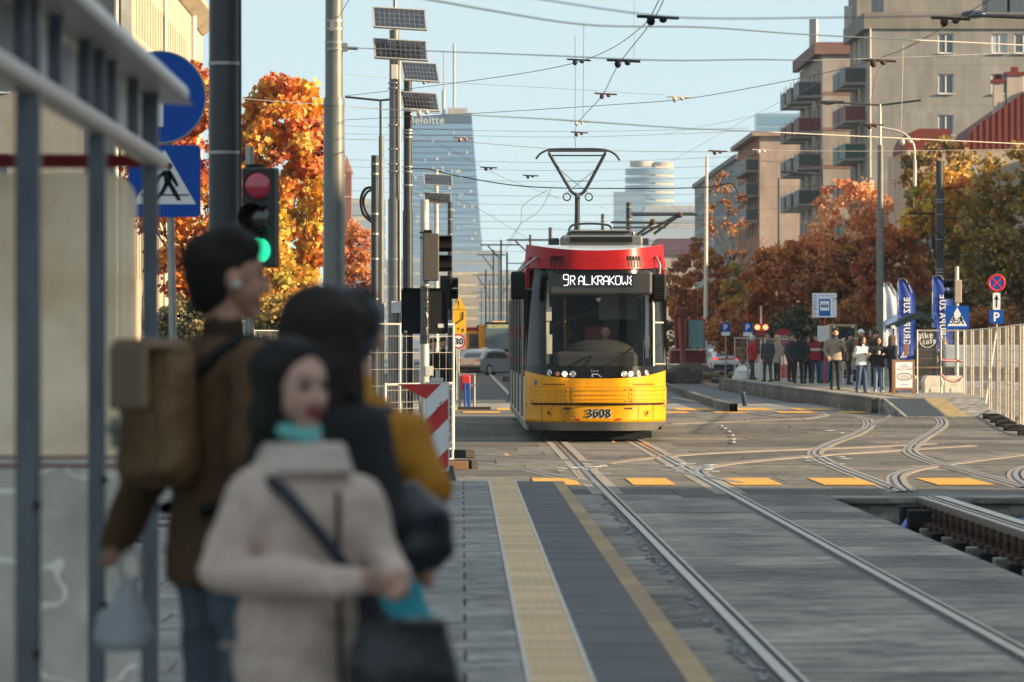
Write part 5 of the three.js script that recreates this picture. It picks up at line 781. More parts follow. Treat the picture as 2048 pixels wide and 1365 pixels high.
{ // tram stop board
  const D = 166, c = P(1650, 611, D), t = thing('tram_stop_sign', 'white tram stop board with blue tram pictogram and red lettering', 'stop sign', [c.x, 0, -D]), y = c.y, w = 0.86, h = 0.86;
  const art = canvasTex(512, 512, (x) => { x.fillStyle = '#e6e7ee'; x.fillRect(0, 0, 512, 512); x.fillStyle = '#f4f4f7'; x.fillRect(0, 0, 512, 90); x.fillStyle = '#8a7f9e'; x.fillRect(26, 30, 40, 34); for (let i = 0; i < 30; i++) if (i % 7 !== 5) x.fillRect(95 + i * 13, 36 + (i % 3) * 3, 8, 26 - (i % 2) * 6); x.fillStyle = '#6d1f3d'; for (let i = 0; i < 5; i++) { x.fillRect(0, 92 + i * 82, 96, 12); x.fillRect(40 - (i % 2) * 12, 126 + i * 82, 14 + (i % 3) * 8, 30); } x.fillRect(415, 92, 97, 12); x.beginPath(); x.moveTo(512, 104); x.lineTo(425, 165); x.lineTo(425, 178); x.lineTo(512, 118); x.fill(); x.fillStyle = '#f7f7f7'; x.fillRect(115, 105, 300, 390); x.fillStyle = '#1560a8'; x.fillRect(132, 120, 250, 365); x.fillStyle = '#f2f4f8'; x.fillRect(160, 165, 194, 205); x.fillStyle = '#111'; x.beginPath(); x.moveTo(175, 262); x.lineTo(190, 238); x.lineTo(325, 238); x.lineTo(340, 262); x.lineTo(335, 292); x.lineTo(180, 292); x.fill(); x.fillRect(200, 222, 110, 5); x.fillStyle = '#dfe6ee'; for (let i = 0; i < 5; i++) x.fillRect(198 + i * 25, 248, 18, 20); x.fillStyle = '#111'; for (const a of [205, 235, 285, 312]) { x.beginPath(); x.arc(a, 296, 9, 0, 7); x.fill(); } });
  part(t, 'board', box(w, h, 0.03, 0, y, 0, -0.06), MT.white); part(t, 'printed_face', face(w - 0.02, h - 0.02, 0, 0, 0).rotateY(-0.06).translate(0, y, 0.02), mat([1, 1, 1], 0.4, 0, { map: art }), true);
  part(t, 'post', cyl(0.035, 0.035, y - h / 2 - PH, 0.02, PH, -0.03, 12), MT.red);
  solo('timetable_case', 'white timetable case behind the red jacket', 'timetable', [rbox(0.42, 0.55, 0.08, 0, 0, 0, 0.02)], MT.white, [P(1648, 0, 165.5).x, P(0, 668, 165.5).y, -165.5]);
}
{ // tram signal, both red lamps lit
  const D = 190, c = P(1523, 662, D), t = thing('tram_signal', 'signal head with two glowing red lamps over two dark lamps', 'traffic light', [c.x, PH, -D]), y = c.y - PH;
  part(t, 'post', cyl(0.04, 0.04, P(0, 612, D).y - PH, 0.0, 0, -0.06, 12), MT.polePale); part(t, 'housing', [rbox(0.30, 0.56, 0.18, -0.16, y, 0.05, 0.03), rbox(0.30, 0.56, 0.18, 0.16, y, 0.05, 0.03)], sigHouse);
  for (const e of [-0.16, 0.16]) { const L = part(t, 'lamp', disc(0.105, 0.02, e, y + 0.14, 0.15, 24), mat([1, 0.1, 0.05], 0.3, 0, { emissive: lin(1, 0.13, 0.05), emissiveIntensity: 2.6 })); L.userData.label = 'glowing red lamp'; part(t, 'dark_lamp', disc(0.10, 0.02, e, y - 0.15, 0.145, 24), lensMat([0.04, 0.015, 0.012])); part(t, 'visor', visor(e, y + 0.14, 0.14, 0.11, 0.16), sigHouse); }
  const L = new THREE.PointLight(lin(1, 0.12, 0.05), 0.4); L.position.set(0, y + 0.14, 0.45); L.castShadow = true; t.add(L);
}
function plate(t, w, h, x, y, m, z = 0) { return part(t, 'plate', extr(rsq(w, h, Math.min(w, h) * 0.08), 0.012).translate(x, y, z), m); }
function parking(label, px, py, D, side) { const c = P(px, py, D), t = thing('parking_sign', label, 'road sign', [c.x, 0, -D], 0, 'parking signs'); part(t, 'post', cyl(0.03, 0.03, c.y, 0, 0, -0.03, 10), MT.galv); const p = plate(t, 0.40, 0.40, 0, c.y, signBlue); part(p, 'letter', text3d('P', 0.26).translate(0, c.y, 0.013), signWhite); plate(t, 0.38, 0.16, 0, c.y - 0.29, signWhite); return t; }
parking('blue parking sign with white plate near the leaning pole', 1452, 655, 212); parking('blue parking sign beside the glowing red signal', 1496, 655, 200);
{
  const D = 205, c = P(1567, 676, D), t = thing('stop_sign', 'red octagonal STOP sign behind the blonde woman', 'road sign', [c.x, 0, -D]), o = []; for (let i = 0; i < 8; i++) o.push([0.42 * Math.cos((i + 0.5) * Math.PI / 4), 0.42 * Math.sin((i + 0.5) * Math.PI / 4)]);
  part(t, 'post', cyl(0.03, 0.03, c.y, 0, 0, -0.03, 10), MT.galv); const p = part(t, 'plate', extr(o, 0.012).translate(0, c.y, 0), mat([0.30, 0.012, 0.015], 0.5)); part(p, 'lettering', text3d('STOP', 0.2).translate(0, c.y, 0.014), mat([0.5, 0.45, 0.42], 0.5));
}
// flags
function flag(label, px0, px1, py0, py1, D, m, fn, group = 'feather flags') {
  const w = (px1 - px0) * D / FPX, h = (py1 - py0) * D / FPX, x = P(px0, 0, D).x, yb = P(0, py1, D).y, t = thing('feather_flag', label, 'flag', [x, 0, -D], 0, group);
  part(t, 'flag_pole', [rod([0, 0, 0], [0, yb + h * 0.8, 0], 0.02), tube([[0, yb + h * 0.8, 0], [0.02, yb + h * 0.97, 0], [w * 0.35, yb + h, 0], [w * 0.8, yb + h * 0.82, 0]], 0.012, 20, 6)], MT.galv); part(t, 'cross_base', [box(0.9, 0.04, 0.06, 0, 0.03, 0), box(0.06, 0.04, 0.9, 0, 0.031, 0)], MT.black);
  const pos = [], idx = [], n = 24, mm = 8; const wd = (v) => w * Math.min(1, 0.2 + 3.2 * Math.sqrt(Math.max(0, 1 - v)) * 0.6);
  for (let j = 0; j <= n; j++) for (let i = 0; i <= mm; i++) { const v = j / n, u = i / mm; pos.push(u * wd(v), yb + h * v - u * 0.04, 0.03 * Math.sin(v * 9 + u * 4) * u + 0.02 * Math.sin(u * 11 + v * 3)); if (j && i) { const k = j * (mm + 1) + i; idx.push(k, k - 1, k - mm - 2, k, k - mm - 2, k - mm - 1); } }
  const g = new THREE.BufferGeometry(); g.setAttribute('position', new THREE.Float32BufferAttribute(pos, 3)); g.setIndex(idx); g.computeVertexNormals(); part(t, 'banner', g, m); if (fn) fn(t, w, h, yb); return t;
}
const flagBlue = mat([0.012, 0.06, 0.36], 0.6, 0, { transmission: 0.25, thickness: 0 }), flagWhite = mat([0.60, 0.64, 0.74], 0.6, 0, { transmission: 0.25, thickness: 0 });
const zue = (t, w, h, yb) => { part(t, 'lettering', text3d('GRUPA ZUE', 0.205, 0.004).rotateY(Math.PI).rotateZ(-Math.PI / 2).translate(w * 0.5, yb + h * 0.48, 0.06), signWhite); part(t, 'slanted_mark', [0, 1, 2].map((i) => box(0.035, 0.22, 0.004, w * 0.25 + i * 0.07, yb + h * 0.07, 0.05, 0, 0, -0.5)), signWhite); };
flag('white feather flag with a faint blue print', 1768, 1800, 566, 705, 152, flagWhite, (t, w, h, yb) => part(t, 'blue_print', extr([[0.05, 0], [0.16, 0.12], [0.24, 0.14], [0.42, 0.3], [0.44, 0.1], [0.3, -0.05], [0.2, -0.3], [0.12, -0.2]], 0.004).translate(0, yb + h * 0.42, 0.04), mat([0.18, 0.28, 0.5], 0.6)));
flag('blue feather flag beside the white one, white vertical letters', 1797, 1833, 557, 722, 150, flagBlue, zue);
flag('blue feather flag behind the pedestrian sign', 1866, 1908, 551, 716, 152, flagBlue, zue);
{ // coffee bike stand
  const D = 142, c = P(1840, 700, D), t = thing('coffee_stand', 'dark bike cafe stand under a black teal awning', 'kiosk', [c.x, 0.02, -D], 0), X = (p) => P(p, 0, D).x - c.x, y = (p) => P(0, p, D).y - 0.02;
  part(t, 'stand_body', rbox(0.62, 1.35, 0.9, X(1854), 0.95, -0.2, 0.05), MT.blackMatt); part(t, 'counter', rbox(1.5, 0.06, 0.8, X(1830), 1.05, 0, 0.02), MT.wood);
  part(t, 'awning', extr([[X(1779), y(658)], [X(1779), y(651)], [X(1796), y(644)], [X(1822), y(628)], [X(1842), y(625)], [X(1866), y(640)], [X(1866), y(646)], [X(1842), y(636)], [X(1826), y(640)], [X(1800), y(652)]], 1.6).translate(0, 0, -0.9), mat([0.006, 0.022, 0.03], 0.7, 0, { specularIntensity: 0.4 })); part(t, 'awning_edge', [rbox(0.12, 0.1, 0.1, X(1783), y(655), 0.7, 0.02)], MT.white);
  for (const p of [1790, 1862]) part(t, 'awning_post', rod([X(p), 0.1, -0.3], [X(p), y(645), -0.3], 0.02), MT.black);
  for (const p of [1808, 1850]) part(t, 'wheel', [new THREE.TorusGeometry(0.3, 0.03, 8, 28).translate(X(p), 0.33, 0.3), rod([X(p) - 0.3, 0.33, 0.3], [X(p) + 0.3, 0.33, 0.3], 0.006), rod([X(p), 0.03, 0.3], [X(p), 0.63, 0.3], 0.006)], MT.black);
  const sgn = part(t, 'name_board', extr(rsq(0.56, 0.62, 0.06), 0.02).translate(X(1854), y(676), 0.27), MT.blackMatt); part(sgn, 'lettering', [text3d('Bike', 0.17).rotateZ(0.12).translate(X(1850), y(672), 0.293), text3d('cafe', 0.15).rotateZ(0.1).translate(X(1858), y(683), 0.293)], signWhite); part(sgn, 'ring', new THREE.TorusGeometry(0.23, 0.012, 6, 40, 4).rotateZ(2.2).translate(X(1854), y(680), 0.293), signWhite);
  part(t, 'wood_menu', rbox(0.14, 0.36, 0.03, X(1811), y(700), 0.5, 0.01), MT.wood);
}
{ // A-board
  const D = 131, c = P(1810, 757, D), t = thing('menu_board', 'standing wooden frame menu board with a cup picture', 'menu board', [c.x, PH, -D], 0.06), y = c.y - PH;
  const art = canvasTex(256, 384, (x) => { x.fillStyle = '#d9dbe2'; x.fillRect(0, 0, 256, 384); x.fillStyle = '#333'; x.font = '16px sans-serif'; x.textAlign = 'center'; for (let i = 0; i < 9; i++) x.fillRect(84 + i * 10, 48, 6, 11); for (let i = 0; i < 14; i++) x.fillRect(60 + i * 10, 74, 7, 12); x.font = 'bold 26px sans-serif'; x.fillText('ONE CUP 1 KAWA!', 128, 122); x.strokeStyle = '#3a3634'; x.lineWidth = 12; x.beginPath(); x.ellipse(128, 220, 104, 48, 0, 0, 7); x.stroke(); x.fillStyle = '#b9a492'; x.beginPath(); x.ellipse(128, 218, 66, 26, 0, 0, 7); x.fill(); x.strokeStyle = '#efe9e2'; x.lineWidth = 6; x.beginPath(); x.moveTo(90, 225); x.quadraticCurveTo(120, 200, 130, 220); x.quadraticCurveTo(150, 235, 168, 212); x.stroke(); x.fillStyle = '#444'; x.font = '18px serif'; for (let i = 0; i < 10; i++) x.fillRect(70 + i * 11, 324, 7, 12); });
  part(t, 'frame', [box(0.05, 0.95, 0.04, -0.27, y + 0.0, 0), box(0.05, 0.95, 0.04, 0.27, y, 0), box(0.5, 0.05, 0.04, 0, y + 0.44, 0), box(0.5, 0.05, 0.04, 0, y - 0.33, 0), box(0.05, 0.95, 0.04, -0.27, y, -0.3), box(0.05, 0.95, 0.04, 0.27, y, -0.3)].map((g) => g.translate(0, 0.475 - y, 0)), MT.wood); part(t, 'printed_sheet', face(0.5, 0.74, 0, 0.475 + 0.055, 0.012), mat([1, 1, 1], 0.5, 0, { map: art }), true); part(t, 'backing_board', box(0.5, 0.74, 0.015, 0, 0.53, 0), MT.white);
}
{ // pedestrian and cycle crossing sign with signal
  const D = 136, c = P(1916, 635, D), t = thing('crossing_sign', 'blue crossing sign with cyclist and walker below a signal head', 'road sign', [c.x, 0, -D]), y = (p) => P(0, p, D).y, X = (p) => P(p, 0, D).x - c.x;
  part(t, 'post', cyl(0.06, 0.058, y(533), 0, 0, -0.08, 16), MT.polePale); const p = plate(t, 0.68, 0.66, 0, y(635), signBlue, 0); part(p, 'triangle', extr([[-0.28, -0.25], [0.28, -0.25], [0, 0.29]], 0.003).translate(0, y(635), 0.013), signWhite);
  part(p, 'walking_figure', [mg(walker(0.28)).translate(0.10, y(635) - 0.2, 0.0165), box(0.42, 0.01, 0.003, 0, y(635) - 0.165, 0.0163)], MT.black);
  part(p, 'cyclist_figure', [new THREE.TorusGeometry(0.05, 0.008, 6, 20).translate(-0.17, y(635) - 0.13, 0.018), new THREE.TorusGeometry(0.05, 0.008, 6, 20).translate(-0.03, y(635) - 0.13, 0.018), rod([-0.12, y(635) + 0.0, 0.018], [-0.06, y(635) - 0.1, 0.018], 0.018), rod([-0.12, y(635) + 0.02, 0.018], [-0.05, y(635) - 0.04, 0.018], 0.01), disc(0.026, 0.006, -0.105, y(635) + 0.055, 0.018, 12)], MT.black);
  part(t, 'signal_housing', rbox(0.2, 0.66, 0.18, 0.02, y(583), 0.02, 0.02), mat([0.42, 0.37, 0.30], 0.6, 0, { map: T.grime })); for (const q of [567, 590]) part(t, 'visor', new THREE.CylinderGeometry(0.12, 0.12, 0.26, 22, 1, true, 0.5, 4.9).rotateZ(Math.PI / 2).translate(-0.24, y(q), 0.02), MT.black);
}
{
  const D = 141, x = P(1995, 0, D).x, y = (p) => P(0, p, D).y, t = thing('no_stopping_sign', 'round blue no stopping sign over arrow and parking plates', 'road sign', [x, 0, -D]);
  part(t, 'post', cyl(0.03, 0.03, y(552), 0, 0, -0.03, 10), MT.galv); const r = part(t, 'round_plate', disc(0.262, 0.012, 0, y(566), 0), signBlue); part(r, 'red_ring', new THREE.TorusGeometry(0.232, 0.036, 6, 44).scale(1, 1, 0.3).translate(0, y(566), 0.006), MT.red); part(r, 'red_cross', [box(0.46, 0.045, 0.006, 0, y(566), 0.010, 0, 0, 0.785), box(0.46, 0.045, 0.006, 0, y(566), 0.0115, 0, 0, -0.785)], MT.red);
  const a = plate(t, 0.22, 0.50, 0, y(603), signWhite); part(a, 'arrow', extr([[-0.02, -0.18], [0.02, -0.18], [0.02, 0.05], [0.065, 0.05], [0, 0.2], [-0.065, 0.05], [-0.02, 0.05]], 0.004).translate(0, y(603), 0.013), MT.black); const p = plate(t, 0.42, 0.40, 0, y(634), signBlue); part(p, 'letter', text3d('P', 0.27).translate(0, y(634), 0.013), signWhite);
}
// crossing fence
{
  const front = fence('mesh fence panel facing the crossing with red tape strips', V(12.72, 0, -132.5), V(14.02, 0, -132.5), 2.05, { group: 'mesh fence along the crossing' });
  const tape = mat([0.62, 0.07, 0.04], 0.5), tp = thing('warning_tape', 'two red and white tape strips tied across the mesh fence', 'tape', [13.37, 0, -132.4]); part(tp, 'tape_strip', tube([[0.02, 1.32, 0], [0.3, 1.30, 0.03], [0.62, 1.30, 0]], 0.035, 16, 6), tape); part(tp, 'sagging_tape', tube([[0.02, 0.92, 0], [0.2, 0.76, 0.03], [0.42, 0.73, 0.03], [0.62, 0.85, 0]], 0.035, 16, 6), tape); part(tp, 'white_band', [tube([[0.02, 1.32, 0.03], [0.3, 1.30, 0.06], [0.62, 1.30, 0.03]], 0.012, 16, 6), tube([[0.02, 0.92, 0.03], [0.2, 0.76, 0.06], [0.42, 0.73, 0.06], [0.62, 0.85, 0.03]], 0.012, 16, 6)], MT.white);
  solo('fence_post', 'middle post splitting the front mesh fence panel', 'post', [cyl(0.022, 0.022, 2.17, 0, 0, 0, 10)], fenceM, [13.38, 0, -132.46]);
  const ch = [[14.05, 132.3], [13.7, 127.6], [13.35, 122.2], [13.0, 117], [12.6, 111.6], [12.15, 106], [11.7, 101], [11.3, 96], [10.95, 91]], ord = ['first', 'second', 'third', 'fourth', 'fifth', 'sixth', 'seventh', 'eighth'];
  for (let i = 0; i + 1 < ch.length; i++) fence(ord[i] + ' side panel of the mesh fence, counted from the front corner', V(ch[i][0], 0, -ch[i][1]), V(ch[i + 1][0] + 0.06, 0, -ch[i + 1][1] - 0.05), 2.05, { group: 'mesh fence along the crossing', step: 0.24, wt: 0.003 });
  solo('fence_brace', 'slanted pale brace leaning on the mesh fence', 'brace', [rod([13.1, 0.05, -119], [13.45, 2.1, -119.4], 0.03)], fenceM);
  const wb = (x, D, label) => { const t = thing('plastic_barrier', label, 'barrier', [x, 0, -D], 0.15, 'white plastic barriers'); part(t, 'barrier_body', extr([[-0.32, 0], [-0.32, 0.14], [-0.27, 0.2], [-0.25, 0.5], [-0.27, 0.7], [-0.2, 0.84], [0.2, 0.84], [0.27, 0.7], [0.25, 0.5], [0.27, 0.2], [0.32, 0.14], [0.32, 0]], 0.34, 0.03), mat([0.66, 0.64, 0.60], 0.45, 0, { map: T.grime })); part(t, 'recess', rbox(0.26, 0.14, 0.04, 0.02, 0.45, 0.37, 0.02), mat([0.5, 0.48, 0.45], 0.6)); };
  wb(12.75, 136, 'white plastic barrier behind the fence corner'); wb(13.4, 135.6, 'white plastic barrier, middle one behind the fence'); wb(14.0, 135.8, 'white plastic barrier under the crossing sign');
  solo('timber_board', 'leaning pale timber board behind the fence', 'board', extr([[0, 0], [0.7, 0], [0.62, 1.2], [0.5, 1.2]], 0.03).rotateY(0.3), mat([0.42, 0.29, 0.21], 0.8, 0, { map: T.grime }), [11.6, 0.0, -99.5]);
  solo('concrete_block', 'low concrete block at the fence corner', 'block', [rbox(1.0, 0.16, 0.5, 0, 0.08, 0, 0.02)], MT.concrete, [13.2, 0.0, -131.2]);
  for (const [i, x, D] of [[0, 16.2, 150], [1, 17.2, 146]]) solo('site_container', i ? 'pale blue site container beyond the fence, nearer one' : 'pale blue site container beyond the fence, farther one', 'container', [rbox(2.2, 0.6, 1.6, 0, 0.3, 0, 0.04), rbox(2.0, 0.7, 1.5, 0, 1.4, 0, 0.04)], mat([0.45, 0.52, 0.6], 0.5, 0, { map: T.grime }), [x, 0, -D]);
}
// clutter near the leaning pole
{
  const hp = new THREE.SphereGeometry(1, 40, 20); const p = hp.attributes.position; for (let i = 0; i < p.count; i++) { const x = p.getX(i), y = p.getY(i), z = p.getZ(i), n = 1 + 0.25 * noise3(x * 2, y * 2, z * 2) + 0.1 * noise3(x * 7, y * 7, z * 7); p.setXYZ(i, x * n * 1.4, Math.max(-0.05, y) * n * 0.85, z * n * 1.6); } hp.computeVertexNormals();
  const dm = mat([1, 0.95, 0.9], 0.95, 0, { map: T.dirt, bumpMap: T.bump, bumpScale: 0.05 }); solo('earth_heap', 'dark heap of excavated earth beside the tram', 'earth heap', hp, dm, [P(1375, 0, 225).x, -0.05, -225]); solo('earth_heap', 'lower earth heap at the foot of the leaning pole', 'earth heap', hp.clone().scale(1.5, 0.5, 1), dm, [P(1430, 0, 232).x, -0.05, -232]);
  const bl = thing('pallet_stack', 'stack of brown paving blocks by the white car', 'pallet', [P(1440, 0, 222).x, -0.05, -222]); for (let j = 0; j < 3; j++) for (let i = 0; i < 4; i++) part(bl, 'paving_block', rbox(0.36, 0.17, 0.5, -0.6 + i * 0.4, 0.1 + j * 0.19, RR(-0.1, 0.1), 0.01), [MT.wood, MT.rust, MT.concrete][(i + j) % 3]);
  const w2 = { group: 'low white fence panels', m: MT.white, mm: MT.white, step: 0.12 };
  fence('low white fence panel beside the red sweater', gp(1470, 200, 0.0), gp(1530, 199, 0.0), 1.95, w2); fence('low white fence panel behind the grey coats', gp(1531, 199), gp(1592, 198), 1.9, w2); fence('pale mesh panel behind the beige jacket man', gp(1688, 175), gp(1722, 175), 1.9, w2);
  solo('sand_bag', 'white bulk bag wrapped in plastic by the fence', 'bag', skin3([trunk([[0, 0.36, 0.3, 0, 0], [0.2, 0.42, 0.34, 0, 0], [0.6, 0.36, 0.3, 0.05, 0], [0.78, 0.2, 0.16, 0, 0]], [1, 1, 1], 0.05)], 0.03, 0.03, 5), MT.white, [P(1484, 0, 203).x, 0.05, -203]).geometry.deleteAttribute('color');
  solo('white_hoarding', 'white hoarding panel behind the platform fence', 'hoarding', [rbox(1.5, 0.85, 0.1, 0, 0.5, 0, 0.02)], MT.white, [P(1536, 0, 206).x, 0.05, -206]);
  const rb = thing('red_barrier', 'red plastic barrier with white bars behind the platform', 'barrier', [P(1576, 0, 204).x, 0.05, -204]); part(rb, 'barrier_panel', rbox(0.75, 0.75, 0.06, 0, 0.5, 0, 0.03), MT.red); part(rb, 'white_bar', [0, 1, 2, 3].map((i) => box(0.02, 0.8, 0.02, -0.27 + i * 0.18, 0.5, 0.045)), MT.white); part(rb, 'foot', [box(0.06, 0.12, 0.5, -0.25, 0.06, 0), box(0.06, 0.12, 0.5, 0.25, 0.06, 0)], MT.rubber);
  const wc = thing('road_barrel', 'red and white road barrier on blue stand left of the tram', 'barrier', [P(930, 0, 128).x, -0.02, -128]); part(wc, 'frame', [0, 1].flatMap((i) => [cyl(0.03, 0.03, 1.0, -0.15 + i * 0.4, 0, 0, 8), box(0.5, 0.05, 0.05, 0.05, 0.98 - i * 0.3, 0)]), MT.galv); part(wc, 'red_bag', rbox(0.26, 0.42, 0.14, 0.02, 0.75, 0, 0.05), MT.red); part(wc, 'blue_leg', [rbox(0.09, 0.75, 0.12, 0.1, 0.37, 0.1, 0.02), rbox(0.06, 0.75, 0.12, 0.0, 0.37, 0.1, 0.02)], mat([0.01, 0.07, 0.34], 0.4)); part(wc, 'foot', rbox(0.9, 0.1, 0.5, 0.25, 0.05, 0.1, 0.02), MT.rubber);
  solo('timber_block', 'small timber block at the fence foot', 'block', [rbox(0.42, 0.12, 0.16, 0, 0.06, 0, 0.008)], MT.wood, [P(906, 0, 66).x, 0.0, -66]);
}
// ---------- vehicles ----------
const glyphM = mat([0.5, 0.5, 0.2], 0.5);
function car(label, pos, ry, col, o = {}) {
  const t = thing('car', label, 'car', pos, ry, 'cars on the street'), paint = mat(col, 0.25, 0.3, { clearcoat: 1, clearcoatRoughness: 0.05 }), L = 4.5, W = 1.78; // front toward +z local, rear at -z
  const prof = [[-2.22, 0.35], [-2.26, 0.62], [-2.2, 0.95], [-1.95, 1.0], [-1.55, 1.40], [-0.9, 1.47], [0.2, 1.44], [1.05, 1.0], [1.95, 0.86], [2.2, 0.66], [2.22, 0.32], [1.75, 0.22], [-1.8, 0.22]];
  part(t, 'body', extr(prof, W - 0.16, 0.08).translate(0, 0, -(W - 0.16) / 2).rotateY(-Math.PI / 2), paint);
  part(t, 'rear_window', extr([[-0.66, 0], [0.66, 0], [0.54, 0.44], [-0.54, 0.44]], 0.02).rotateX(0.72).translate(0, 1.0, -2.06), MT.darkGlass);
  for (const e of [-1, 1]) { part(t, 'side_window', [extr([[-1.75, 1.02], [-1.45, 1.34], [-0.75, 1.38], [-0.75, 1.02]], 0.02).translate(0, 0, -0.01).rotateY(-Math.PI / 2).translate(e * (W / 2 + 0.005), 0, 0), extr([[-0.68, 1.02], [-0.68, 1.38], [0.15, 1.36], [0.75, 1.02]], 0.02).translate(0, 0, -0.01).rotateY(-Math.PI / 2).translate(e * (W / 2 + 0.005), 0, 0)], MT.darkGlass);
    part(t, 'tail_light', rbox(0.36, 0.15, 0.12, e * 0.68, 0.90, -2.24, 0.03), mat([0.5, 0.012, 0.012], 0.25, 0, o.brake ? { emissive: lin(0.7, 0.03, 0.02), emissiveIntensity: 1 } : { clearcoat: 1 })); part(t, 'roof_rail', tube([[e * 0.62, 1.50, -1.4], [e * 0.62, 1.57, -1.2], [e * 0.62, 1.57, 0.0], [e * 0.62, 1.5, 0.2]], 0.02, 12, 6), alu);
    for (const z of [-1.38, 1.36]) { const w = part(t, 'wheel', new THREE.CylinderGeometry(0.33, 0.33, 0.22, 24).rotateZ(Math.PI / 2).translate(e * 0.80, 0.33, z), MT.rubber); part(w, 'rim', [new THREE.CylinderGeometry(0.22, 0.22, 0.03, 20).rotateZ(Math.PI / 2).translate(e * 0.915, 0.33, z)], alu); } }
  part(t, 'bumper', rbox(1.7, 0.22, 0.16, 0, 0.42, -2.26, 0.05), MT.blackMatt); part(t, 'number_plate', rbox(0.5, 0.11, 0.02, 0, 0.72, -2.37, 0.005), MT.white); if (o.band) part(t, 'red_band', box(1.1, 0.09, 0.02, 0, 0.90, -2.33), mat([0.5, 0.06, 0.05], 0.4)); if (o.taxi) part(t, 'roof_sign', rbox(0.4, 0.12, 0.16, 0, 1.60, -0.6, 0.04), MT.white);
  return t;
}
car('white car with red tail lights parked beyond the earth heap', [P(1441, 0, 318).x, -0.05, -318], Math.PI + 0.12, [0.6, 0.62, 0.66], { brake: true, band: true });
car('silver estate car crossing behind the approaching tram', [P(981, 0, 288).x, -0.05, -288], Math.PI - 0.62, [0.30, 0.31, 0.34], { taxi: true });
{ // second tram far behind
  const D = 310, t = thing('tram', 'distant yellow tram with dark windscreen behind the silver car', 'tram', [2.3, 0, -D], 0);
  part(t, 'body', rbox(2.4, 2.7, 14, 0, 1.75, -7.1, 0.12), tramY); part(t, 'front_mask', rbox(1.95, 1.95, 0.1, 0.18, 2.3, -0.06, 0.1), tramBlack); part(t, 'windscreen', rbox(1.75, 1.45, 0.06, 0.1, 2.2, 0.0, 0.1), mat([0.10, 0.14, 0.18], 0.08, 0, { clearcoat: 1 })); part(t, 'destination_display', box(1.6, 0.28, 0.04, 0.1, 2.98, 0.03), mat([0.25, 0.32, 0.25], 0.5)); for (const [i, gx] of [-0.55, -0.42, -0.1, 0.04, 0.18, 0.32, 0.46, 0.6].entries()) part(t, 'display_glyph', box(0.09, i < 2 ? 0.2 : 0.16, 0.02, gx, 2.98, 0.05), glyphM); part(t, 'roof_hatch', rbox(0.9, 0.26, 1.0, 0.1, 3.2, -0.8, 0.08), mat([0.75, 0.42, 0.10], 0.5)); part(t, 'roof_edge', box(2.6, 0.08, 13.5, 0, 3.04, -7), MT.black); for (const e of [-1, 1]) part(t, 'side_window', box(0.04, 1.0, 12, e * 1.2, 2.2, -7.5), MT.darkGlass); part(t, 'headlight', [disc(0.1, 0.05, -0.7, 1.0, 0.0), disc(0.1, 0.05, 0.7, 1.0, 0.0)], lens); part(t, 'skirt', box(2.3, 0.4, 13, 0, 0.35, -7), MT.blackMatt);
  const b = thing('bus', 'red and yellow bus end glimpsed beside the distant tram', 'bus', [P(947, 0, 312).x, 0, -312]); part(b, 'body', rbox(1.0, 2.4, 6, 0, 1.5, -3, 0.12), tramY); part(b, 'roof', rbox(0.95, 0.3, 5.8, 0, 2.8, -3, 0.1), tramR); part(b, 'window', rbox(0.7, 1.0, 0.06, 0.05, 2.0, 0.0, 0.08), MT.darkGlass);
}
{ // excavator
  const D = 252, t = thing('excavator', 'dark red excavator with raised arm beside the leaning pole', 'excavator', [P(1375, 0, D).x, -0.05, -D]), dr = mat([0.15, 0.012, 0.012], 0.5, 0, { map: T.grime }), X = (p) => P(p, 0, D).x - P(1375, 0, D).x, y = (p) => P(0, p, D).y + 0.05;
  for (const e of [-1, 1]) part(t, 'crawler_track', rbox(0.5, 0.7, 2.6, e * 0.75 + 0.2, 0.37, 0, 0.3, 4), MT.rubber); part(t, 'engine_deck', rbox(1.9, 0.75, 2.2, 0, 1.2, -0.2, 0.1), dr); const cab = part(t, 'cab', [rbox(0.92, 0.08, 1.2, X(1391), y(640), 0.5, 0.03), ...[-0.43, 0.43].flatMap((a) => [-0.05, 1.05].map((b) => box(0.07, 1.75, 0.07, X(1391) + a, y(672), b)))], dr); part(cab, 'cab_glass', box(0.8, 1.5, 0.02, X(1391), y(668), 1.08), mat([0.16, 0.30, 0.32], 0.08, 0, { clearcoat: 1 })); part(cab, 'seat', rbox(0.45, 0.7, 0.2, X(1391), y(680), 0.3, 0.08), MT.black);
  part(t, 'boom', [rod([X(1358), 1.2, 0.8], [X(1352), y(628), 1.8], 0.2, 8), rbox(0.5, 0.5, 0.5, X(1357), y(625), 1.9, 0.1)], dr); part(t, 'stick', [rod([X(1357), y(625), 1.9], [X(1364), y(738), 2.4], 0.16, 8), rod([X(1366), y(640), 2.1], [X(1367), y(690), 2.4], 0.07, 8)], dr); part(t, 'bucket', rbox(0.7, 0.4, 0.5, X(1362), 0.35, 2.4, 0.1), MT.rust); for (const q of [1378, 1404]) part(t, 'beacon', cyl(0.05, 0.045, 0.16, X(q), y(639), 0.5, 10), MT.orange);
  part(t, 'tail_light', box(0.14, 0.08, 0.04, X(1399), y(703), 1.15), MT.red); part(t, 'handrail', [rod([X(1340), y(700), 1.2], [X(1410), y(700), 1.2], 0.025)], MT.white);
}
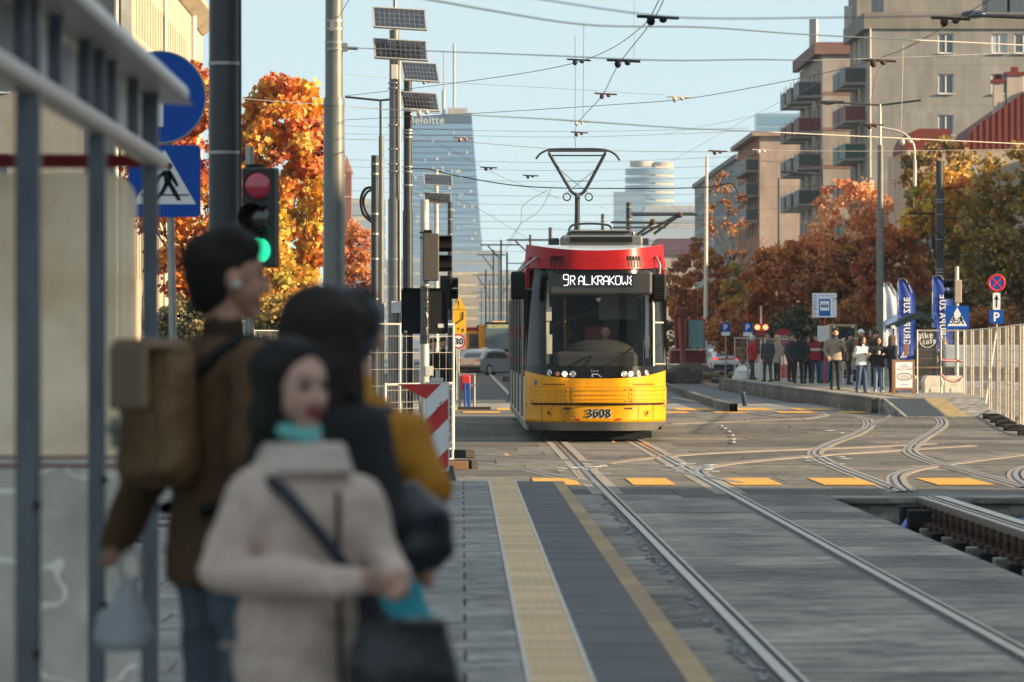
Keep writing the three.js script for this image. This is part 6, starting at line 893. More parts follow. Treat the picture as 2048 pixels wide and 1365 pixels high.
{ // backhoe loader cab behind the people
  const D = 178, t = thing('loader', 'pale loader cab with dark windows behind the bearded man', 'loader', [P(1687, 0, D).x, 0.35, -D]), y = (p) => P(0, p, D).y - 0.35, c = mat([0.42, 0.30, 0.14], 0.5, 0, { map: T.grime });
  part(t, 'cab_roof', rbox(1.05, 0.1, 1.3, 0, y(652), -0.4, 0.04), c); for (const a of [-0.47, 0.47]) part(t, 'cab_post', [box(0.07, 1.2, 0.07, a, y(652) - 0.62, 0.2), box(0.07, 1.2, 0.07, a, y(652) - 0.62, -1)], c); part(t, 'cab_glass', [box(0.86, 0.9, 0.02, 0, y(652) - 0.55, 0.2)], MT.darkGlass); part(t, 'chassis', rbox(1.3, 0.6, 2.6, 0, 0.75, -0.6, 0.1), c); for (const a of [-0.6, 0.6]) part(t, 'wheel', new THREE.CylinderGeometry(0.5, 0.5, 0.3, 22).rotateZ(Math.PI / 2).translate(a, 0.5, -0.6), MT.rubber); for (const a of [-0.35, 0.35]) part(t, 'work_lamp', sph(0.05, a, y(655), 0.26), MT.white);
}

// ---------- buildings ----------
const plaster = (c) => mat(c, 0.9, 0, { map: T.plaster, bumpMap: T.bump, bumpScale: 0.006 });
const frameW = mat([0.70, 0.69, 0.67], 0.5), interior = mat([0.03, 0.03, 0.035], 0.9);
// wall slab in local xy (0..w, 0..h), outer face at z=0, openings [x,y,w,h]
function wall(t, w, h, wins, m, ry, at, o = {}) {
  const xf = (g) => g.rotateY(ry).translate(...at), rect = ([x, y, a, b]) => [[x, y], [x + a, y], [x + a, y + b], [x, y + b]];
  part(t, 'wall', xf(extr([[0, 0], [w, 0], [w, h], [0, h]], 0.3, 0, wins.map(rect)).translate(0, 0, -0.3)), m);
  for (const [x, y, a, b] of wins) {
    const d = o.d ?? 0.14, f = part(t, 'window', xf(mg([box(a, 0.07, 0.07, x + a / 2, y + b - 0.035, -d), box(a, 0.07, 0.07, x + a / 2, y + 0.035, -d), box(0.07, b, 0.07, x + 0.035, y + b / 2, -d), box(0.07, b, 0.07, x + a - 0.035, y + b / 2, -d), box(0.09, b, 0.07, x + a / 2, y + b / 2, -d), ...(o.sill === false ? [] : [box(a + 0.16, 0.05, 0.2, x + a / 2, y - 0.026, 0.05)])])), o.fm || frameW);
    part(f, 'pane', xf(box(a - 0.1, b - 0.1, 0.02, x + a / 2, y + b / 2, -d - 0.02)), R() < 0.2 ? o.curtain || MT.pane : MT.pane);
  }
}
const curtain = mat([0.35, 0.38, 0.40], 0.15, 0, { clearcoat: 1 });
const railM = mat([0.06, 0.065, 0.075], 0.5), railRed = mat([0.16, 0.04, 0.05], 0.6), slabM = plaster([0.42, 0.40, 0.37]);
function balcony(t, x, y, z, len, dep, m, bars) { // projects toward -x from wall plane x, runs along z
  const b = part(t, 'balcony', [box(dep, 0.16, len, x - dep / 2, y, z)], slabM);
  part(b, 'parapet', [box(0.05, 0.95, len, x - dep + 0.03, y + 0.6, z), box(dep, 0.95, 0.05, x - dep / 2, y + 0.6, z + len / 2 - 0.03)], m); part(b, 'handrail', [box(0.08, 0.06, len + 0.06, x - dep + 0.02, y + 1.12, z), box(dep, 0.06, 0.08, x - dep / 2, y + 1.12, z + len / 2)], MT.galv);
  for (const e of [-1, 1]) part(b, 'divider', box(0.05, 1.5, 0.05, x - dep + 0.04, y + 0.75, z + e * len / 2), MT.polePale);
}
const bx = (px, D) => (px - VX) / FPX * D, by = (py, D) => EYE + (VY - py) / FPX * D;
{ // R1 big grey block
  const D = 330, x0 = bx(1742, D), h = by(57, D), t = thing('apartment_block', 'large grey beige apartment block with white windows at the frame edge', 'building', [x0, 0, -D]), m = plaster([0.35, 0.345, 0.345]);
  const W = 26, wins = [], rows = [66, 147, 229, 311, 393, 475]; for (const r of rows) { const y = by(r + 40, D); for (const c of [1878, 1985, 2031, 2120, 2200]) wins.push([bx(c, D) - x0, y, c === 2031 ? 1.3 : 1.08, 1.38]); }
  wall(t, W, h, wins, m, 0, [0, 0, 0], { curtain }); const L = 17.4; const sw = []; for (const r of rows) for (const k of [1.2, 5.2, 10.0, 13.6]) sw.push([k, by(r + 46, D), 1.5, 1.9]);
  wall(t, L - 0.31, h, sw, plaster([0.48, 0.42, 0.37]), -Math.PI / 2, [0, 0, -L], { curtain, sill: false });
  part(t, 'interior', [box(W - 1, h - 0.4, L - 1, W / 2, h / 2, -L / 2)], interior); part(t, 'parapet_band', [box(W + 0.5, by(24, D) - h, 0.5, W / 2 - 0.2, (by(24, D) + h) / 2, -0.1), box(0.5, by(24, D) - h, L + 0.2, -0.2, (by(24, D) + h) / 2, -L / 2 - 0.4)], plaster([0.30, 0.28, 0.26])); part(t, 'roof', box(W, 0.3, L, W / 2, h + 0.3, -L / 2), MT.asphalt || MT.pole);
  part(t, 'attic_block', [box(W - 1, 4.5, 10, W / 2 + 0.6, by(24, D) + 2.2, -7)], plaster([0.33, 0.32, 0.31])); part(t, 'attic_window', [box(1.6, 1.4, 0.1, bx(2005, D) - x0, by(8, D), -1.96), box(1.2, 1.4, 0.1, bx(2040, D) - x0, by(8, D), -1.96)], MT.pane);
  part(t, 'slab_joint', rows.map((r) => box(W - 0.1, 0.03, 0.02, W / 2, by(r + 62, D), 0.004)), mat([0.3, 0.28, 0.25], 0.9)); part(t, 'downpipe', [rod([1.0 - 1.02, 0, 0.14], [1.0 - 1.02, h, 0.14], 0.06)], MT.polePale);
  for (const r of [160, 237, 314, 391, 468]) for (const [z, l] of [[-6.4, 4.6], [-12.4, 4.2]]) balcony(t, 0, by(r, D), z, l, 1.5, r === 237 ? railRed : r === 314 ? mat([0.03, 0.10, 0.08], 0.5) : railM);
  part(t, 'roof_vent', [box(0.5, 1.6, 0.5, -0.6, by(10, D), -12)], MT.polePale);
}
{ // R2 with pink bands
  const D = 356, x0 = bx(1646, D), h = by(108, D), t = thing('apartment_block', 'beige apartment block with pink parapet bands and stacked balconies', 'building', [x0, 0, -D]), m = plaster([0.47, 0.42, 0.40]), L = 24, W = 14;
  const sw = []; for (const r of [140, 215, 290, 365, 440]) for (const k of [1.5, 6, 10.5, 15, 19.5]) sw.push([k, by(r + 40, D), 1.5, 1.7]);
  wall(t, W, h, [], m, 0, [0, 0, 0]); wall(t, L - 0.31, h, sw, plaster([0.52, 0.43, 0.38]), -Math.PI / 2, [0, 0, -L], { curtain, sill: false }); part(t, 'interior', box(W - 1, h - 0.4, L - 1, W / 2, h / 2, -L / 2), interior);
  part(t, 'pink_parapet', [box(W + 0.6, by(84, D) - h, 0.5, W / 2 - 0.3, (by(84, D) + h) / 2, 0.0), box(0.5, by(84, D) - h, L + 0.3, -0.3, (by(84, D) + h) / 2, -L / 2 - 0.3)], plaster([0.30, 0.17, 0.16])); part(t, 'pink_band', [186, 258, 333, 408].map((r) => box(W, 0.28, 0.04, W / 2, by(r, D), 0.012)), plaster([0.32, 0.18, 0.17])); part(t, 'roof', box(W, 0.3, L, W / 2, h + 0.4, -L / 2), MT.pole);
  part(t, 'stair_block', box(8, 5, 8, 7, h + 2.6, -9), plaster([0.33, 0.31, 0.29])); for (const z of [-2.2, -2.7]) part(t, 'chimney', cyl(0.25, 0.25, 3.4, 0.7 + z * 0.4 + 1, h + 0.5, -16 + z, 12), MT.galv);
  for (const r of [190, 262, 335, 408]) for (const [z, l] of [[-4.5, 5], [-13, 5], [-20, 4]]) balcony(t, 0, by(r, D), z, l, 1.7, r === 262 ? railRed : railM);
}
{ // R3 orange
  const D = 430, x0 = bx(1520, D), h = by(272, D), t = thing('apartment_block', 'lower pink and orange apartment block along the street', 'building', [x0, 0, -D]), L = 34, W = 12, sw = [];
  for (const r of [300, 345, 390, 435]) for (let k = 1.5; k < L - 3; k += 3.6) sw.push([k, by(r + 34, D), 2.6, 1.5]);
  wall(t, W, h, [], plaster([0.52, 0.40, 0.35]), 0, [0, 0, 0]); wall(t, L - 0.31, h, sw, plaster([0.48, 0.20, 0.10]), -Math.PI / 2, [0, 0, -L], { curtain, sill: false }); part(t, 'interior', box(W - 1, h - 0.4, L - 1, W / 2, h / 2, -L / 2), interior); part(t, 'roof', box(W + 0.8, 0.4, L + 0.8, W / 2 - 0.3, h + 0.2, -L / 2), plaster([0.4, 0.3, 0.24]));
  for (const r of [340, 390, 440]) balcony(t, 0, by(r, D), -12, 18, 1.1, railM);
}
{ const D = 466, x0 = bx(1477, D), h = by(318, D), t = thing('apartment_block', 'grey flat roofed block beyond the orange one', 'building', [x0, 0, -D]), L = 46, sw = []; for (const r of [340, 385, 430, 475]) for (let k = 2; k < L - 3; k += 4.2) sw.push([k, by(r + 26, D), 2.8, 1.6]);
  wall(t, 12, h, [], plaster([0.42, 0.40, 0.38]), 0, [0, 0, 0]); wall(t, L - 0.31, h, sw, plaster([0.42, 0.41, 0.40]), -Math.PI / 2, [0, 0, -L], { curtain, sill: false }); part(t, 'interior', box(11, h - 0.4, L - 1, 6, h / 2, -L / 2), interior); part(t, 'roof', box(12.6, 0.5, L + 0.4, 6, h + 0.25, -L / 2), plaster([0.3, 0.29, 0.28])); }
{ const D = 514, x0 = bx(1428, D), h = by(352, D), t = thing('apartment_block', 'farthest pale block of the row, beside the leaning pole', 'building', [x0, 0, -D]), L = 42, sw = []; for (const r of [385, 425, 465]) for (let k = 2; k < L - 3; k += 4.2) sw.push([k, by(r + 20, D), 2.6, 1.6]);
  wall(t, 12, h, [], plaster([0.5, 0.49, 0.48]), 0, [0, 0, 0]); wall(t, L - 0.31, h, sw, plaster([0.5, 0.49, 0.48]), -Math.PI / 2, [0, 0, -L], { curtain, sill: false }); part(t, 'interior', box(11, h - 0.4, L - 1, 6, h / 2, -L / 2), interior); part(t, 'roof', box(12.6, 0.5, L + 0.4, 6, h + 0.25, -L / 2), plaster([0.36, 0.35, 0.34])); }
{ // red roofed house
  const D = 272, X = (p) => bx(p, D) - bx(1830, D), y = (p) => by(p, D), t = thing('town_house', 'cream town house with red metal roof and two chimneys above the trees', 'building', [bx(1830, D), 0, -D]), rr = mat([0.17, 0.022, 0.020], 0.75, 0, { map: T.grime }), cw = plaster([0.55, 0.46, 0.38]);
  wall(t, 10, y(300), [[1.2, 3, 1, 1.6], [3.6, 3, 1, 1.6], [6, 3, 1, 1.6], [1.2, 6.4, 1, 1.6], [3.6, 6.4, 1, 1.6]], cw, 0, [-0.4, 0, 0]); wall(t, 12, y(300), [[2, 3, 1, 1.6], [6, 3, 1, 1.6]], cw, -Math.PI / 2, [-0.4, 0, -12.31]);
  part(t, 'main_roof', extr([[X(1925), y(300)], [X(1952), y(254)], [X(2060), y(178)], [X(2180), y(254)], [X(2190), y(300)]], 9).translate(0, 0, -9.5), rr); for (let i = 0; i < 9; i++) part(t, 'roof_seam', rod([X(1952) + i * 0.36, y(254) + i * 0.26, 0.0 - 0.46], [X(1952) + i * 0.36, y(300), -0.46], 0.02, 5), rr);
  const cv = []; for (let a = 0; a <= 90; a += 10) cv.push([X(1846) - 0.95 * Math.cos(a * Math.PI / 180), y(300) + 1.25 * Math.sin(a * Math.PI / 180)]); part(t, 'mansard_roof', extr([...cv, [X(1905), y(256.5)], [X(1905), y(300)]], 8).translate(0, 0, -8.3), rr);
  for (const [a, b, c] of [[1993, 2012, 160], [2019, 2052, 145]]) { const ch = part(t, 'chimney', box(X(b) - X(a), y(c) - y(230), 0.9, (X(a) + X(b)) / 2, (y(c) + y(230)) / 2, -1.2), plaster([0.6, 0.52, 0.48])); part(ch, 'chimney_cap', [box(X(b) - X(a) + 0.2, 0.2, 1.1, (X(a) + X(b)) / 2, y(c), -1.2), box(0.4, 0.3, 0.4, (X(a) + X(b)) / 2, y(c) + 0.25, -1.2)], rr); }
}
{ // left sunlit building
  const D1 = 230, x0 = bx(264, D1), h = 21.2, t = thing('school_building', 'cream building with rows of narrow windows and deep cornice above the blue sign', 'building', [x0, 0, -D1]), L = 62, cw = plaster([0.60, 0.50, 0.38]), sw = [];
  for (const y of [5, 11.2, 17.0]) for (let k = 2; k < L - 16; k += 2.1) sw.push([L - k - 1.1, y, 0.75, 2.4]);
  wall(t, L, h, sw.map(([a, b, c, d]) => [L - a - c, b, c, d]), cw, Math.PI / 2, [0, 0, -0.31], { d: 0.2, sill: false, fm: mat([0.35, 0.25, 0.16], 0.6) }); wall(t, 26, h, [[18, 4, 2, 2], [12, 4, 2, 2], [18, 9, 2, 2], [12, 9, 2, 2], [18, 14, 2, 2]], plaster([0.30, 0.29, 0.275]), 0, [-26, 0, 0]);
  part(t, 'interior', box(24, h - 0.5, L - 1, -13, h / 2, -L / 2), interior); part(t, 'corner_strip', [box(0.5, h, 0.3, -0.26, h / 2, 0.12), rod([-0.75, 0, 0.3], [-0.75, h, 0.3], 0.12)], plaster([0.62, 0.60, 0.56])); part(t, 'red_band', box(25, 0.35, 0.06, -13.2, by(47, D1), 0.04), mat([0.25, 0.06, 0.04], 0.8));
  part(t, 'cornice', extr([[-1, 0], [0.1, 0], [0.9, 0.5], [0.95, 0.75], [-1, 1.0]], L - 10).translate(0, h, -(L - 10)), cw); part(t, 'end_cornice', extr([[-1, 0], [0.1, 0], [1.0, 0.6], [1.05, 0.9], [-1, 1.1]], 9.6).translate(0, h - 0.4, -L - 0.2), cw); part(t, 'roof', box(26, 0.5, L, -13, h + 1.0, -L / 2), MT.pole); part(t, 'drainpipe', [rod([0.1, 0, -24], [0.1, h, -24], 0.11), rod([0.1, 0, -50.6], [0.1, h, -50.6], 0.2)], MT.polePale); part(t, 'roof_box', box(2, 2.4, 3, -2.4, h + 2, -40), MT.pole);
}
{ const D = 620, t = thing('brick_tower', 'narrow red brick tower beside the grey mast', 'building', [bx(693, D), 0, -D]), m = mat([0.26, 0.11, 0.085], 0.9, 0, { map: T.plaster }); part(t, 'tower_wall', box(1.3, by(345, D), 4, 0, by(345, D) / 2, 0), m); part(t, 'tower_roof', new THREE.ConeGeometry(1.3, 2.4, 4).rotateY(Math.PI / 4).translate(0, by(345, D) + 1.0, 0), m); part(t, 'ledge', box(1.45, 0.2, 4.1, 0, by(395, D), 0), plaster([0.5, 0.4, 0.35])); }
const glassBlue = (c) => mat(c, 0.12, 0.35, {});
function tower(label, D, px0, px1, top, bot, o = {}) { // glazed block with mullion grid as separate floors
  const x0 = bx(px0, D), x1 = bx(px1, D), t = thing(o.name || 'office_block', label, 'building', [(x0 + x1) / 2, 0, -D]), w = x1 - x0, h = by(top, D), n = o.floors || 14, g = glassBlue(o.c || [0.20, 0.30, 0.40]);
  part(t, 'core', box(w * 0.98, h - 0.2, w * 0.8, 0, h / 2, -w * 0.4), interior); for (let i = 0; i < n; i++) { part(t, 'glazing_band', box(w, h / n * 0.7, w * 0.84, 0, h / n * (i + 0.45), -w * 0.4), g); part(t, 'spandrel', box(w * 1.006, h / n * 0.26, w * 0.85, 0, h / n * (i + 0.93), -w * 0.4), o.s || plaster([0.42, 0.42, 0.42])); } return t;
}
{ // tapering glass tower
  const D = 3100, t = thing('skyscraper', 'tapering blue glass skyscraper with roof masts behind the masts', 'building', [bx(823, D), 0, -D]), X = (p) => bx(p, D) - bx(823, D), y = (p) => by(p, D), xr = (yy) => { const p = 692 - (yy - EYE) / D * FPX; return X(943 + (p - 228) * 0.0805); };
  const g1 = glassBlue([0.15, 0.27, 0.42]), g2 = glassBlue([0.19, 0.32, 0.48]), lit = mat([0.5, 0.5, 0.45], 0.4), n = 38, H = y(246);
  for (let i = 0; i < n; i++) { const a = H * i / n, b = H * (i + 0.84) / n; part(t, 'floor_glazing', extr([[0, a], [xr(a), a], [xr(b), b], [0, b]], 30).translate(0, 0, -30), R() < 0.5 ? g1 : g2); }
  part(t, 'core', extr([[0.3, 0], [xr(0) - 0.3, 0], [xr(H) - 0.3, H], [0.3, H]], 29).translate(0, 0, -29.6), glassBlue([0.10, 0.16, 0.22])); part(t, 'crown_band', extr([[0, H + 0.2], [xr(H), H + 0.2], [xr(y(226)), y(226)], [0, y(234)]], 30).translate(0, 0, -30), glassBlue([0.07, 0.11, 0.17]));
  part(t, 'lettering', text3d('Deloitte', 4.4, 0.3).translate(X(853), y(241), 0.5), mat([0.45, 0.5, 0.56], 0.5)); part(t, 'roof_plant', [box(X(935) - X(895), 4, 10, X(915), y(221), -14)], plaster([0.5, 0.46, 0.42]));
  for (const [p, a, w] of [[887, 178, 1.1], [908, 84, 0.8], [888, 100, 0.5]]) part(t, 'roof_mast', rod([X(p), y(228), -12], [X(p), y(a), -12], w, 8), mat([0.32, 0.36, 0.4], 0.6)); const lw = []; for (let i = 0; i < 46; i++) { const yy = y(RR(260, 480)); lw.push([RR(2, xr(yy) - 3), yy]); } lw.forEach(([a, b]) => part(t, 'lit_window', box(RR(1, 1.8), 1.6, 0.3, a, b, 0.1), lit));
}
{ const t = tower('round glass tower with cream side above the tram roof', 2600, 1228, 1290, 385, 560, { name: 'skyscraper', floors: 16, c: [0.24, 0.34, 0.45], s: glassBlue([0.20, 0.29, 0.38]) }); const D = 2600, x = bx(1301, D) - t.position.x, r = (bx(1350, D) - bx(1252, D)) / 2, h = by(332, D), n = 22, g = glassBlue([0.22, 0.32, 0.41]), cm = plaster([0.55, 0.50, 0.46]);
  for (let i = 0; i < n; i++) { part(t, 'round_floor', cyl(r, r, h / n * 0.74, x, h / n * i, -r, 40), g); part(t, 'round_spandrel', new THREE.CylinderGeometry(r * 1.01, r * 1.01, h / n * 0.22, 30, 1, false, 0.2, 2.2).translate(x, h / n * (i + 0.86), -r), cm); } part(t, 'roof_crown', [cyl(r * 0.5, r * 0.5, 3, x - 4, h, -r, 20), cyl(r * 0.45, r * 0.45, 2.6, x + 7, h, -r, 20)], cm); }
tower('blue glass tower top behind the pink banded block', 1500, 1514, 1600, 228, 300, { c: [0.16, 0.30, 0.42], floors: 20, s: glassBlue([0.26, 0.38, 0.48]) });
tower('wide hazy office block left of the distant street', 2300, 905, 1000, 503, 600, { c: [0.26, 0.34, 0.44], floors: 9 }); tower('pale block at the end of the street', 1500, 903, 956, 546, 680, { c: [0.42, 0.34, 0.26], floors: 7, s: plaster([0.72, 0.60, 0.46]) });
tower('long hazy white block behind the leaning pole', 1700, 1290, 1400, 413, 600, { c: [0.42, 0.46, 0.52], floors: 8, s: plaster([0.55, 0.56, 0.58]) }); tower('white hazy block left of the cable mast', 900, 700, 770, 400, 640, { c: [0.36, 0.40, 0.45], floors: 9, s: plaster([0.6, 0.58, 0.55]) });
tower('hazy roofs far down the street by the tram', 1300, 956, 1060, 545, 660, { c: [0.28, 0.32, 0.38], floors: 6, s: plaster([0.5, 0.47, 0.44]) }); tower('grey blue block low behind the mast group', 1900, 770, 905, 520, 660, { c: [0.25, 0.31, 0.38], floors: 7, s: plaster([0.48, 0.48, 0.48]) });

{ const D = 760, t = thing('town_house', 'purple roofed low building behind the tram corner', 'building', [bx(1352, D), 0, -D]); part(t, 'wall', box(9, by(510, D), 8, 0, by(510, D) / 2, -4), plaster([0.45, 0.40, 0.38])); part(t, 'roof', extr([[-5.4, 0], [5.4, 0], [3, 2.6], [-3, 2.6]], 9).translate(0, by(510, D), -8.6), mat([0.10, 0.05, 0.08], 0.6)); }
// buildings right of the frame whose shade lies over the stop and the far street
{ const t = thing('corner_building', 'tall tenement beside the stop, outside the picture', 'building', [27, 0, 0]), m = plaster([0.45, 0.42, 0.38]), ws = []; for (let y = 3; y < 13; y += 3.3) for (let k = 3; k < 112; k += 4) ws.push([k, y, 1.4, 1.8]); wall(t, 110, 15.5, ws.filter((w, i) => i % 3 === 0 && w[0] < 107), m, -Math.PI / 2, [0, 0, -46.5]); part(t, 'rear_block', box(18, 15.5, 109.6, 9.4, 7.75, 8.4), m); }
{ const t = thing('corner_building', 'low tenement beyond the side street, outside the picture', 'building', [41, 0, 0]), m = plaster([0.42, 0.38, 0.34]); part(t, 'wall_block', box(16, 14, 180, 8, 7, -236), m); part(t, 'roof', extr([[0, 0], [16, 0], [8, 4]], 180).translate(0, 14, -326), mat([0.16, 0.05, 0.04], 0.7)); }
scene.fog = new THREE.FogExp2(new THREE.Color().setRGB(0.66, 0.84, 1.0), 0.00009);

// ---------- trees ----------
const bark = mat([0.06, 0.045, 0.035], 0.95, 0, { bumpMap: T.bump, bumpScale: 0.02 });
const leafMat = new THREE.MeshPhysicalMaterial({ vertexColors: true, roughness: 0.75, side: THREE.DoubleSide, transmission: 0.5, thickness: 0 });
const PAL = { orange: [[0.52, 0.15, 0.012], [0.60, 0.24, 0.015], [0.40, 0.085, 0.010], [0.62, 0.32, 0.02], [0.30, 0.055, 0.010]], yellow: [[0.55, 0.34, 0.03], [0.48, 0.26, 0.02], [0.30, 0.26, 0.03], [0.60, 0.40, 0.05], [0.46, 0.17, 0.015]], rust: [[0.38, 0.11, 0.015], [0.30, 0.075, 0.012], [0.44, 0.18, 0.02], [0.24, 0.09, 0.02]], brown: [[0.28, 0.085, 0.018], [0.34, 0.12, 0.02], [0.18, 0.065, 0.018], [0.38, 0.18, 0.025]], olive: [[0.20, 0.14, 0.02], [0.14, 0.11, 0.02], [0.28, 0.14, 0.02], [0.32, 0.20, 0.03], [0.22, 0.085, 0.015]], pale: [[0.58, 0.28, 0.12], [0.50, 0.22, 0.09], [0.62, 0.36, 0.18], [0.42, 0.16, 0.06]], shrub: [[0.05, 0.055, 0.02], [0.08, 0.07, 0.02], [0.14, 0.10, 0.02], [0.035, 0.045, 0.02]], gold: [[0.40, 0.24, 0.03], [0.30, 0.20, 0.03], [0.22, 0.16, 0.025]] };
function tree(name, label, px, py0, py1, wpx, D, pal, o = {}) { // crown between picture rows py0..py1
  const x = bx(px, D), yt = by(py0, D), yb = Math.max(0.3, by(py1, D)), rx = wpx * D / FPX / 2, ry = (yt - yb) / 2, cy = (yt + yb) / 2, rz = rx * 0.9, t = thing(name, label, o.cat || 'tree', [x, 0, -D], 0, o.group);
  const colors = PAL[pal], top = o.top ? PAL[o.top] : null, tips = [];
  const limbs = []; const grow = (a, dir, len, r, lv) => { const b = a.clone().addScaledVector(dir, len); limbs.push(rod(a, b, r, lv ? 5 : 8, r * 0.62)); if (lv >= 3) { tips.push(b); return; } const n = lv === 0 ? 5 : 3; for (let i = 0; i < n; i++) { const d = dir.clone().add(V(RR(-1, 1), RR(-0.2, 0.6), RR(-1, 1)).multiplyScalar(0.75)).normalize(); grow(b, d, (lv === 0 ? ry * 0.62 : len) * RR(0.55, 0.8), r * 0.55, lv + 1); } };
  const th = Math.max(0.6, yb + ry * 0.3); if (!o.noTrunk) { grow(V(0, 0, 0), V(RR(-0.05, 0.05), 1, 0), th, Math.max(0.07, rx * 0.055), 0); part(t, 'trunk', limbs, bark); }
  // clumps
  const nC = o.clumps || 90, per = o.leaves || 110, ls = o.leaf || 0.2, pos = [], nor = [], col = [], uv = [];
  for (let c = 0; c < nC; c++) {
    let u = V(RR(-1, 1), RR(-1, 1), RR(-1, 1)); while (u.lengthSq() > 1 || u.lengthSq() < 0.12) u.set(RR(-1, 1), RR(-1, 1), RR(-1, 1)); if (R() < 0.6) u.normalize().multiplyScalar(RR(0.72, 1));
    const shape = u.y > 0 ? 1 : 1 - 0.25 * u.y * u.y, C = V(u.x * rx * shape * 0.9, cy + u.y * ry * 0.92, u.z * rz * shape), cr = RR(0.5, 1.1) * (o.cr || Math.max(0.5, rx * 0.24)), base = (top && u.y + RR(-0.4, 0.4) > 0.15 ? top : colors)[Math.floor(R() * colors.length) % (top && u.y > 0.15 ? top : colors).length] || colors[0], dens = RR(0.35, 1.2);
    for (let i = 0; i < per * dens; i++) {
      const g = () => (R() + R() + R() - 1.5) * 0.85, p = V(C.x + g() * cr, C.y + g() * cr * 0.75, C.z + g() * cr), s = ls * RR(0.6, 1.3), n = V(RR(-1, 1), RR(-0.6, 1), RR(-1, 1)).normalize(), a = V(n.y, -n.x, RR(-0.4, 0.4)).cross(n).normalize(), b = n.clone().cross(a), jit = RR(0.75, 1.25), k = R() < 0.16 ? colors[Math.floor(R() * colors.length)] : base;
      const A = p.clone().addScaledVector(a, s * 0.6), B = p.clone().addScaledVector(b, s * 0.42).addScaledVector(n, s * 0.12), Cc = p.clone().addScaledVector(a, -s * 0.55), Dd = p.clone().addScaledVector(b, -s * 0.42).addScaledVector(n, s * 0.12);
      for (const q of [A, B, Cc, A, Cc, Dd]) { if (q.y < 0.05) q.y = 0.05; pos.push(q.x, q.y, q.z); nor.push(n.x, n.y, n.z); col.push(Math.min(0.85, k[0] * jit * 1.4), k[1] * jit * 1.4, k[2] * jit * 1.4); uv.push(0, 0); }
    }
  }
  const gm = new THREE.BufferGeometry(); gm.setAttribute('position', new THREE.Float32BufferAttribute(pos, 3)); gm.setAttribute('normal', new THREE.Float32BufferAttribute(nor, 3)); gm.setAttribute('color', new THREE.Float32BufferAttribute(col, 3)); gm.setAttribute('uv', new THREE.Float32BufferAttribute(uv, 2));
  part(t, 'crown', gm, leafMat, true); return t;
}
const LG = { group: 'autumn trees on the left pavement' }, RG = { group: 'autumn trees behind the opposite platform' };
tree('maple_tree', 'blazing orange maple between the two big masts', 568, 132, 640, 235, 165, 'yellow', { ...LG, top: 'orange', clumps: 210, leaves: 120, leaf: 0.24 });
tree('maple_tree', 'orange maple behind the blue round sign', 375, 92, 640, 220, 152, 'orange', { ...LG, clumps: 140, leaves: 110, leaf: 0.22 });
tree('maple_tree', 'yellow orange tree low behind the green traffic light', 520, 420, 680, 160, 148, 'yellow', { ...LG, clumps: 70, leaves: 110, leaf: 0.2 });
tree('oak_tree', 'reddish brown tree just right of the grey mast', 706, 425, 680, 86, 235, 'rust', { ...LG, clumps: 60, leaves: 110, leaf: 0.2, top: 'pale' });
tree('shrub', 'dark green shrub below the orange maple', 575, 596, 690, 150, 142, 'shrub', { cat: 'shrub', group: 'shrubs on the left', clumps: 60, leaves: 120, leaf: 0.14, noTrunk: true, top: 'gold' });
tree('shrub', 'dark shrub behind the sign post', 380, 600, 700, 160, 140, 'shrub', { cat: 'shrub', group: 'shrubs on the left', clumps: 50, leaves: 120, leaf: 0.14, noTrunk: true });
tree('oak_tree', 'dark brown tree directly behind the tram corner', 1395, 476, 690, 150, 285, 'brown', { ...RG, clumps: 80, leaves: 120, leaf: 0.24 });
tree('oak_tree', 'bare brownish tree before the orange block', 1452, 330, 640, 110, 330, 'brown', { ...RG, clumps: 34, leaves: 40, leaf: 0.24 });
tree('oak_tree', 'golden tree behind the parking signs', 1500, 508, 690, 110, 240, 'gold', { ...RG, clumps: 60, leaves: 120, leaf: 0.2 });
tree('oak_tree', 'broad rust brown tree behind the red signal', 1585, 470, 690, 210, 232, 'rust', { ...RG, clumps: 130, leaves: 120, leaf: 0.22 });
tree('birch_tree', 'pale copper tree in front of the banded block', 1700, 352, 600, 200, 262, 'pale', { ...RG, clumps: 100, leaves: 75, leaf: 0.22 });
tree('oak_tree', 'dark rust tree behind the stop board', 1690, 470, 690, 190, 222, 'brown', { ...RG, clumps: 130, leaves: 120, leaf: 0.22 });
tree('oak_tree', 'red brown tree beside the grey lamp post', 1785, 440, 690, 150, 214, 'rust', { ...RG, clumps: 100, leaves: 120, leaf: 0.22 });
tree('maple_tree', 'yellow topped maple above the blue flags', 1905, 322, 690, 230, 226, 'olive', { ...RG, clumps: 170, leaves: 120, leaf: 0.23, top: 'yellow' });
tree('maple_tree', 'tall green yellow maple at the frame edge', 2030, 278, 690, 220, 206, 'olive', { ...RG, clumps: 170, leaves: 120, leaf: 0.22, top: 'gold' });
tree('maple_tree', 'olive tree under the red roofed house', 1880, 258, 480, 170, 258, 'olive', { ...RG, clumps: 90, leaves: 110, leaf: 0.22 });
['first', 'second', 'third', 'fourth', 'fifth', 'sixth'].forEach((n, i) => tree('shrub', n + ' dark shrub in the row behind the platform, from the excavator', 1360 + i * 125, 585 + (i % 3) * 14, 720, 170, i ? 246 - i * 9 : 300, i % 2 ? 'brown' : 'shrub', { cat: 'shrub', group: 'shrubs behind the opposite platform', clumps: 60, leaves: 110, leaf: 0.2, noTrunk: true }));

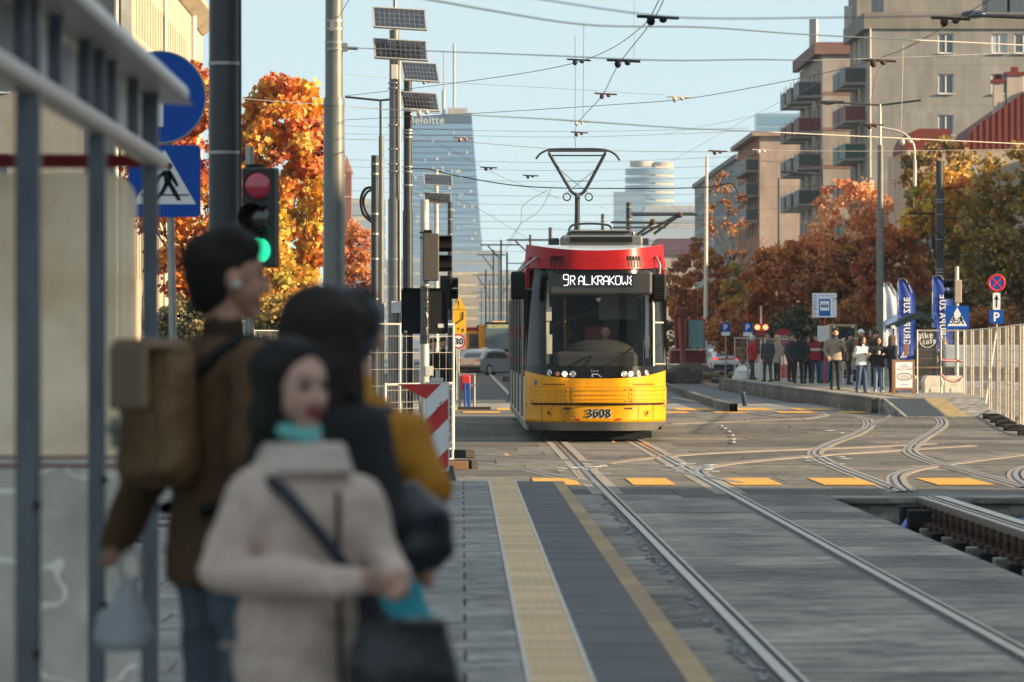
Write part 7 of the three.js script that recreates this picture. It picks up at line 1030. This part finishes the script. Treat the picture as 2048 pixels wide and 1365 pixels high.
// ---------- right masts and lamps ----------
{
  const t = mast('tall steel lamp mast with two arms beside the white flag', 1755, 1769, 165, 290, { name: 'street_lamp', cat: 'street lamp', step: 480, m: MT.poleGrey, group: 'street lamps', bands: [415, 460, 470] });
  part(t, 'top_pole', rod(t.loc(1762, 290), t.loc(1761, 208), 0.05), MT.polePale); part(t, 'lamp_arm', [rod(t.loc(1762, 210), t.loc(1685, 206, 0.3), 0.035), rod(t.loc(1762, 210), t.loc(1842, 201, 0.3), 0.035)], MT.pole); part(t, 'lamp_head', [rbox(0.85, 0.1, 0.3, t.loc(1664, 204).x, t.loc(1664, 205).y, 0.3, 0.045, 3), sph(0.16, t.loc(1656, 204).x, t.loc(1656, 206).y, 0.3, 1.5, 0.5, 0.9)], MT.pole);
  const d = mast('dark banded mast with a coiled cable ring above the blue flag', 1873, 1889, 158, 322, { bands: [400, 405, 430, 480, 540, 546, 552] });
  part(d, 'cable_ring', [new THREE.TorusGeometry(0.32, 0.018, 6, 32).scale(0.9, 1.15, 1).translate(d.loc(1872, 487).x, d.loc(1872, 487).y, 0.2), new THREE.TorusGeometry(0.30, 0.018, 6, 32).scale(0.9, 1.15, 1).translate(d.loc(1872, 487).x, d.loc(1872, 488).y, 0.22)], MT.wire);
  part(d, 'cable', [tube([d.loc(1868, 412, 0.15), d.loc(1866, 440, 0.2), d.loc(1868, 470, 0.2), d.loc(1872, 520, 0.2)], 0.025, 20, 6), rod(d.loc(1818, 427, 0), d.loc(1885, 427, 0), 0.03)], MT.black); part(d, 'wire_bracket', [rod(d.loc(1889, 434), d.loc(1914, 436), 0.04), rod(d.loc(1912, 428), d.loc(1913, 442), 0.06)], MT.rust);
  const lp = thing('leaning_pole', 'whitish pole wrapped in film leaning right of the tram', 'pole', [0, 0, 0]); part(lp, 'shaft', rod(P(1411, 752, 255).setY(-0.05), P(1414, 312, 255), 0.135, 14, 0.075), MT.polePale); part(lp, 'plastic_wrap', [0, 1, 2, 3, 4, 5].map((i) => { const p = P(1411, 750 - i * 10, 254.98); return new THREE.TorusGeometry(0.15, 0.035, 6, 16).rotateX(Math.PI / 2 + RR(-0.4, 0.4)).translate(p.x, p.y + 0.03, p.z); }), MT.white);
  const cl = thing('street_lamp', 'pale curved street lamp in front of the grey block', 'street lamp', [0, 0, 0], 0, 'street lamps'), D = 236; part(cl, 'shaft', [rod(P(1832, 692, D).setY(0), P(1831, 320, D), 0.12, 12, 0.08), tube([P(1831, 320, D), P(1828, 288, D), P(1808, 266, D), P(1770, 256, D), P(1748, 251, D)], 0.05, 30, 8)], MT.polePale); part(cl, 'lamp_head', rbox(0.8, 0.12, 0.3, P(1738, 250, D).x, P(0, 250, D).y, -D, 0.05, 3), MT.pole);
  const l2 = mast('small street lamp reaching left before the banded block', 1643, 1648, 300, 318, { name: 'street_lamp', cat: 'street lamp', group: 'street lamps' }); part(l2, 'lamp_arm', rod(l2.loc(1646, 350), l2.loc(1590, 346), 0.05), MT.pole); part(l2, 'lamp_head', rbox(1.0, 0.16, 0.35, l2.loc(1578, 344).x, l2.loc(0, 344).y, 0, 0.06, 3), MT.pole);
  const l3 = thing('street_lamp', 'dark lamp head hanging at the upper frame corner', 'street lamp', [0, 0, 0], 0, 'street lamps'); part(l3, 'lamp_head', sph(0.5, ...P(1950, 28, 110).toArray(), 0.62, 0.2, 0.4, 20), mat([0.012, 0.02, 0.04], 0.3)); part(l3, 'lamp_arm', rod(P(1965, 30, 110), P(2120, 36, 110), 0.05), MT.pole); part(l3, 'shaft', rod(P(2118, 692, 110).setY(0), P(2118, 30, 110), 0.09, 12), MT.pole);
  mast('thin dark mast in front of the pink block', 1556, 1560, 300, 356, {}); 
}
// catenary masts along the far street
{
  const list = [[1252, 1263, 200, 405, 'r'], [1202, 1209, 260, 428, 'n'], [1097, 1104, 240, 455, 'n'], [1058, 1063, 300, 470, 'l'], [1000, 1004, 340, 480, 'l'], [985, 989, 420, 500, 'l'], [1012, 1016, 480, 505, 'r'], [970, 973, 520, 540, 'l'], [996, 999, 620, 520, 'r'], [978, 981, 700, 560, 'l'], [962, 964, 760, 575, 'l'], [1006, 1008, 800, 560, 'r']];
  const ord = ['nearest', 'second', 'third', 'fourth', 'fifth', 'sixth', 'seventh', 'eighth', 'ninth', 'tenth', 'eleventh', 'farthest'];
  list.forEach(([a, b, D, top, k], i) => { const t = mast(ord[i] + ' of the thin catenary masts down the street behind the tram', a, b, D, top, { group: 'far catenary masts', bands: i < 2 ? [415, 440, 447] : [] }); const c = (a + b) / 2; if (k === 'r') part(t, 'cantilever', [rod(t.loc(c, top + 22), t.loc(c + 26000 / D, top + 22), 0.05), rod(t.loc(c + 5000 / D, top + 66), t.loc(c + 20000 / D, top + 24), 0.06)], MT.pole); if (k === 'l') part(t, 'cantilever', [rod(t.loc(c - 14000 / D, top + 10), t.loc(c + 12000 / D, top + 10), 0.05), rod(t.loc(c, top + 40), t.loc(c - 9000 / D, top + 12), 0.05)], MT.pole); });
  const g = thing('catenary_cantilever', 'black slanted catenary arms rising right of the tram roof', 'catenary arm', [0, 0, 0]); part(g, 'arm', [rod(P(1272, 472, 150), P(1306, 446, 150), 0.045), rod(P(1308, 468, 150), P(1360, 430, 150), 0.045), rod(P(1222, 445, 150), P(1340, 446, 150), 0.035), rod(P(1265, 430, 150), P(1396, 429, 150), 0.04)], MT.pole); part(g, 'insulator', [sph(0.1, ...P(1306, 444, 150).toArray()), sph(0.1, ...P(1360, 430, 150).toArray())], MT.rust);
}
// ---------- overhead wires ----------
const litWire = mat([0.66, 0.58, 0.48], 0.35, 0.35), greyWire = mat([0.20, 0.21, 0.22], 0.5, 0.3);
function wire(label, pts, r, m, name = 'span_wire') { return solo(name, label, 'wire', tube(pts.map(([x, y, D]) => P(x, y, D)), r * 0.48, Math.max(24, pts.length * 14), 6), m, undefined, 'overhead wires'); }
wire('contact wire above the tram running up out of the frame', [[1152, 300, 99], [1150, 262, 94], [1205, 190, 73], [1240, 125, 61], [1310, 34, 52], [1332, -10, 49]], 0.012, MT.wire, 'contact_wire');
wire('contact wire sweeping from the masts up over the tram', [[690, 192, 104], [880, 170, 92], [1144, 127, 74], [1283, 54, 58], [1322, -6, 51]], 0.012, MT.wire, 'contact_wire');
wire('grey wire rising from the tower toward the grey block', [[690, 240, 100], [946, 227, 90], [1231, 209, 82], [1349, 200, 78], [1500, 176, 72], [1742, 122, 64], [1990, -5, 50]], 0.011, MT.wire, 'contact_wire');
wire('second wire climbing to the upper frame corner', [[1735, 250, 90], [1745, 190, 82], [1765, 130, 72], [1880, 62, 60], [2010, -5, 51]], 0.010, MT.copper, 'contact_wire');
wire('topmost grey span wire crossing the sky', [[1000, -14, 30], [1279, 27, 31], [1370, 35, 31], [1700, 34, 32], [2060, 28, 33]], 0.009, greyWire);
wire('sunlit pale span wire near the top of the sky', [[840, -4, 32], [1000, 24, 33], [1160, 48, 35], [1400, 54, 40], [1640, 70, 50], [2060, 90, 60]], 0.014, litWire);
wire('grey span wire from the grey mast at panel height', [[686, 95, 56], [880, 103, 46], [1140, 113, 40], [1268, 119, 40], [1500, 119, 44], [1760, 116, 60], [2060, 104, 62]], 0.010, greyWire);
wire('thin wire slanting from the grey mast to the upper edge', [[676, 36, 56], [702, -8, 54]], 0.009, greyWire);
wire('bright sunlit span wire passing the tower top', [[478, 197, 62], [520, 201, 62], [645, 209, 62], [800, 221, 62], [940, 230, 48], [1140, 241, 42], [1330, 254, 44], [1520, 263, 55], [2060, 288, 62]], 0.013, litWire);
wire('thin span wire across the rear solar panels', [[690, 148, 120], [850, 162, 120], [1100, 176, 118], [1330, 190, 116]], 0.010, litWire);
wire('coppery span wire just above the pantograph', [[690, 279, 108], [820, 281, 108], [925, 284, 108], [1100, 297, 108], [1300, 303, 108], [1500, 304, 108]], 0.012, MT.copper);
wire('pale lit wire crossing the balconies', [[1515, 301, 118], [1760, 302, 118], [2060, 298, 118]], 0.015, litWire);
wire('coppery wire drooping before the orange block', [[1470, 310, 190], [1560, 326, 190], [1715, 341, 190]], 0.02, MT.copper);
wire('thick black feeder cable behind the pantograph', [[822, 337, 122], [860, 339, 122], [900, 349, 122], [1040, 372, 122], [1230, 377, 122], [1420, 374, 122], [1466, 368, 122], [1474, 380, 122], [1480, 394, 122], [1496, 392, 122]], 0.032, MT.black, 'feeder_cable');
const ordn = ['first', 'second', 'third', 'fourth', 'fifth', 'sixth', 'seventh', 'eighth', 'ninth', 'tenth', 'eleventh', 'twelfth'];
[[252, 256, 130], [268, 262, 140], [320, 312, 150], [334, 330, 160], [356, 352, 170], [381, 386, 180], [398, 404, 190], [412, 430, 200], [428, 440, 220], [452, 447, 240], [470, 476, 260], [488, 500, 300]].forEach(([a, b, D], i) => wire(ordn[i] + ' from the top of the thin span wires behind the pantograph', [[690 + (i > 6 ? 130 : 0), a, D], [900, (a + b) / 2 + 6, D], [1150, (a + b) / 2 + 9, D], [1500, b, D]], 0.008 * D / 110, MT.wire));
[[405, 128], [362, 120], [310, 118]].forEach(([y, D], i) => wire(['lowest', 'middle', 'highest'][i] + ' thin wire crossing the trees on the right', [[1500, y + 14, D], [1760, y + 6, D], [2060, y - 16, D]], 0.007, MT.wire));
[[140, 330, 58], [200, 268, 64]].forEach(([y0, y1, D], i) => wire((i ? 'lower' : 'upper') + ' faint slanting wire past the leaning pole', [[1690, y0, D * 2], [1500, (y0 + y1) / 2, D * 2], [1330, y1, D * 2]], 0.009, greyWire));
wire('slanting stay wire crossing the skyscraper', [[826, 258, 140], [900, 300, 140], [1000, 352, 140], [1120, 398, 140]], 0.01, MT.wire); wire('lower slanting stay wire left of the pantograph', [[826, 365, 160], [950, 415, 160], [1060, 480, 160]], 0.012, MT.wire);
wire('catenary wire dropping beside the pantograph', [[1105, 372, 105], [1080, 420, 120], [1040, 450, 140], [1010, 500, 190]], 0.012, MT.wire, 'contact_wire'); wire('second catenary wire descending to the far masts', [[1096, 380, 120], [1048, 410, 140], [1040, 450, 170], [1000, 520, 260]], 0.014, MT.wire, 'contact_wire');
wire('wire running from the tram roof toward the red brown trees', [[1336, 498, 130], [1420, 478, 130], [1510, 445, 130], [1600, 420, 130]], 0.012, greyWire); wire('hanging dropper wire between the top spans', [[1268, -5, 58], [1269, 60, 58], [1268, 116, 58]], 0.007, greyWire);
wire('dropper wire by the grey block window', [[1808, 88, 62], [1806, 180, 62], [1804, 258, 62]], 0.007, litWire); wire('thin vertical wire left of the contact wire', [[1168, 42, 80], [1167, 150, 84], [1166, 238, 88]], 0.008, greyWire); wire('thin vertical wire above the pantograph', [[1150, 70, 84], [1151, 180, 88], [1150, 240, 90]], 0.008, greyWire);
function fitting(label, x, y, D, s = 1, m = MT.rust) { s *= 0.6; const c = P(x, y, D), t = thing('wire_clamp', label, 'wire fitting', c, 0, 'wire fittings'); part(t, 'clamp_body', [sph(0.05 * s, 0, -0.03, 0, 1, 1.2, 1, 10), rod([-0.16 * s, 0.02, 0], [0.32 * s, 0, 0], 0.018 * s), sph(0.035 * s, 0.14 * s, -0.02, 0, 1.3, 1, 1, 10)], m); }
fitting('clamp on the topmost span at its two contact wires', 1302, 36, 52, 1.6, MT.black); fitting('clamp on the second span, left one', 1150, 121, 74, 1.3, MT.black); fitting('clamp on the second span, right one', 1236, 123, 61, 1.5, MT.black); fitting('bright clamp on the contact wire above the pantograph', 1204, 189, 73, 1.2); fitting('pale clamp at the middle of the sky', 1350, 195, 78, 1.4, litWire); fitting('small fitting hanging above the pantograph', 1153, 244, 92, 1.3, litWire); fitting('fitting stacked below the hanging one', 1153, 266, 94, 1.2);
fitting('copper clamp before the skyscraper', 920, 277, 108, 1.6, MT.copper); fitting('lit clamp before the lower blue solar panel', 838, 222, 62, 1.2, litWire); fitting('lit clamp before the upper blue solar panel', 848, 163, 120, 1.4, MT.copper); fitting('clamp cluster by the grey block balcony', 1748, 122, 64, 1.6); fitting('clamp cluster at the lamp arm', 1740, 250, 90, 1.4); fitting('dark clamp near the top corner of the frame', 1890, 38, 52, 1.5); fitting('lit clamp beside the lamp mast', 1806, 280, 62, 1.2, litWire); fitting('pale clamp at the lit wire end', 1518, 301, 118, 1.6, litWire); fitting('clamp on the wire left of the orange block', 1430, 303, 108, 1.5); fitting('small dark clamp before the skyscraper flank', 972, 336, 130, 1.6, MT.black); fitting('dark clamp left of the pantograph', 1056, 352, 140, 1.6, MT.black);

renderer.render(scene, camera);
